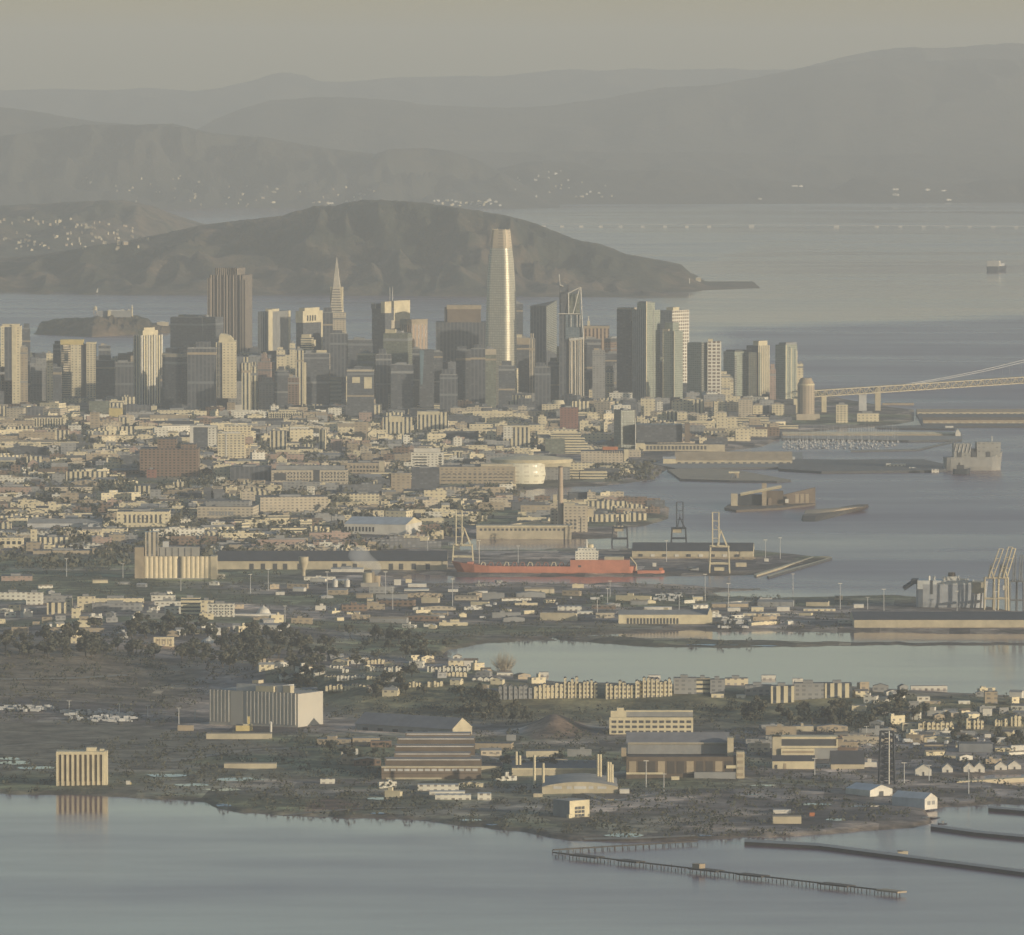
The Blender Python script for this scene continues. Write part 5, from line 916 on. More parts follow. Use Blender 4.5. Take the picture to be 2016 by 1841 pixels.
crane('dark squat container crane over the stern of the red cargo ship', 'E', -20, 106, 1062, 850, 20, 50, 930, 'p_navy', (0, 70, 915, 960, 'p_sand'))  # shade on this crane is put into its navy colour too
for xl, xr, yt, b0, b1, ln, mt, lab in ((1530,1660,200,1690,1730,.35,'p_sand','left cream crane with tilted boom beside the grey vehicle carrier'),(1640,1800,180,1715,1762,.3,'p_sand','tallest cream crane with tilted boom beside the grey vehicle carrier'),(1700,1830,198,1790,1835,.3,'p_cream','right cream crane with tilted boom and white engine house beside the grey vehicle carrier')):
    crane(lab, 'X', xl, xr, 955, yt, (xl+xr)/2 - 10, (xl+xr)/2 + 40, 560, mt, (xl + 60, xr, 655, 710, 'p_white') if 'right' in lab else None, ln)
for xl, lab in ((1845, 'grey lattice crane nearest the cream cranes at the right edge'), (1925, 'grey lattice crane last at the right edge')): crane(lab, 'X', xl, xl + 90, 960, 280, xl + 30, xl + 60, 600, 'p_steel', None, .05)
# ---------------------------------------------------------------- pier sheds, docks and their aprons
def slab(name, label, cat, pts, ztop, mat, side='p_dark', z=0.0):
    """pier deck: outline of its top edge as seen"""
    P = [G(x, y, ztop) for x, y in pts]; ar_ = sum(P[i][0]*P[(i+1)%len(P)][1] - P[(i+1)%len(P)][0]*P[i][1] for i in range(len(P)))
    if ar_ < 0: P.reverse()
    c = (sum(p[0] for p in P)/len(P), sum(p[1] for p in P)/len(P)); r_ = root(name, (*c, 0), label, cat)
    MB().prism([(p[0]-c[0], p[1]-c[1]) for p in P], -2.5, ztop, 1, 0).build('deck', [PA(side), PA(mat)], r_); return r_, c
ev = lambda x, y: (1209.7 + x*.25, 806.5 + y*.25)
vv = lambda x, y: (1532.3 + x*.2848, 483.9 + y*.2848)
slab('pier', 'broad pier carrying the long tan roofed shed left of the moored naval ship', 'pier', [ev(300,425), ev(540,330), ev(1480,335), ev(1480,425), ev(1400,450), ev(480,462)], 3.2, 'p_concrete')
def pshed(label, fr, x0, x1, ye, yb, yr, dep, wm='p_sand', rm='p_lightroof', rise=None, lm=None, doors=None, end=None, name='pier_shed', th=0):
    """gabled shed: eave ye, base yb, ridge yr as seen"""
    b_ = Bld(name, label, 'shed' if name != 'warehouse' else 'warehouse', fr, x0, x1, ye, yb=yb, dep=dep, lm=lm); rz_ = rise or max(2.0, (b_.lz(yr) - b_.h) - dep * CZ / b_.D * .5)
    b_.body(wm, rm, z1=b_.h); MB().gable(-b_.w/2 - .6, b_.w/2 + .6, -b_.d/2 - .6, b_.d/2 + .6, b_.h + .02, b_.h + rz_, 'x', 0, 0, 1).build('roof', [PA(rm), PA(end or wm)], b_.root)
    if doors:
        n_, mt_ = doors
        for i in range(n_):
            u0 = x0 + (x1 - x0) * (i + .28) / n_; b_.part('door', u0, u0 + (x1 - x0) * .45 / n_, ye + (yb - ye)*.35, yb - 1, mt_, .25, .8)
    return b_
pshed('long tan pier shed with many doorways left of the moored naval ship', 'E', 480, 1400, 400, 440, 330, 42, 'p_sand', 'p_tan', lm='long doorway shed', doors=(16, 'p_dark'))
pshed('white headhouse at the left end of the long doorway shed', 'E', 384, 482, 388, 440, 370, 20, 'p_cream', 'p_palegrey')
pshed('small white shed at the right end of the long doorway shed', 'E', 1312, 1420, 388, 410, 370, 12, 'p_white', 'p_white')
slab('pier', 'low worn tan pier just below the long doorway shed', 'pier', [ev(415,470), ev(700,462), ev(1000,480), ev(1100,500), ev(1390,552), ev(1280,562), ev(900,556), ev(520,545)], 3.0, 'p_tan')
slab('pier', 'dark finger pier running right to the moored naval ship', 'pier', [vv(0,1470), vv(400,1478), vv(1000,1475), vv(1160,1510), vv(1160,1545), vv(1050,1552), vv(300,1560), vv(0,1540)], 3.5, 'p_roof')
for x0, x1, y0, y1, lab in ((745,880,1505,1540,'long white low building on the dark finger pier'),(905,950,1532,1552,'small white shed on the dark finger pier'),(1060,1110,1545,1570,'pale shed at the tip of the dark finger pier')): N_('V', x0, x1, y0, y1, 'white', lab, 'shed', cat='shed', pent=False, roof='p_palegrey', dep=14)
slab('pier', 'broad pier under the bridge carrying two long tan sheds at the right edge', 'pier', [vv(950,1150), vv(1000,1140), vv(1900,1150), vv(1900,1245), vv(1000,1245)], 3.2, 'p_roof')
pshed('long tan pier shed at the right edge, upper of two under the bridge', 'V', 960, 1800, 1150, 1175, 1128, 40, 'p_sand', 'p_tan', doors=(18,'p_dark'))
pshed('long brown pier shed at the right edge, lower of two under the bridge', 'V', 1000, 1800, 1205, 1240, 1185, 30, 'p_tan', 'p_brown', doors=(16,'p_sand'))
slab('pier', 'slim pier carrying the long white-ridged shed beside the marina', 'pier', [vv(20,1300), vv(60,1288), vv(1270,1292), vv(1270,1340), vv(900,1345), vv(20,1330)], 3.2, 'p_concrete')
pshed('long pier shed with a bright roof ridge behind the marina masts', 'V', 30, 1225, 1302, 1325, 1286, 26, 'p_tan', 'p_cream', lm='white-ridged shed', doors=(14,'p_sand'))
b = Bld('gabled_headhouse', 'white gabled headhouse at the right end of the white-ridged shed', 'building', 'V', 1225, 1260, 1292, yb=1328, dep=20); b.body('p_white'); MB().gable(-b.w/2, b.w/2, -b.d/2, b.d/2, b.h, b.h + 7, 'y', .3, 0, 1).build('roof', [PA('p_white'), PA('p_white')], b.root)
slab('breakwater', 'thin pale breakwater slanting right below the white-ridged shed', 'breakwater', [vv(500,1412), vv(960,1402), vv(1258,1336), vv(1262,1339), vv(970,1410), vv(500,1419)], 2.0, 'p_concrete')
slab('pier', 'low dark pier strip ending the waterfront below the bridge', 'pier', [vv(670,1248), vv(1000,1240), vv(1230,1255), vv(1220,1266), vv(680,1258)], 2.5, 'p_roof')
N_('V',1155,1210,1245,1268,'p_white','tiny white hut on the low dark pier strip','hut', cat='hut', pent=False)
N_('V',720,938,1088,1102,'p_tan','thin tan pier building just under the bridge deck','pier_shed', cat='shed', pent=False, dep=14)
# dry dock
dd, c = slab('floating_dock', 'rust-brown floating dry dock with high side wall and slanting beam', 'dry dock', [ev(865,772), ev(900,745), ev(1580,722), ev(1585,738), ev(1330,772), ev(960,792)], 3.0, 'p_rust', 'p_rust'); LMK.append(('floating dry dock', 1510, 985))
def dockbox(x0, x1, y0, y1, D0, mat, nm, dpt=8):
    a, e = Q(*ev(x0, y1), D0), Q(*ev(x1, y0), D0); MB().box(a[0] - c[0], e[0] - c[0], D0 - c[1], D0 + dpt - c[1], max(0, a[1]), e[1]).build(nm, PA(mat), dd)
D0 = c[1] + 10; dockbox(975, 1165, 668, 768, D0, 'p_navy', 'side_wall'); dockbox(1195, 1330, 640, 770, D0 + 4, 'p_rust', 'side_wall'); 
P0, P1 = Q(*ev(1210,700), D0), Q(*ev(1582,612), D0 + 60); P0b, P1b = Q(*ev(1210,770), D0), Q(*ev(1582,738), D0 + 60); mb = MB(); mb.prism([(P0[0]-c[0], 10), (P1[0]-c[0], 70), (P1[0]-c[0], 78), (P0[0]-c[0], 18)], 0, [P0[1], P1[1], P1[1], P0[1]], 0, 0); mb.build('side_wall', PA('p_rust'), dd)
dockbox(918, 970, 662, 765, D0 - 14, 'p_sand', 'dock_tower', 12); dockbox(1162, 1198, 580, 770, D0 - 10, 'p_tan', 'dock_tower', 8); a, e = Q(*ev(992,668), D0 - 12), Q(*ev(1316,606), D0 - 12); mb = MB(); mb.bar((a[0]-c[0], D0-12-c[1], a[1]), (e[0]-c[0], D0-12-c[1], e[1]), 2.2, 4); mb.build('beam', PA('p_cream'), dd)
for i, x in enumerate((1345, 1425, 1465, 1505)): dockbox(x, x + 26, 665 + (i==0)*40, 735, D0 - 4, 'p_tan' if i else 'p_white', 'dock_house', 6)
b = Bld('dock_crane', 'pale flat-topped crane standing on the worn pier above the dry dock', 'crane', 'E', 900, 985, 488, yb=556); [MB().bar((x, y, 0), (x*.6, y*.6, b.h*.7), .8).build('leg', PA('p_steel'), b.root) for x in (-b.w*.3, b.w*.3) for y in (-6, 6)]; MB().box(-b.w/2, b.w/2, -5, 5, b.h*.82, b.h).build('cab', PA('p_cream'), b.root); MB().box(b.w*.1, b.w*.45, -4, 4, b.h*.35, b.h*.82).build('machinery_house', PA('p_tan'), b.root)
# shoal / sunken hull
so = [ev(1468,866), ev(1540,838), ev(1700,805), ev(1820,768), ev(1920,750), ev(2005,747), ev(1960,775), ev(1830,812), ev(1700,852), ev(1580,880), ev(1480,880)]
P = [G(x, y, 1.0) for x, y in so]; cx_, cy_ = sum(p[0] for p in P)/11, sum(p[1] for p in P)/11; sr = root('derelict_hulk', (cx_, cy_, 0), 'long low grey-brown derelict hulk floating alone right of the dry dock', 'hulk'); Pl = [(p[0]-cx_, p[1]-cy_) for p in P][::-1]
MB().taper(Pl, [(x*.92, y*.7) for x, y in Pl], -1, 5, 1, 0).build('hull', [PA('p_timber'), PA('p_rust')], sr); MB().taper([(x*.85, y*.4) for x, y in Pl], [(x*.8, y*.25) for x, y in Pl], 4.9, 7.5, 0, 0).build('deck', PA('p_tan'), sr)
# container pier shed with gabled end
b = Bld('warehouse', 'long pier shed with dark roof and bright gabled end beside the white crane', 'warehouse', 'E', 118, 1132, 1112, yb=1172, th=3, s_=.94, dep=62, lm='gabled pier shed'); b.body('p_sand', 'p_darkroof'); MB().gable(-b.w/2 - .4, b.w/2 + .4, -b.d/2 - .8, b.d/2 + .8, b.h, b.h + 9, 'x', 0, 0, 1).build('roof', [PA('p_darkroof'), PA('p_cream')], b.root)
for i in range(9): b.part('door', 200 + i*95, 232 + i*95, 1140, 1170, 'p_white' if i % 2 else 'p_dark', .8, 1)
b.part('loading_dock', 150, 1120, 1160, 1174, 'p_tan', 3, 4)
for pts, lab in (([ev(1098,1296), ev(1560,1156), ev(1572,1160), ev(1118,1304)], 'tan concrete kerb wall slanting across the pier end, inner of two'), ([ev(1200,1308), ev(1440,1236), ev(1710,1160), ev(1712,1166), ev(1450,1244), ev(1215,1314)], 'broken pale kerb wall along the pier edge, outer of two')): slab('sea_wall', lab, 'wall', pts, 2.7, 'p_cream', 'p_sand' if 'inner' in lab else 'p_dark')
for x0, x1, y0, y1, lab, mt in ((955,1040,1205,1238,'cream portable cabin right of the pier crane','p_sand'),(1180,1215,1172,1196,'tiny white hut at the foot of a pier lamp','p_white'),(300,330,1206,1236,'tiny white kiosk behind the red barge','p_white')): N_('E', x0, x1, y0, y1, mt, lab, 'hut', cat='hut', pent=False)
# southern terminal
b = Bld('warehouse', 'immense low shed with dark roof and tan front cut by the right edge', 'warehouse', 'K', 1085, 2400, 478, yb=521, dep=95, lm='immense low shed'); b.body('p_sand', 'p_darkroof'); MB().gable(-b.w/2 - .5, b.w/2 + .5, -b.d/2 - .5, b.d/2 + .5, b.h, b.h + 6, 'x').build('roof', [PA('p_darkroof'), PA('p_sand')], b.root); b.part('base_strip', 1410, 2400, 518, 527, 'p_tan', 1.5, 4)
b = Bld('warehouse', 'pale yellow terminal building with rows of upright dark windows by the upper pond', 'warehouse', 'K', -202, 312, 450, yb=500, dep=34, lm='pale terminal building'); b.body('p_cream', 'p_grey'); b.windows(-160, 130, 468, 500, 16, 1, .6, .95, 'p_dark'); MB().gable(-b.w/2, b.w/2, -b.d/2, b.d/2, b.h, b.h + 4.5, 'x').build('roof', [PA('p_grey'), PA('p_cream')], b.root); MB().gable(b.lx(285), b.lx(314), -b.d/2 - 1, b.d/2, b.h, b.h + 8, 'y').build('gable', [PA('p_palegrey'), PA('p_cream')], b.root)
for i, (x0, x1, y0, y1) in enumerate([(395,465,412,432),(525,592,408,432),(665,735,407,430),(810,985,418,430),(1085,1140,393,412),(480,680,443,456),(-60,90,408,424),(205,260,352,375)]): N_('K', x0, x1, y0, y1, 'cream' if i % 2 else 'p_white', ['cream shed first in the yard right of the pale terminal building','white shed second in the yard right of the pale terminal building','bright white van-like shed third in the yard right of the pale terminal building','long thin pale shed left of the immense low shed','cream box shed above the left end of the immense low shed','row-like white shed just right of the pale terminal building gable','white low shed behind the pale terminal building','small white shed at the shore above the pale terminal building'][i], 'shed', cat='shed', pent=False, dep=12, roof='p_palegrey')
for x0, x1, y0, y1, lab in ((1165,1355,905,938,'white shed with red-trimmed roof left of the pale terminal building'),(1320,1445,945,965,'low white shed below the red-trimmed shed')): N_('R', x0, x1, y0, y1, 'white', lab, 'shed', cat='shed', pent=False, dep=14, roof='p_palegrey')
# ---------------------------------------------------------------- old shipyard in the foreground
b = Bld('apartment_block', 'cream waterside block with tall brown window strips between pale piers', 'building', 'H', 345, 645, 600, yb=800, dep=22, lm='brown-striped waterside block'); b.body(('p_tan'), 'p_sand')
for i in range(10): x = 345 + i * 31.5; b.part('pier', x, x + 15, 596, 803, 'p_cream', 1.1, 2)
for i in range(9): x = 361 + i * 31.5; b.part('window_strip', x, x + 15.5, 612, 775, 'p_rust', .25, .6)
b.part('parapet', 345, 645, 592, 610, 'p_cream', 1.2, 20); b.part('penthouse', 530, 590, 570, 598, 'p_cream', -4, 8); b.part('side_tower', 641, 660, 590, 800, 'p_cream', .6, 14); b.part('penthouse', 612, 638, 580, 598, 'p_cream', -6, 6)
gb = Bld('laboratory_block', 'huge windowless grey ribbed concrete block with a sunlit blank end wall', 'building', 'H', 1275, 1982, 232, yb=446, th=30, s_=.79, lm='grey ribbed block'); FA['block_wall'] = lambda: paint('block_concrete', (.50,.46,.385), .85, 0, .15, .03); gb.body('block_wall', 'p_lightroof')
for i in range(24):
    if 6 <= i <= 9: continue
    gb.rel('rib', i/24 + .008, i/24 + .017, -.02, .0, gb.h*.12, gb.h + .6, 'p_white')
gb.rel('shaft', .25, .38, -.012, .01, 0, gb.h + .2, 'block_wall'); gb.rel('roof_block', .28, .8, .1, .55, gb.h - .2, gb.h + 7, 'p_palegrey'); gb.rel('roof_cabin', .52, .72, .02, .2, gb.h - .2, gb.h + 6, 'p_cream'); gb.rel('roof_cabin', .4, .47, .3, .5, gb.h + 6.8, gb.h + 10, 'p_sand'); gb.rel('roof_cabin', .82, .9, .05, .2, gb.h - .2, gb.h + 7, 'p_sand'); gb.rel('parapet', 0, 1, .0, .02, gb.h - .1, gb.h + .8, 'p_concrete')
N_('H',1268,1672,482,516,'p_sand','long low tan wall building in front of the grey ribbed block', 'workshop', pent=False, dep=12, roof='p_tan')
b = N_('H',1450,1550,432,466,'p_yellow','small yellow boiler house with a chimney before the grey ribbed block', 'boiler_house', pent=False, dep=14); b.part('chimney', 1522, 1536, 378, 434, 'p_yellow', -3, 3); b.part('annex', 1495, 1550, 424, 446, 'p_cream', -1, 8)
b = Bld('tank', 'slim white upright tank before the grey ribbed block', 'tank', 'H', 1658, 1674, 405, yb=472); MB().cyl(0,0,b.w/2,0,b.w/2,b.h*.9,12).cyl(0,0,b.w/2,b.h*.9,b.w*.1,b.h,12).build('shell', PA('p_white'), b.root)
N_('H',1378,1700,666,696,'p_sand','long low cream shed alone on the waste ground', 'shed', cat='shed', pent=False, dep=14, roof='p_tan')
N_('H',1970,2060,760,790,'white','small white shed right of the long low cream shed', 'shed', cat='shed', pent=False, dep=10)
b = N_('H',1092,1190,430,464,'p_tan','low tan hut among poles left of the grey ribbed block', 'hut', cat='hut', pent=False, dep=10)
b = Bld('van', 'tiny yellow and white van parked by the water right of the brown-striped waterside block', 'van', 'H', 775, 808, 772, yb=795, dep=2.6); MB().box(-b.w/2, b.w*.3, -1.3, 1.3, .5, b.h).build('body', PA('p_white'), b.root); MB().box(b.w*.3, b.w/2, -1.2, 1.2, .5, b.h*.7).build('cab', PA('p_yellow'), b.root)
for sx_ in (-.3, .35): MB().box(b.w*sx_ - .5, b.w*sx_ + .5, -1.4, 1.4, 0, 1).build('wheel', PA('p_dark'), b.root)
# gabled dark shed
b = Bld('warehouse', 'long dark gabled shed with a pale timber end wall on the right', 'warehouse', 'I', 160, 886, 448, yb=495, th=36, s_=.835, lm='dark gabled shed'); b.body('p_grey', 'p_darkroof'); hr = b.d*.32; MB().gable(-b.w/2 - .6, b.w/2 + .6, -b.d/2 - .9, b.d/2 + .9, b.h, b.h + hr, 'x', 0, 0, 1).build('roof', [paint('weathered_roof', (.23,.23,.24), .8), PA('p_sand')], b.root); b.rel('end_wall', 1.0, 1.006, .01, .99, 0, b.h, 'p_sand')
for i in range(6): b.rel('door', .08 + i*.155, .13 + i*.155, -.02, 0, 0, b.h*.6, 'p_dark')
# stepped brown works
b = Bld('factory', 'brown works building stepping up in long sawtooth roof bands', 'factory', 'I', 330, 945, 690, yb=762, dep=26, lm='brown sawtooth works'); b.body('p_brown', 'p_tan')
for x in range(345, 930, 42): b.part('window', x, x + 32, 698, 712, 'p_palegrey', .2, .5)
b.part('cornice', 328, 948, 682, 692, 'p_sand', .6, 3); b.part('base_strip', 358, 700, 752, 762, 'p_sand', .4, 1); b.part('band', 330, 940, 722, 730, 'p_rust', .3, 1)
for i, (x0, x1, y0, y1, mt) in enumerate([(350,947,648,690,'p_rust'),(405,880,622,652,'p_brown'),(408,905,585,626,'p_rust'),(420,905,548,590,'p_rust'),(470,880,528,556,'p_brown')]):
    b.part('sawtooth', x0, x1, y0, y1 + 20, mt, -(20 + i*16), 15, 'p_grey'); b.part('glazing', x0 + 8, x1 - 8, y0 + 4, y0 + 10, 'p_palegrey', -(19.8 + i*16), .5)
for x0, x1, y0, y1, lab in ((553,806,796,834,'bright white low shed below the brown sawtooth works'),(625,845,838,858,'thin white strip shed, middle of three below the brown sawtooth works'),(660,882,858,888,'white low shed, lowest below the brown sawtooth works'),(922,1006,850,888,'small bright white shed right of the lowest white shed')): N_('I', x0, x1, y0, y1, 'white', lab, 'shed', cat='shed', pent=False, dep=12, roof='p_palegrey')
N_('I',1100,1158,488,525,'p_grey','small grey box building between the dark gabled shed and the earth mound','hut', cat='hut', pent=False)
# stack factory
b = Bld('factory', 'pale factory with a gently curved roof front and tall thin metal stacks', 'factory', 'I', 1318, 1786, 795, yb=850, dep=84, lm='stack factory'); b.body('p_sand', 'p_lightroof', z1=b.h*.8)
n_ = 14; mb = MB(); xs_ = [-b.w/2 + b.w*i/n_ for i in range(n_ + 1)]; zc = lambda x: b.h*.8 + b.h*.45*(1 - (x/(b.w/2))**2)
for xa, xb_ in zip(xs_, xs_[1:]): mb.face([(xa,-b.d/2,zc(xa)),(xb_,-b.d/2,zc(xb_)),(xb_,b.d/2,zc(xb_)),(xa,b.d/2,zc(xa))], 1, None, True); mb.face([(xa,-b.d/2,b.h*.78),(xb_,-b.d/2,b.h*.78),(xb_,-b.d/2,zc(xb_)),(xa,-b.d/2,zc(xa))], 0); mb.face([(xb_,b.d/2,b.h*.78),(xa,b.d/2,b.h*.78),(xa,b.d/2,zc(xa)),(xb_,b.d/2,zc(xb_))], 0)
mb.build('roof', [PA('p_sand'), PA('p_lightroof')], b.root)
for x0, x1 in ((1388,1440),(1470,1500),(1515,1590),(1605,1635),(1660,1715)): b.part('window_band', x0, x1, 806, 822, 'p_palegrey', .2, .5)
rh = Bld('factory', 'long rear factory hall with bright front band behind the stack factory', 'factory', 'I', 1132, 1660, 698, yb=738, dep=88); rh.body('p_sand', 'p_roof'); rh.part('parapet', 1132, 1660, 694, 704, 'p_cream', .4, 2); rh.part('roof_light', 1180, 1335, 690, 697, 'p_cream', -80, 6)
for x in range(1160, 1640, 60): rh.part('roof_vent', x, x + 22, 688, 698, 'p_grey', -40 - (x % 3)*12, 8)
for x, yt in ((1160,616),(1182,640)): MB().cyl(rh.lx(x), -rh.d/2 + 40, 1.25, 0, 1.1, rh.lz(yt), 10).build('stack', PA('p_cream'), rh.root)
for x, yt in ((1272,656),(1326,682),(1668,650),(1684,650),(1728,674),(1742,676),(1754,690)): MB().cyl(b.lx(x), -b.d/2 + (30 if x > 1700 or x == 1326 else 66), 1.25, 0, 1.1, b.lz(yt), 10).build('stack', PA('p_cream'), b.root)
N_('I',1796,1856,824,850,'p_white','white trailer-like shed right of the stack factory','shed', cat='shed', pent=False, dep=8, roof='p_white'); N_('I',1266,1322,850,872,'p_sand','small cream hut at the left foot of the stack factory','hut', cat='hut', pent=False, dep=8)
b = Bld('blockhouse', 'square cream cube building with a dark grid window and dark left side', 'building', 'I', 1388, 1612, 893, yb=1000, th=52, s_=.45, lm='grid-window cube'); b.body('p_cream', 'p_lightroof')
b.rel('dark_wall', 0, 1, -.01, 0, 0, b.h, 'p_grey')  # grey panel paints the shade on the cube's left side
for i in range(3):
    for j in range(3): b.rel('window', 1.0, 1.012, .26 + i*.17, .40 + i*.17, b.h*(.12 + j*.2), b.h*(.27 + j*.2), 'p_dark')
b.rel('porch', .96, 1.1, -.12, .05, 0, b.h*.3, 'p_cream')
b = Bld('office_building', 'yellowish three-storey block with three rows of dark windows and a roof hut', 'building', 'J', 160, 536, 186, yb=262, dep=18, lm='three-row window block'); b.body('p_yellow' if False else 'p_cream', 'p_darkroof'); b.windows(166, 532, 194, 262, 12, 3, .68, .5, 'p_dark'); b.part('parapet', 236, 536, 160, 187, 'p_grey', -8, 6); b.part('parapet_cap', 236, 536, 158, 164, 'p_cream', -7.8, 7); b.part('roof_hut', 166, 236, 158, 186, 'p_cream', -2, 8); b.part('roof_hut', 194, 226, 145, 160, 'p_cream', -3, 6)
b = Bld('warehouse', 'large old warehouse with two dark roof slopes, brown broken front and pale stair towers', 'warehouse', 'J', 236, 730, 362, yb=455, dep=36, lm='old brown-fronted warehouse'); b.body('p_rust', 'p_darkroof')
b.part('clerestory', 244, 692, 312, 360, 'p_grey', -22, 20, 'p_darkroof'); MB().gable(b.lx(240), b.lx(700), -b.d/2 + 20, b.d/2 + 18, b.lz(312), b.lz(268), 'x', .5, 0, 1).build('roof', [paint('weathered_roof', (.23,.23,.24), .8), PA('p_tan')], b.root); b.part('ridge_cap', 244, 690, 308, 315, 'p_sand', -20.5, 2)
for i in range(11): b.part('window_bay', 248 + i*43, 280 + i*43, 382, 438, 'p_timber' if i % 3 else 'p_tan', .25, .8)
b.part('base_strip', 236, 400, 432, 441, 'p_cream', .7, 1.4); b.part('lean_to', 540, 726, 428, 462, 'p_grey', 7, 8, 'p_roof'); b.part('stair_tower', 690, 718, 280, 458, 'p_sand', -6, 14); b.part('stair_tower', 730, 766, 340, 460, 'p_sand', 2, 14); b.part('stair_link', 684, 732, 400, 414, 'p_cream', 1.5, 4)
for i in range(4): b.part('opening', 735, 760, 350 + i*28, 364 + i*28, 'p_tan', 2.3, 1)
b.part('end_brace', 214, 236, 325, 390, 'p_tan', -6, 8)
b = Bld('office_building', 'white-framed building with dark recessed gallery and stacked lower storeys', 'building', 'J', 892, 1182, 276, yb=372, dep=24, lm='white-framed gallery building'); b.body('p_grey', 'p_lightroof'); b.part('frame', 890, 1184, 272, 282, 'p_cream', .8, 20); b.part('frame', 890, 930, 272, 360, 'p_sand', .9, 16); b.part('frame', 1176, 1184, 276, 320, 'p_cream', .8, 6); b.part('gallery', 932, 1176, 284, 312, 'p_dark', .3, 1); b.part('ledge', 928, 1184, 314, 322, 'p_cream', 1, 6); b.part('lower_block', 928, 1078, 324, 362, 'p_cream', 4, 14); b.part('window_band', 935, 1075, 334, 344, 'p_tan', 4.2, .6)
b = Bld('shed', 'cream gabled shed with dark left doorway below the white-framed gallery building', 'shed', 'J', 890, 1080, 382, yb=417, dep=18); b.body('p_cream', 'p_grey'); MB().gable(-b.w/2, b.w/2, -b.d/2 - .5, b.d/2 + .5, b.h, b.h + 4.5, 'x', .4).build('roof', [PA('p_darkroof'), PA('p_cream')], b.root); b.part('door', 900, 912, 398, 416, 'p_dark', .3, 1); b.part('door', 940, 952, 392, 416, 'p_tan', .3, 1)
b = Bld('shed', 'dark roofed shed with a low cream front right of the white-framed gallery building', 'shed', 'J', 1152, 1302, 396, yb=417, dep=26); b.body('p_sand', 'p_darkroof'); MB().gable(-b.w/2, b.w/2, -b.d/2 - .5, b.d/2 + .5, b.h, b.h + 11, 'x', .4).build('roof', [PA('p_darkroof'), PA('p_tan')], b.root)
for x0, x1, y0, y1, lab in ((1530,1602,418,447,'low white gabled house with side annex beyond the lattice mast'),(1650,1698,413,432,'small white gabled house standing alone right of the lattice mast'),(1746,1794,410,431,'left of two joined white gabled houses'),(1794,1840,408,431,'right of two joined white gabled houses'),(1885,1940,404,421,'long white gabled house at the right edge near the dry dock'),(1945,2003,400,418,'white gabled house last at the right edge near the dry dock')):
    b = Bld('house', lab, 'house', 'J', x0, x1, y0, yb=y1, dep=11); b.body('p_white', 'p_grey'); MB().gable(-b.w/2, b.w/2, -b.d/2, b.d/2, b.h, b.h + 4.2, 'y', .5, 0, 1).build('roof', [PA('p_lightroof'), PA('p_white')], b.root); b.part('door', (x0+x1)/2 - 4, (x0+x1)/2 + 4, y0 + (y1-y0)*.4, y1, 'p_dark', .2, .5)
b = Bld('warehouse', 'blue-white long shed with a dark doorway in its white gable end', 'warehouse', 'J', 1222, 1432, 510, yb=541, th=50, s_=.5, lm='blue-white long shed'); b.body('p_white', 'p_bluewhite'); MB().gable(-b.w/2, b.w/2, -b.d/2, b.d/2, b.h, b.h + 4, 'x', .4).build('roof', [PA('p_bluewhite'), PA('p_white')], b.root); b.rel('doorway', 1.0, 1.004, .4, .6, 0, b.h*.8, 'p_dark')
b = Bld('warehouse', 'blue roofed boat shed with a white gable end at the water', 'warehouse', 'J', 1430, 1632, 548, yb=592, th=40, s_=.7, lm='blue boat shed'); b.body('p_bluewhite', 'p_bluewhite'); MB().gable(-b.w/2, b.w/2, -b.d/2, b.d/2, b.h, b.h + 4.5, 'x', .4, 0, 1).build('roof', [PA('p_bluewhite'), PA('p_white')], b.root); b.rel('end_wall', 1.0, 1.005, 0, 1, 0, b.h, 'p_white'); b.rel('window', 1.005, 1.008, .2, .45, b.h*.4, b.h*.75, 'p_grey'); b.rel('window', 1.005, 1.008, .55, .8, b.h*.4, b.h*.75, 'p_grey')
N_('J',892,1020,630,662,'p_sand','low cream shed alone on the flat near the seawall','shed', cat='shed', pent=False, dep=14, roof='p_tan'); N_('J',894,974,600,616,'p_white','smaller white shed just behind the low cream seawall shed','shed', cat='shed', pent=False, dep=8, roof='p_palegrey')
b = Bld('signboard', 'small orange board standing right of the low cream seawall shed', 'sign', 'J', 1056, 1080, 612, yb=630, dep=.4); MB().box(-b.w/2, b.w/2, -.15, .15, b.h*.35, b.h).build('board', PA('p_orange'), b.root); [MB().box(s_*b.w*.35 - .12, s_*b.w*.35 + .12, -.1, .1, 0, b.h*.35).build('post', PA('p_steel'), b.root) for s_ in (-1, 1)]
N_('J',438,474,450,466,'p_cream','tiny cream hut below the old brown-fronted warehouse','hut', cat='hut', pent=False, dep=5); N_('J',1840,1868,260,276,'p_white','small white box shed in the right-hand yard','shed', cat='shed', pent=False, dep=6)
N_('J',1725,1876,304,342,'p_steel','dark blue-grey low warehouse in the right-hand yard','warehouse', cat='warehouse', pent=False, dep=24); N_('J',1570,1670,308,318,'p_tan','thin tan strip shed left of the dark blue-grey warehouse','shed', cat='shed', pent=False, dep=10)
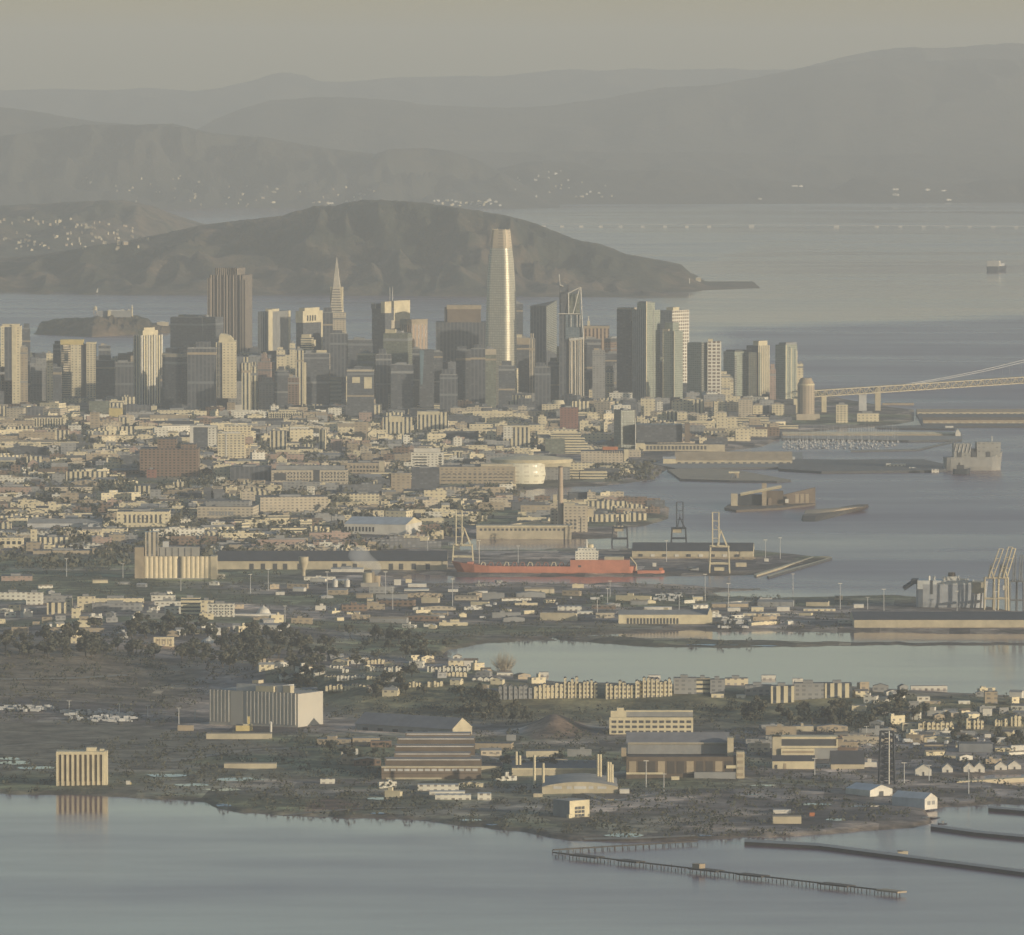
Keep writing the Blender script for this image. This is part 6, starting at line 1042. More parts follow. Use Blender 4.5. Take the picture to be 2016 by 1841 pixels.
# lattice gantry mast
b = Bld('lattice_mast', 'dark tall lattice tower with slim white poles in the right shipyard', 'tower', 'J', 1368, 1440, 250, yb=485, lm='lattice mast'); w_ = b.w/2
for sx_ in (-1, 1):
    for sy_ in (-1, 1): MB().bar((sx_*w_, sy_*w_*.6, 0), (sx_*w_*.8, sy_*w_*.5, b.h), .8, 4).build('leg', PA('p_navy'), b.root)
mb = MB()
for i in range(9):
    z0_, z1_ = b.h*i/9, b.h*(i + 1)/9; a, c = w_*(1 - .2*i/9), w_*(1 - .2*(i + 1)/9)
    for sy_ in (-.6, .6): mb.bar((-a, sy_*w_, z0_), (c, sy_*w_, z1_), .32, 4).bar((a, sy_*w_, z0_), (-c, sy_*w_, z1_), .32, 4).bar((-c, sy_*w_, z1_), (c, sy_*w_, z1_), .35, 4)
    for sx_ in (-1, 1): mb.bar((sx_*a, -w_*.6, z0_), (sx_*c, w_*.6, z1_), .3, 4)
mb.build('bracing', PA('p_navy'), b.root); MB().bar((b.lx(1412), -w_, 0), (b.lx(1412), -w_, b.h*1.02), .6, 6).build('white_pole', PA('p_white'), b.root)
# apartments of the shore estate (left) and hilltop terraces; labels worked out below
def apts(fr, x0, x1, y0, y1, n, desc, mat='cream', dep=14, name='apartment_building'):
    """row of gabled bays of uneven height"""
    b_ = Bld(name, '?' + desc, 'building', fr, x0, x1, y0 + (y1 - y0)*.3, yb=y1, dep=dep); b_.body(mat)
    rr = random.Random(int(x0*7 + y1)); st_ = (x1 - x0) / n
    for i in range(n):
        u0 = x0 + st_*i + st_*rr.uniform(.02, .2); u1 = x0 + st_*(i + 1) - st_*rr.uniform(.02, .25); yt_ = y0 + (y1 - y0)*rr.uniform(0, .3)
        xa, xb_ = b_.lx(u0), b_.lx(u1); f_ = rr.uniform(.6, 3.2); zz = b_.lz(yt_)
        mb = MB().box(xa, xb_, -b_.d/2 - f_, b_.d*.3, 0, zz, 0); mb.gable(xa, xb_, -b_.d/2 - f_, b_.d*.3, zz, zz + (xb_ - xa)*.28, 'y', .25, 1, 0); mb.build('bay', [FM(mat), PA('p_roof')], b_.root)
    return b_
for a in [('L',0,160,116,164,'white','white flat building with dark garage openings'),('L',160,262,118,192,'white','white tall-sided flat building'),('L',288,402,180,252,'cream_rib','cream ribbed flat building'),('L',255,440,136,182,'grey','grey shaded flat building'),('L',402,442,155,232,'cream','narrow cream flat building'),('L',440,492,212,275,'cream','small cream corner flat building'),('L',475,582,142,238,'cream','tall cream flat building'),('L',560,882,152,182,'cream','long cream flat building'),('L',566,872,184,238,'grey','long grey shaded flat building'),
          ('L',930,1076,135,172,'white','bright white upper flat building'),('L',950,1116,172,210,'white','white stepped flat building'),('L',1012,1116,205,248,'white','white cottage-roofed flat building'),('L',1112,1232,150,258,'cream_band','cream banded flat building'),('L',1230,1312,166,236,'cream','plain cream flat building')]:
    N_(a[0], a[1], a[2], a[3], a[4], a[5], '?' + a[6], 'apartment_building', dep=16)  # flats called shaded have their shade put into grey walls
b = N_('L',1275,1440,186,266,'white','white flat-roofed end block with a neat grid of dark windows','apartment_building', dep=18, lm='window-grid white block'); b.windows(1290, 1432, 194, 258, 8, 4, .5, .5, 'p_dark')
N_('L',1440,1724,250,263,'p_white','long thin white wall-like building right of the window-grid white block','shed', cat='shed', pent=False, dep=8, roof='p_white'); 
for fr, x0, x1, y0, y1, lab in (('L',1568,1672,205,252,'bright white dome-shaped pile right of the window-grid white block'),('L',1228,1342,396,426,'white domed tent roof among the trees')):
    b = Bld('dome', lab, 'dome', fr, x0, x1, y0, yb=y1); MB().taper([(b.w/2*math.cos(i*.3491), b.w*.4*math.sin(i*.3491)) for i in range(18)], [(b.w*.3*math.cos(i*.3491), b.w*.25*math.sin(i*.3491)) for i in range(18)], 0, b.h*.7).taper([(b.w*.3*math.cos(i*.3491), b.w*.25*math.sin(i*.3491)) for i in range(18)], [(b.w*.06*math.cos(i*.3491), b.w*.05*math.sin(i*.3491)) for i in range(18)], b.h*.7, b.h).build('shell', PA('p_white'), b.root); MB().cyl(0,0,b.w*.05,b.h,b.w*.03,b.h + 1.2,8).build('cap', PA('p_palegrey'), b.root)
b = N_('L',945,1068,392,446,'cream','sunlit striped tan shed among the trees below the flat buildings','shed', cat='shed', pent=False, dep=14); b.windows(955, 1060, 400, 440, 6, 1, .4, .9, 'p_tan')
for a in [('L',200,242,296,314),('L',258,318,268,304),('L',255,288,315,332),('L',435,470,392,430),('L',300,390,332,366),('L',70,172,330,376),('L',520,640,335,360)]: N_(*a, 'cream' if a[1] % 2 else 'tan', '?' + ('cream cottage' if a[1] % 2 else 'tan cottage'), 'house', cat='house', dep=9, pent=False, roof='p_brown')
for a in [(495,602,274,304,5),(508,712,320,352,9),(860,1132,316,352,11),(970,1108,354,382,6),(230,302,374,398,4),(308,482,374,400,8),(490,576,376,402,4),(235,512,432,462,12),(750,832,412,444,4),(865,962,410,442,5),(340,380,332,358,2),(260,346,314,332,4),(1136,1282,390,410,4)]: apts('M', a[0], a[1], a[2], a[3], a[4], 'cream hilltop terrace' if a[0] % 4 else 'white hilltop terrace', 'cream' if a[0] % 4 else 'white', name='terrace')
apts('M',1300,1516,430,520,7,'grey shaded hilltop terrace','grey',name='terrace')  # shade of this terrace is put into its grey wall colour
for a in [(160,272,104,162,7,'cream'),(272,402,84,160,9,'cream_grid'),(430,560,96,162,8,'cream_grid'),(556,684,80,156,8,'cream_grid')]: apts('N', a[0], a[1], a[2], a[3], a[4], 'tall cream gabled hill apartments', a[5], 16)
for a in [(690,776,86,146,'grey','grey shaded hill apartment block'),(775,828,88,146,'cream_band','cream balconied hill apartment block'),(828,884,92,150,'grey','grey shaded hill apartment block'),(884,972,88,112,'cream','long cream hill apartment block'),(960,1062,114,152,'grey','wide grey shaded hill apartment block'),(1058,1146,116,180,'cream_rib','cream ribbed hill apartment block'),(1146,1262,106,166,'grey','broad grey shaded hill apartment block'),(1262,1364,106,160,'cream_rib','cream ribbed hill apartment block'),(1868,1916,138,182,'tan','tan square hill block')]: N_('N', a[0], a[1], a[2], a[3], a[4], '?' + a[5], 'apartment_building', dep=16)  # grey walls paint the shade of the unlit hill blocks
for a in [(1588,1726,116,130,'white'),(1612,1660,156,182,'white'),(1364,1420,190,212,'cream'),(832,880,146,160,'cream'),(928,962,150,162,'white'),(1022,1076,76,90,'white'),(1140,1180,88,100,'white'),(1768,1812,172,184,'white'),(1640,1700,174,184,'tan'),(20,80,66,76,'white'),(180,216,64,78,'white'),(592,640,76,86,'white')]: N_('N', a[0], a[1], a[2], a[3], a[4], '?' + ('small white hill house' if a[4] == 'white' else 'small %s hill house' % a[4]), 'house', cat='house', dep=10, pent=False, roof='p_lightroof')
for a in [(1540,1702,206,247,8),(1755,1836,188,237,5),(1885,1942,190,224,4),(1955,2004,176,224,3)]: apts('J', a[0], a[1], a[2], a[3], a[4], 'cream terrace under the wooded slope', 'cream_grid' if a[4] > 3 else 'cream', name='terrace')
# ---------------------------------------------------------------- sea walls, wharf
def wall_strip(label, pts, ztop, width_px, mat, side):
    top = pts; bot = [(x, y + width_px) for x, y in reversed(pts)]; return slab('breakwater', label, 'breakwater', top + bot, ztop, 'p_grey', side)
dj = lambda x, y: (1129 + x*.44, 1330.6 + y*.44)
wall_strip('long dark stone breakwater reaching from the shore to the right edge, lowest of three', [dj(765,730), dj(1100,748), dj(1500,800), dj(2100,878)], 2.6, 5.5, 'p_roof', 'p_timber')
wall_strip('dark stone breakwater at the right edge, middle of three', [dj(1598,662), dj(1800,690), dj(2100,718)], 2.6, 5.0, 'p_roof', 'p_timber')
wall_strip('short dark breakwater at the right edge, upper of three', [dj(1856,582), dj(2100,602)], 2.6, 4.0, 'p_roof', 'p_timber')
b = Bld('hut', 'small sunlit hut standing on the lowest stone breakwater', 'hut', 'J', 1452, 1497, 785, yb=806, dep=5, gzv=2.5); b.body('p_sand', 'p_lightroof'); b.part('porch', 1450, 1474, 783, 787, 'p_roof', 1, 6)
b = Bld('boat', 'small dark workboat moored off the middle breakwater', 'boat', 'J', 1632, 1672, 653, yb=664, dep=4, gzv=0.2); hull_mesh(b.w, 4, 1.8, [PA('p_navy'), PA('p_dark')], -1, 1.1, .8, b.root); MB().box(-b.w*.1, b.w*.15, -1.2, 1.2, 1.7, 4).build('cabin', PA('p_grey'), b.root)
sl_ = slab('sea_wall', 'sunlit pale edge wall of the graving dock at the right edge', 'wall', [dj(1715,466), dj(2100,446), dj(2100,452), dj(1715,472)], 3.6, 'p_cream', 'p_sand')
def wharf(label, p0, p1, npile, ztop, decks, wpx=0.0):
    a, c = at_z(*p0, 0), at_z(*p1, 0); L_ = (c - a).length; ang = math.atan2(c.y - a.y, c.x - a.x); r_ = root('pile_wharf', (a.x, a.y, 0), label, 'wharf', ang)
    mb = MB().cyl(0, 0, .36, -3, .32, ztop, 7); first = None; rr = random.Random(3)
    for i in range(npile):
        if first is None: o = first = mb.build('pile', PA('p_timber'), r_)
        else: o = first.copy(); COL.objects.link(o)
        o.location = (L_*(i + .5)/npile + rr.uniform(-1, 1), -3.5 if i % 2 else 3.5, rr.uniform(-1.6, .3)); o.rotation_euler = (rr.uniform(-.06, .06), rr.uniform(-.06, .06), 0)
    for t0, t1, k in decks: MB().box(L_*t0, L_*t1, -4.6 if k else -1, 4.6 if k else 1, ztop - .9, ztop + (.3 if k else 0)).build('deck' if k else 'beam', PA('p_timber' if k < 2 else 'p_tan'), r_)
    return r_
r_ = wharf('long ruined timber pile wharf stretching across the foreground water', (1090, 1686), (1776, 1765), 96, 3.5, [(0, .05, 0), (.06, .14, 1), (.14, .2, 0), (.2, .26, 1), (.26, .41, 0), (.41, .49, 1), (.49, .55, 0), (.55, .62, 1), (.62, .78, 0), (.78, .86, 1), (.86, .94, 0), (.94, 1.0, 2)])
MB().box(165, 173, -3, 3, 3.4, 7.2).build('hut', PA('p_tan'), r_); LMK.append(('ruined wharf', 1430, 1725))
wharf('short ruined timber wharf running to shore behind the long one', (1090, 1680), (1372, 1663), 42, 3.2, [(0, .3, 0), (.3, 1, 0)])
# ---------------------------------------------------------------- tall lamp masts
mp = [(1312,1065,1106),(1507,1063,1104),(1536,1059,1100),(1388,1131,1183),(1434,1149,1196),(1561,1130,1163),(1654,1149,1200),(1740,1160,1203),(1708,1176,1200),(1884,1164,1203),(1337,1171,1201),(943,1064,1110),(1020,1075,1108),(891,1140,1195),(1201,1144,1175),(1196,1159,1194),(1176,1177,1206),(644,1126,1172),(528,1121,1163),(493,1131,1168),(759,1126,1183),(773,1156,1200),(561,1193,1226),(842,1056,1093),(131,1100,1135),(242,1110,1138),(356,1140,1163),(136,1380,1405),(235,1386,1413),(291,1389,1413),(352,1394,1428),(384,1397,1418),(1780,1502,1542),(1907,1507,1564),(1829,1507,1537),(1272,1498,1550),(1604,1493,1529),(1706,1430,1452),(1307,1524,1559),(1960,1165,1203)]
pm = MB().cyl(0, 0, .45, 0, .28, 30, 8); hm_ = MB().box(-2.2, 2.2, -.4, .4, 29.6, 30.5); p0_ = h0_ = None
for i, (x, yt, yb) in enumerate(mp):
    q_ = hit(x, yb); ht = Q(x, yt, q_.y)[1] - q_.z; r_ = root('lamp_mast', (q_.x, q_.y, q_.z), '', 'lamp mast', 0, 'tall lamp masts in the port and shipyard yards'); r_.scale = (1, 1, ht/30)
    if p0_ is None: p0_ = pm.build('mast', PA('p_palegrey'), r_); h0_ = hm_.build('lamp_head', PA('p_white'), r_)
    else:
        for s_ in (p0_, h0_): o = s_.copy(); COL.objects.link(o); o.parent = r_
    AUTO.append((r_, x, (yt + yb)/2, 'slim pale lamp mast'))
# ---------------------------------------------------------------- prison island and points
def isl(name, lab, fr, x0, x1, y0, y1, mt, cat='building', dep=20): b_ = Bld(name, lab, cat, fr, x0, x1, y0, yb=y1, dep=dep); b_.body(mt, 'p_palegrey'); b_.pent('p_palegrey', 2); return b_
isl('prison_block', 'long dark prison block with sunlit ends on top of the rocky island', 'A', 770, 1030, 352, 398, 'p_grey'); LMK.append(('rocky prison island', 215, 625))
isl('lit_prison_face', 'sunlit left end wing of the prison block', 'A', 848, 870, 348, 392, 'p_cream', dep=40); isl('lit_prison_face', 'wide sunlit right wing of the prison block', 'A', 935, 990, 348, 396, 'p_cream', dep=50); isl('lit_prison_face', 'narrow sunlit wing beside the island lighthouse', 'A', 1000, 1030, 346, 394, 'p_cream', dep=50)  # cream boxes paint the sunlit faces of the grey prison block
b = Bld('lighthouse', 'slim pale lighthouse on the rocky prison island', 'lighthouse', 'A', 1032, 1047, 300, yb=394); MB().cyl(0,0,b.w/2,0,b.w*.35,b.h*.86,12).build('tower', PA('p_cream'), b.root); MB().cyl(0,0,b.w*.42,b.h*.86,b.w*.1,b.h,10).build('lantern', PA('p_white'), b.root)
b = Bld('water_tower', 'pale water tank on legs at the left of the prison block', 'water tower', 'A', 735, 765, 312, yb=378); MB().cyl(0,0,b.w*.5,b.h*.5,b.w*.5,b.h*.85,12).cyl(0,0,b.w*.5,b.h*.85,.5,b.h,12).build('tank', PA('p_cream'), b.root); [MB().bar((x*b.w*.4,y*b.w*.4,0),(x*b.w*.4,y*b.w*.4,b.h*.52),.8,5).build('leg', PA('p_tan'), b.root) for x in (-1,1) for y in (-1,1)]
isl('dock_building', 'low pale building on the right tip of the rocky island', 'A', 1235, 1325, 440, 466, 'p_sand')
isl('point_building', 'tan square building on the tip of the wooded island point', 'D', 704, 746, 90, 120, 'p_sand'); b = Bld('beacon', 'slim white beacon left of the tan point building', 'beacon', 'D', 651, 660, 94, yb=136); MB().cyl(0,0,b.w*.5,0,b.w*.4,b.h*.9,10).build('tower', PA('p_white'), b.root); MB().cyl(0,0,b.w*.6,b.h*.9,b.w*.2,b.h,10).build('lantern', PA('p_palegrey'), b.root)
LMK.append(('wooded island point', 1400, 555))
# ---------------------------------------------------------------- the fabric of the city: blocks by the hundred
OCC = {}       # taken ground, 40 m cells -> list of (x, y, radius)
def taken(x, y, r):
    i, j = int(x // 60), int(y // 60)
    for a in (i-1, i, i+1):
        for c in (j-1, j, j+1):
            for (u, v, q_) in OCC.get((a, c), ()):
                if (u - x)**2 + (v - y)**2 < (r + q_)**2: return True
    return False
def take(x, y, r): OCC.setdefault((int(x // 60), int(y // 60)), []).append((x, y, r))
def blocked(px0, px1, pt, pb, D, tol=.25):
    A_ = max(1e-6, (px1 - px0)*(pb - pt))
    for (a, c, t, e, Dl) in PROT:
        ix, iy = min(px1, c) - max(px0, a), min(pb, e) - max(pt, t)
        if ix > 0 and D < Dl + 8 and iy > 0 and ix*iy > tol*A_: return True
        if ix > 2 and abs(D - Dl) < 45 and ix > .3*(px1 - px0): return True
        if ix > 2 and D < Dl and iy > .35*(e - t) and ix > .35*(c - a): return True
    return False
SH = []
for (a, c, t, e, Dl) in PROT:
    if Dl > 13300:
        X0_, zl_ = Q((a + c)/2, e - .3*(e - t), Dl); SH.append((X0_, Dl + 10, zl_, (c - a)*Dl/F*.4))
shx, shy, tel = math.sin(rad(SUN_AZ)), -math.cos(rad(SUN_AZ)), math.tan(rad(SUN_EL))
def shades(x, y, r, top):
    """would a block this tall throw its shadow on the sunlit part of a skyline tower?"""
    if y < 13000: return False
    for (X, Y, z, hw) in SH:
        u, v = x - X, y - Y; al = u*shx + v*shy
        if al > 0 and top > z + al*tel and abs(u*shy - v*shx) < r + hw: return True
    return False
def inpoly(p, x, y):
    r = False
    for i in range(len(p)):
        a, c = p[i], p[i-1]
        if (a[1] > y) != (c[1] > y) and x < (c[0]-a[0])*(y-a[1])/(c[1]-a[1]) + a[0]: r = not r
    return r
def solid(kind, wd, dp, hh, rr):
    mb = MB()
    if kind == 'gable':
        mb.box(-wd/2, wd/2, -dp/2, dp/2, -3, hh*.72, 1, 0, False); mb.gable(-wd/2, wd/2, -dp/2, dp/2, hh*.72, hh, 'x' if rr.random() < .6 else 'y', .3, 1, 0)
    else:
        mb.box(-wd/2, wd/2, -dp/2, dp/2, -3, hh, 1, 0, False)
        if wd > 10 and rr.random() < .75:
            a, c = rr.uniform(-.4, .05)*wd, rr.uniform(.12, .35)*wd; mb.box(a, min(a + c, wd*.46), -dp*.3, dp*.25, hh - .2, hh + rr.uniform(1.5, 3.5), 1, 0)
        if rr.random() < .4: mb.box(-wd/2 + .02, wd/2 - .02, -dp/2 - .25, -dp/2 + .5, hh - .2, hh + .9, 0, 0)
        if kind == 'step': s_ = rr.choice((-1, 1)); mb.box(min(s_*wd*.5, s_*wd*.95), max(s_*wd*.5, s_*wd*.95), -dp*.4, dp*.45, -3, hh*rr.uniform(.45, .75), 1, 0, False)
    return mb
CWORD = {'cream':'cream','white':'white','tan':'tan','beige':'beige','grey':'grey','pink':'pinkish','brown':'brown','dark':'dark','cream_grid':'cream gridded','cream_rib':'cream ribbed','brick':'brick red','olive':'olive','dark_rib':'dark ribbed','grey_rib':'grey ribbed','cream_band':'cream banded','glass':'green glass','beige_rib':'beige ribbed','tan_rib':'tan ribbed','blue':'blue glass','p_white':'white','white_band':'white banded','p_cream':'plain cream'}
def fabric(name, cat, noun, polys, n, wr, dr, hr, mats, roofs, seed, maxn=None, stuff=None, rot=(0, 14, -18, 32), kinds=('flat','flat','step','gable'), tol=.25, gap=1.0, topmin=None, group=None, hfun=None, cand=None):
    rr = random.Random(seed); out = []; tries = 0; last = None; ws = [(p, abs(sum(p[i][0]*p[i-1][1] - p[i-1][0]*p[i][1] for i in range(len(p)))), min(v[0] for v in p), max(v[0] for v in p), min(v[1] for v in p), max(v[1] for v in p)) for p in polys]
    while len(out) < n and tries < n*14:
        tries += 1
        if cand:
            nx_ = next(cand, None)
            if nx_ is None: break
            X_, Y_, wd, ro_, fresh = nx_; x, y, _ = (*proj(X_, Y_, 3), 0)
            if not any(inpoly(q_[0], x, y) for q_ in ws): continue
            h_ = Vector((X_, Y_, gz(X_, Y_)))
            x, y = proj(*h_)
        else:
            p = rr.choices(ws, [q_[1] for q_ in ws])[0]; x, y = rr.uniform(p[2], p[3]), rr.uniform(p[4], p[5])
            if not inpoly(p[0], x, y): continue
            h_ = hit(x, y)
        if h_.z < 1.0: continue
        dp, hh = rr.uniform(*dr), rr.uniform(*hr) * (hfun(x, y, rr) if hfun else 1)
        if not cand:
            wd = rr.uniform(*wr)
            if rr.random() < .12: wd *= 1.9
        r_ = (dp*.42 if cand else math.hypot(wd, dp)*.42*gap); D = h_.y; cy_ = D + dp/2
        if taken(h_.x, cy_, r_): continue
        pt = y - hh*F/D
        if topmin and pt < topmin(x): continue
        if shades(h_.x, cy_, r_, h_.z + hh): continue
        if cand and wd > 18 and min(gz(h_.x - wd*.55, D), gz(h_.x + wd*.55, D)) < 1.2: continue
        if blocked(x - wd*F/D/2, x + wd*F/D/2, pt, y, D, tol): continue
        take(h_.x, cy_, r_); sty = last if (cand and last and not fresh and rr.random() < .45) else (rr.choice(mats), rr.choice(roofs), rr.choice(kinds)); last = sty
        out.append((h_.x, cy_, h_.z, wd, dp, hh, sty[0], sty[1], ro_ if cand else rr.choice(rot), sty[2], x, (pt + y)/2, wd*hh/(D*D)))
    out.sort(key=lambda o: -o[12]); keep = out if maxn is None else out[:maxn]; rest = [] if maxn is None else out[maxn:]
    for (X, Y, Z_, wd, dp, hh, mt, rf, ro, kd, px, py, a_) in keep:
        o = solid(kd, wd, dp, hh, rr).build(name, [FM(mt), PA(rf)]); o.location = (X, Y, Z_); o.rotation_euler = (0, 0, rad(ro + rr.uniform(-3, 3))); tag(o, '', cat, group)
        sz = 'tall ' if hh > wd*1.3 else ('wide low ' if wd > 3.2*hh else ('low ' if hh < wd*.55 else 'boxy '))
        AUTO.append((o, px, py, sz + CWORD.get(mt, mt) + ' ' + noun))
    if rest:
        mb = MB(); used = []; 
        for (X, Y, Z_, wd, dp, hh, mt, rf, ro, kd, px, py, a_) in rest:
            t = solid(kd, wd, dp, hh, rr); c_, s_ = math.cos(rad(ro)), math.sin(rad(ro)); 
            for k_ in (mt, rf):
                if k_ not in used: used.append(k_)
            i0 = len(mb.v); mb.v += [(X + vx_*c_ - vy_*s_, Y + vx_*s_ + vy_*c_, Z_ + vz_) for vx_, vy_, vz_ in t.v]; mb.f += [tuple(i + i0 for i in f_) for f_ in t.f]; mb.u += t.u; mb.sm += t.sm; mb.m += [used.index(mt) if m_ == 0 else used.index(rf) for m_ in t.m]
        tag(mb.build(stuff, [FM(k_) for k_ in used]), kind='stuff')
for (a, c, t, e, Dl) in list(PROT):
    x = (a + c)/2; X = (x - CX)*Dl/F; w_ = (c - a)*Dl/F
    for k in range(max(1, int(w_ // 30))): take(X - w_/2 + (k + .5)*w_/max(1, int(w_ // 30)), Dl + 14, 13)
MIX = ['cream','cream','cream','cream','white','tan','beige','beige','grey','cream','pink','cream_rib','cream_band','brown','dark','dark','tan','grey']
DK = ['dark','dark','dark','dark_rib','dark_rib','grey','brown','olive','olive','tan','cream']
RF = ['p_roof','p_roof','p_grey','p_darkroof','p_tan','p_lightroof','p_brown']
env = lambda x: np.interp(x, [-100, 60, 200, 420, 640, 800, 1000, 1250, 1350, 1560, 1700], [668, 690, 700, 676, 690, 706, 680, 690, 712, 745, 800])
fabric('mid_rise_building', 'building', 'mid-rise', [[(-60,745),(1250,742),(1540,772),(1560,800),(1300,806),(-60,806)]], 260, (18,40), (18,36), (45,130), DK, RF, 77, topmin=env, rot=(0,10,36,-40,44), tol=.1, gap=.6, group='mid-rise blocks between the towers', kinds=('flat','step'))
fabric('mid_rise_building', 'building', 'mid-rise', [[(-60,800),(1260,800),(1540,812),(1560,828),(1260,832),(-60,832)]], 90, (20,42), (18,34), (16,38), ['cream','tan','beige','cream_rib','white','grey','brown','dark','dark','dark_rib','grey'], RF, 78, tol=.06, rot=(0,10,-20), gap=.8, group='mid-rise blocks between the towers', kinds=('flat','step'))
CITY = [[(-60,816),(1200,816),(1260,880),(1250,935),(1020,960),(1010,985),(900,1056),(800,1080),(700,1090),(-60,1130)], [(1250,826),(1560,820),(1530,850),(1420,880),(1290,890)], [(1030,990),(1200,985),(1310,1000),(1300,1016),(1210,1034),(1130,1050),(1030,1050)]]
def streets():
    rs = random.Random(61); Y = 9900.0
    while Y < 14350:
        Y += rs.uniform(34, 58); half = 1008 * Y / F + 60; X = -half
        while X < half * 1.0:
            n_ = noise.noise(Vector((X / 420, Y / 900, 3))); ro_ = 9 if n_ > .12 else (-5 if n_ < -.15 else 2); run = rs.uniform(55, 150); k = 0.0; y0 = Y + rs.uniform(-9, 9); off = noise.noise(Vector((X / 160, Y / 260, 8))) < -.22
            while k < run:
                wd = rs.uniform(9, 26) if rs.random() < .72 else rs.uniform(30, 70)
                if not off and rs.random() < .84: yield (X + (k + wd / 2), y0 + math.tan(rad(ro_)) * (k - run / 2), wd, ro_ if rs.random() < .9 else ro_ + 24, k == 0)
                k += wd + (rs.uniform(0, 2) if rs.random() < .7 else rs.uniform(4, 12))
            X += run + rs.uniform(12, 24)
fabric('low_rise_building', 'building', 'low building', CITY, 4000, (13,48), (10,20), (5.5,12.5), MIX, RF, 5, maxn=290, cand=streets(), stuff='low_rise_district', tol=.15, group='low buildings of the city flats', hfun=lambda x, y, rr: 1.7 if (y < 880 and rr.random() < .45) or (y < 1000 and rr.random() < .2) else 1)
fabric('house', 'house', 'house', [[(-60,1200),(560,1196),(620,1230),(300,1270),(-60,1250)], [(500,1300),(900,1300),(1060,1345),(980,1372),(520,1372)], [(1180,1330),(1900,1356),(2016,1370),(2016,1420),(1700,1396),(1300,1352)], [(1680,1400),(2016,1400),(2016,1470),(1760,1462)]], 150, (8,16), (7,10), (4.5,8), ['white','cream','cream','tan','grey','p_white'], ['p_lightroof','p_roof','p_brown','p_grey'], 8, kinds=('gable','gable','flat'), tol=.2, group='small houses on the shore hills')
fabric('shed', 'shed', 'shed', [[(560,1140),(1160,1150),(1230,1176),(1160,1240),(640,1240)], [(1160,1182),(1680,1180),(1680,1236),(1340,1236)], [(640,1480),(1130,1520),(1200,1560),(900,1600),(760,1570)], [(1640,1470),(2016,1470),(2016,1520),(1700,1510)], [(1250,1108),(1480,1108),(1470,1128),(1260,1130)], [(-60,1130),(560,1140),(560,1180),(-60,1180)]], 95, (7,22), (5,9), (2.8,5.5), ['white','p_white','tan','grey','cream','p_cream'], ['p_lightroof','p_palegrey','p_grey','p_tan'], 9, kinds=('flat','gable'), tol=.2, group='small sheds of the port and shipyard')
fabric('industrial_shed', 'shed', 'industrial shed', [[(640,1440),(1000,1445),(1010,1475),(1170,1485),(1180,1500),(900,1530),(640,1500)], [(1480,1440),(1760,1440),(1760,1490),(1480,1490)], [(560,1160),(1160,1165),(1230,1220),(700,1235)], [(1180,1190),(1650,1190),(1650,1234),(1330,1236)]], 58, (16,46), (10,18), (4.5,8), ['grey','tan','beige','p_tan','brown','p_grey','p_sand'], ['p_roof','p_darkroof','p_grey','p_tan'], 13, kinds=('gable','flat'), tol=.12, group='industrial sheds of the port and shipyard', rot=(0,6,-8))
# ---------------------------------------------------------------- houses scattered on the far hillsides
fh = []; rr = random.Random(21)
def far(poly, n, wr, desc, mats, ymin=30000):
    k = 0; t_ = 0; xs_, ys_ = [p[0] for p in poly], [p[1] for p in poly]
    while k < n and t_ < n*20:
        t_ += 1; x, y = rr.uniform(min(xs_), max(xs_)), rr.uniform(min(ys_), max(ys_))
        if not inpoly(poly, x, y): continue
        h_ = hit(x, y)
        if h_.z < 2 or h_.y < ymin: continue
        wd = rr.uniform(*wr) * (1.8 if rr.random() < .12 else 1); o = solid('flat' if rr.random() < .5 else 'gable', wd, wd*.7, rr.uniform(5, 9), rr).build('hillside_house', [PA(rr.choice(mats)), PA('p_lightroof')]); o.location = h_ + Vector((0, 0, 1)); o.rotation_euler = (0, 0, rad(rr.uniform(-25, 40))); tag(o, '', 'house', 'white houses on the far hillsides'); AUTO.append((o, x, y, desc)); k += 1
far([(0,428),(200,432),(300,462),(280,494),(150,492),(0,496)], 90, (4,10), 'tiny pale hillside house', ['p_cream','p_sand','p_tan'], 22000)
far([(160,350),(330,346),(560,366),(760,372),(760,405),(300,408),(200,380)], 55, (5,12), 'tiny pale shore house', ['p_cream','p_sand','p_tan'])
far([(640,398),(990,394),(985,407),(640,410)], 30, (9,20), 'tiny bright harbour building', ['p_white','p_cream'])
far([(1005,350),(1100,335),(1200,352),(1210,390),(1010,392)], 26, (5,11), 'tiny white hill house', ['p_white','p_sand'])
far([(1380,350),(1640,356),(1900,360),(1960,398),(1640,399),(1400,396)], 8, (14,30), 'tiny white far shore building', ['p_white'])
LMK += [('far left hillside town', 130, 465), ('far shoreline town', 480, 395), ('far waterfront village', 900, 400), ('hill above the waterfront', 1100, 360)]
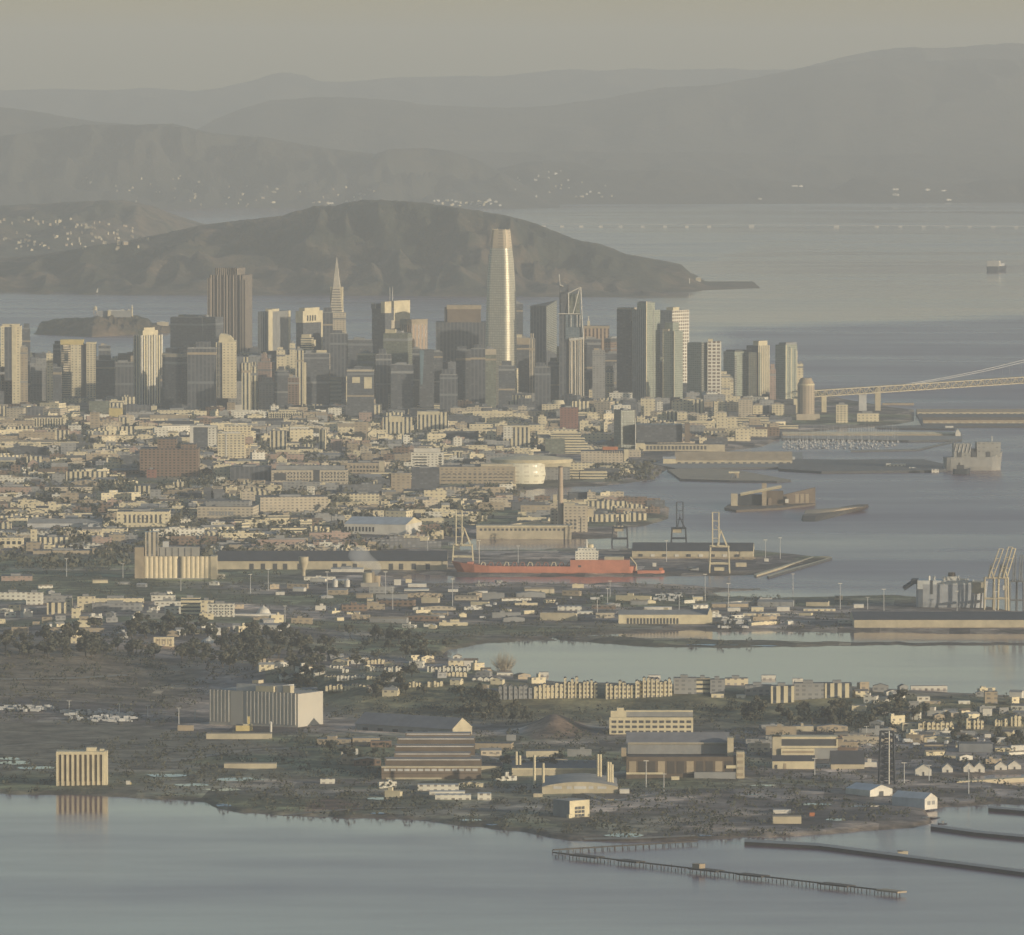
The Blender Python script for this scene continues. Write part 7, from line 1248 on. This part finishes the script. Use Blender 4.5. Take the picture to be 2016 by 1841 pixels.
# ---------------------------------------------------------------- trees
leafm, n, l, b = newmat("tree_leaves"); geo = n.new("ShaderNodeNewGeometry"); oi = n.new("ShaderNodeObjectInfo")
f_ = ramp(n, l, mth(n, l, 'ADD', mth(n, l, 'MULTIPLY', noisen(n, l, geo.outputs["Position"], 0.22, 3, 0.6), .5), mth(n, l, 'MULTIPLY_ADD', noisen(n, l, geo.outputs["Position"], 0.035, 3, 0.6), .9, mth(n, l, 'MULTIPLY_ADD', oi.outputs['Random'], .3, -.35))), .3, .7); l.new(mixc(n, l, f_, (.030,.040,.032), (.105,.098,.064)), b.inputs["Base Color"]); b.inputs["Roughness"].default_value = .9
bark = paint('tree_bark', (.09,.075,.06), .95)
def crown(hh, rad_, n_, rr, cl=7):
    cs = [(rr.gauss(0, rad_*.42), rr.gauss(0, rad_*.42), hh*rr.uniform(.45, .92), rad_*rr.uniform(.3, .5)) for _ in range(cl)]; mb = MB()
    for _ in range(n_):
        c = rr.choice(cs); d = Vector((rr.gauss(0,1), rr.gauss(0,1), rr.gauss(0,1))).normalized()*c[3]*rr.uniform(.6, 1.08); p = Vector(c[:3]) + d; s_ = rr.uniform(.45, 1.0)*rad_*.2; a = Vector((rr.gauss(0,1), rr.gauss(0,1), rr.gauss(0,1))).normalized(); e = a.cross(d.normalized() + Vector((0,0,.2))).normalized()
        mb.face([p - a*s_ - e*s_*.6, p + a*s_ - e*s_*.6, p + a*s_*.8 + e*s_*.7, p - a*s_*.7 + e*s_*.6])
    return mb, cs
TV = []
for v in range(5):
    rt = random.Random(40 + v); hh = 12; cm, cs = crown(hh, 5.2, 420, rt, 9); tm = MB().bar((0,0,-2), (rt.uniform(-.4,.4), 0, hh*.5), .5, 6, 0, .3)
    for c in cs[:5]: tm.bar((0,0,hh*.36), c[:3], .22, 4, 0, .08)
    TV.append((cm, tm))
tr_list = []; rr = random.Random(31); tmesh = {}
def tree(x, y, sc, wide=1.0):
    h_ = hit(x, y); v = rr.randrange(5); r_ = root('tree', h_, '', 'tree', rr.uniform(0, 6.3), 'trees of the shore hills and parks'); r_.scale = (sc*wide, sc*wide, sc)
    if v not in tmesh: tmesh[v] = (TV[v][0].build('crown', leafm, r_), TV[v][1].build('trunk', bark, r_))
    else:
        for s_ in tmesh[v]: o = s_.copy(); COL.objects.link(o); o.parent = r_
    AUTO.append((r_, x, y - 6*sc*F/h_.y, ('spreading' if wide > 1.2 else ('tall' if sc > 1.25 else 'rounded')) + ' dark green tree'))
def grove(poly, n_, s0=.6, s1=1.2, wd=1.1):
    k = t_ = 0
    while k < n_ and t_ < n_*30:
        t_ += 1; x, y = rr.uniform(min(p[0] for p in poly), max(p[0] for p in poly)), rr.uniform(min(p[1] for p in poly), max(p[1] for p in poly))
        if not inpoly(poly, x, y): continue
        h_ = hit(x, y)
        if h_.z < .8: continue
        sc = rr.uniform(s0, s1); hw = 5*sc*F/h_.y
        if blocked(x - hw, x + hw, y - 11*sc*F/h_.y, y, h_.y, .12): continue
        tree(x, y, sc, rr.uniform(.9, wd + .35)); k += 1
grove([(180,1232),(470,1226),(560,1262),(520,1330),(330,1300),(180,1290)], 80, .8, 1.45); grove([(0,1245),(190,1250),(200,1300),(0,1296)], 30, .8, 1.5); grove([(470,1240),(900,1262),(880,1300),(560,1340),(470,1310)], 60, .7, 1.3); grove([(560,1310),(900,1330),(880,1375),(560,1372)], 30, .6, 1.0); grove([(900,1368),(1060,1372),(1060,1425),(880,1420)], 26, .6, 1.1); grove([(1440,1380),(1800,1385),(1860,1420),(1700,1440),(1460,1425)], 44, .6, 1.15); grove([(1090,1330),(1300,1332),(1320,1345),(1090,1342)], 14, .5, .9); grove([(980,1490),(1130,1500),(1120,1540),(960,1540)], 10, .5, .9); grove([(650,1440),(760,1445),(740,1510),(640,1500)], 10, .5, .9); grove([(1820,1440),(2016,1420),(2016,1470),(1850,1480)], 16, .5, .9)
def scrub(name, polys, n_, r0, r1, nf, seed, zmin=.8):
    rs = random.Random(seed); mb = MB(); k = t_ = 0; ws = [abs(sum(p[i][0]*p[i-1][1] - p[i-1][0]*p[i][1] for i in range(len(p)))) for p in polys]
    while k < n_ and t_ < n_*8:
        t_ += 1; p = rs.choices(polys, ws)[0]; x, y = rs.uniform(min(v[0] for v in p), max(v[0] for v in p)), rs.uniform(min(v[1] for v in p), max(v[1] for v in p))
        if not inpoly(p, x, y) or noise.noise(Vector((x*.03, y*.07, seed))) < rs.uniform(-.5, .25): continue
        h_ = hit(x, y)
        if h_.z < zmin or h_.y > 17500: continue
        r = rs.uniform(r0, r1); el_ = rs.uniform(.8, 1.8)
        if blocked(x - r*F/h_.y, x + r*F/h_.y, y - 1.6*r*F/h_.y, y, h_.y, .3): continue
        k += 1
        for _ in range(nf):
            d = Vector((rs.gauss(0,1), rs.gauss(0,1), abs(rs.gauss(0,.9)))).normalized(); q_ = h_ + Vector((d.x*r*el_, d.y*r*el_, d.z*r*1.5)); s_ = r*rs.uniform(.25, .5); a = Vector((rs.gauss(0,1), rs.gauss(0,1), rs.gauss(0,1))).normalized(); e = a.cross(d).normalized(); mb.face([q_ - a*s_, q_ - e*s_*.8, q_ + a*s_, q_ + e*s_*.7])
    tag(mb.build(name, leafm), kind='stuff')
scrub('street_trees', CITY[:1] + [[(1260,836),(1560,824),(1500,860),(1300,885)], [(1180,925),(1300,915),(1300,945),(1190,952)]], 1900, 4, 10, 18, 51)
scrub('shore_scrub', [[(0,1225),(900,1250),(900,1290),(640,1370),(330,1330),(0,1320)], [(640,1350),(2016,1375),(2016,1440),(1500,1440),(640,1420)], [(560,1150),(1240,1150),(1680,1190),(1680,1240),(900,1262),(560,1240)], [(320,1440),(2016,1440),(2016,1580),(1500,1650),(1000,1640),(560,1600),(320,1570)], [(0,1500),(330,1440),(330,1575),(0,1560)], [(0,1300),(430,1345),(330,1430),(0,1425)], [(1090,1250),(1480,1262),(1480,1275),(1100,1262)], [(0,1095),(560,1130),(560,1200),(0,1170)]], 5200, 1.0, 3.6, 12, 52)
# pale bare tree by the pond
h_ = hit(992, 1319); pt_ = root('bare_tree', h_, 'pale feathery bare tree rising in front of the pond', 'tree'); LMK.append(('pale feathery bare tree', 992, 1290)); rr = random.Random(4); mb = MB(); mb2 = MB().bar((0,0,-2), (0,0,5), .6, 6, 0, .4)
for i in range(260):
    a_ = rr.uniform(0, 6.28); sp = rr.uniform(0, 1)**.6; t_ = Vector((math.cos(a_)*sp*13, math.sin(a_)*sp*7, 0)); hz_ = (1.1 - sp*.5)*rr.uniform(11, 22); p0 = Vector((t_.x*.55, t_.y*.55, rr.uniform(-1, 3))); p1 = Vector((t_.x*.85 + rr.uniform(-1,1), t_.y*.85, hz_*.55)); p2 = Vector((t_.x*1.15 + rr.uniform(-2.5,2.5), t_.y*1.1, hz_)); mb.bar(p0, p1, .16, 3, 0, .12); mb.bar(p1, p2, .12, 3, 0, .05)
mb.build('branches', paint('bare_twigs', (.44,.39,.29), .9), pt_); mb2.build('trunk', bark, pt_)
# ---------------------------------------------------------------- puddles, tracks
def ground_poly(name, pts, mat, dz=.35):
    V = [hit(x, y) + Vector((0, 0, dz)) for x, y in pts]; c = sum(V, Vector())/len(V); me = bpy.data.meshes.new(name); me.from_pydata([tuple(v) for v in V] + [tuple(c)], [], [(i, (i + 1) % len(V), len(V)) for i in range(len(V))]); me.materials.append(mat); tag(link(name, me), kind='structure')
def blob(cx_, cy_, rx, ry, seed):
    rb = random.Random(seed); return [(cx_ + rx*math.cos(a*.5236)*rb.uniform(.7, 1.15), cy_ - ry*math.sin(a*.5236)*rb.uniform(.7, 1.15)) for a in range(12)]
pud = newmat("puddle_water"); pb_ = pud[3]; pb_.inputs["Base Color"].default_value = (.05,.055,.055,1); pb_.inputs["Roughness"].default_value = .04; pm_ = pud[0]
for i, (x, y, rx, ry) in enumerate([(330,1527,45,3),(380,1546,36,3),(470,1535,48,4),(440,1555,40,3),(440,1586,18,3),(745,1573,24,2.5),(745,1602,16,2),(925,1615,26,2.5),(968,1624,14,1.6),(1230,1645,42,4.5),(1505,1547,26,2),(1620,1540,22,1.6),(1600,1584,40,2.2),(1645,1614,22,2.6),(1700,1588,38,2),(1480,1565,14,1.2),(30,1502,34,4),(70,1512,40,3),(20,1494,22,3),(1200,1575,16,1.5),(1375,1646,30,2),(1505,1272,30,1.4),(1400,1270,50,1.6),(1830,1610,20,2)]): ground_poly('puddle', blob(x, y, rx, ry, i), pm_, .3)
rm_ = paint('track_gravel', (.30,.275,.225), .95, 0, .35, .05)
def track(pts, wm_, name='road', dz=.3):
    P = []
    for (xa, ya), (xb, yb) in zip(pts, pts[1:]):
        m_ = max(2, int(abs(xb - xa)/14)); P += [(xa + (xb - xa)*i/m_, ya + (yb - ya)*i/m_) for i in range(m_)]
    P.append(pts[-1]); W_ = [hit(x, y) for x, y in P]; V = []
    for i, p in enumerate(W_):
        d = (W_[min(i + 1, len(W_)-1)] - W_[max(i - 1, 0)]); d.z = 0; d.normalize(); s_ = Vector((-d.y, d.x, 0))*wm_/2
        for sg in (1, -1): q_ = p + s_*sg; V.append((q_.x, q_.y, max(p.z, gz(q_.x, q_.y)) + dz))
    me = bpy.data.meshes.new(name); me.from_pydata(V, [], [(2*i, 2*i + 1, 2*i + 3, 2*i + 2) for i in range(len(W_)-1)]); me.materials.append(rm_); tag(link(name, me), kind='structure')
track([(1150,1653),(1240,1652),(1370,1646)], 9); track([(560,1606),(700,1592),(820,1590)], 6); track([(330,1500),(480,1478),(640,1470),(900,1462)], 10); track([(0,1338),(150,1336),(250,1330)], 12); track([(640,1437),(800,1452),(1000,1500),(1200,1580),(1330,1560)], 8); track([(1330,1500),(1500,1540),(1760,1560)], 8); track([(560,1218),(700,1226),(900,1226),(1100,1235),(1330,1240)], 9); track([(1100,1200),(1400,1205),(1680,1214)], 12); track([(0,1085),(180,1078),(330,1066),(460,1060)], 14); track([(0,1118),(250,1108),(500,1112)], 12); track([(420,1205),(520,1205),(640,1208)], 8); track([(20,1410),(180,1408),(330,1404)], 8); track([(10,1368),(120,1364),(240,1370)], 7); track([(90,1378),(250,1386)], 6); track([(300,1352),(350,1347),(430,1345)], 7); track([(350,1368),(396,1366)], 8); track([(0,1470),(110,1462),(300,1470),(440,1482)], 5); track([(700,1168),(900,1170),(1180,1160)], 10); track([(1450,1160),(1480,1161),(1512,1162)], 5)
# ---------------------------------------------------------------- parked vehicles
tk = MB().box(-4.5, 2.2, -1.25, 1.25, 1.0, 3.9); cb = MB().box(2.4, 4.4, -1.2, 1.2, .6, 3.0)
tp = None; rr = random.Random(6)
def trucks(poly, n_, desc, group):
    global tp
    k = t_ = 0
    while k < n_ and t_ < n_*20:
        t_ += 1; x, y = rr.uniform(min(p[0] for p in poly), max(p[0] for p in poly)), rr.uniform(min(p[1] for p in poly), max(p[1] for p in poly))
        if not inpoly(poly, x, y): continue
        h_ = hit(x, y)
        if h_.z < 1 or taken(h_.x, h_.y, 2.4): continue
        take(h_.x, h_.y, 2.4); r_ = root('truck', h_, '', 'truck', rad(rr.choice((0, 90, 80, 12)) + rr.uniform(-6, 6)), group); r_.scale = [rr.uniform(.65, 1.0)]*3; k += 1
        if tp is None: tp = (tk.build('cargo_box', PA('p_palegrey'), r_), cb.build('cab', PA('p_palegrey'), r_))
        else:
            for s_ in tp: o = s_.copy(); COL.objects.link(o); o.parent = r_
        AUTO.append((r_, x, y - 3, desc))
trucks([(118,1404),(200,1402),(268,1408),(264,1422),(190,1424),(140,1418)], 62, 'white parked truck', 'white trucks in the yard left of the grey ribbed block'); trucks([(0,1392),(106,1394),(104,1404),(0,1402)], 22, 'white parked van truck', 'white trucks at the left edge')
trucks([(1292,1168),(1366,1172),(1366,1186),(1292,1184)], 24, 'white port truck', 'white trucks in the port yard'); trucks([(1410,1216),(1482,1220),(1480,1240),(1410,1238)], 18, 'white yard truck', 'trucks beside the pale terminal building'); trucks([(1700,1452),(1930,1448),(1940,1466),(1710,1470)], 26, 'white shipyard truck', 'trucks in the right-hand yard'); trucks([(900,1180),(1180,1170),(1210,1210),(900,1222)], 16, 'white lone truck', 'trucks on the dark port land')
# ---------------------------------------------------------------- marina
hb_ = MB().box(-5, 4, -1.5, 1.5, .1, 1.5); hb_.prism([(4,-1.5),(6,0),(4,1.5)], .1, 1.6, 0, 0); cbn = MB().box(-2, 2, -1, 1, 1.5, 2.5); ms = MB().cyl(.4, 0, .16, 1.5, .09, 17, 5).bar((.4,0,3.2),(-4,0,3.0),.12,4); sp_ = None; rr = random.Random(14); kk = 0
for row, (y, x0, x1) in enumerate([(1316,330,840),(1328,200,835),(1340,120,830),(1352,60,830),(1364,30,830),(1376,20,830),(1390,10,800),(1404,30,700)]):
    for i in range(30):
        px, py = vv(x0 + (x1 - x0)*(i + rr.uniform(.1, .9))/30, y + rr.uniform(-5, 5)); p = at_z(px, py, .1)
        if gz(p.x, p.y) > .5: continue
        r_ = root('sailboat', p, '', 'boat', rad(rr.choice((90, -90)) + rr.uniform(-6, 6)), 'sailboats moored in the marina'); sc = rr.uniform(.65, 1.25); r_.scale = (sc, sc, sc*rr.uniform(.9, 1.35)); kk += 1
        if sp_ is None: sp_ = (hb_.build('hull', PA('p_palegrey'), r_), cbn.build('cabin', PA('p_palegrey'), r_), ms.build('mast', PA('p_palegrey'), r_))
        else:
            for s_ in sp_: o = s_.copy(); COL.objects.link(o); o.parent = r_
        AUTO.append((r_, px, py, 'small moored sailboat'))
LMK.append(('marina pontoon line', 1640, 872))
# ---------------------------------------------------------------- steam
q0 = (pl.root.location.x, pl.root.location.y); mpx = pl.D/F; mb = MB(); rr = random.Random(2)
bm = bmesh.new()
for i in range(12):
    t = i/11; x_, y_ = 1330 - 70*t + 45*math.sin(t*5), 325 - 150*t; c_ = Q(403.2 + x_*.25, 1048.4 + y_*.25, pl.D + 6); r = 3.2 + 8*t
    m4 = __import__('mathutils').Matrix.Translation((c_[0], pl.D + 6 + rr.uniform(-3,3), c_[1])) @ __import__('mathutils').Matrix.Diagonal((r*1.25, r*.8, r, 1)); bmesh.ops.create_icosphere(bm, subdivisions=2, radius=1, matrix=m4)
me = bpy.data.meshes.new('steam'); bm.to_mesh(me); bm.free(); so_ = link('steam', me); rmod = so_.modifiers.new('r', 'REMESH'); rmod.mode = 'VOXEL'; rmod.voxel_size = 2.2
sm_ = bpy.data.materials.new('steam_vapour'); sm_.use_nodes = True; sm_.node_tree.nodes.clear(); n = sm_.node_tree.nodes; v_ = n.new('ShaderNodeVolumeScatter'); ou = n.new('ShaderNodeOutputMaterial'); sm_.node_tree.links.new(v_.outputs[0], ou.inputs[1]); v_.inputs['Density'].default_value = .035; v_.inputs['Color'].default_value = (.95,.95,.95,1); me.materials.append(sm_); tag(so_, kind='stuff')
# ---------------------------------------------------------------- labels that single out each of the many
ORD = 'nearest,second nearest,third nearest,fourth nearest,fifth nearest,sixth nearest,seventh nearest,eighth nearest,ninth nearest,tenth nearest'.split(',')
def ordw(k):
    if k < 10: return ORD[k]
    t = k + 1; u = t % 10; sfx = 'th' if 10 <= t % 100 <= 20 else {1:'st',2:'nd',3:'rd'}.get(u, 'th'); return '%d%s nearest' % (t, sfx)
buck = {}
for (o, x, y, desc) in AUTO:
    lm = min(LMK, key=lambda L_: (L_[1] - x)**2 + ((L_[2] - y)*1.6)**2); dx, dy_ = x - lm[1], y - lm[2]
    side = ('right of' if dx > 0 else 'left of') if abs(dx) > abs(dy_)*1.3 else ('below' if dy_ > 0 else 'above')
    buck.setdefault((lm[0], side, desc), []).append((math.hypot(dx, dy_), o))
for (lm, side, desc), L_ in buck.items():
    L_.sort(key=lambda t: t[0])
    for k, (d_, o) in enumerate(L_): o['label'] = f"{desc} {'just' if len(L_) == 1 else ordw(k)} {side} the {lm}"
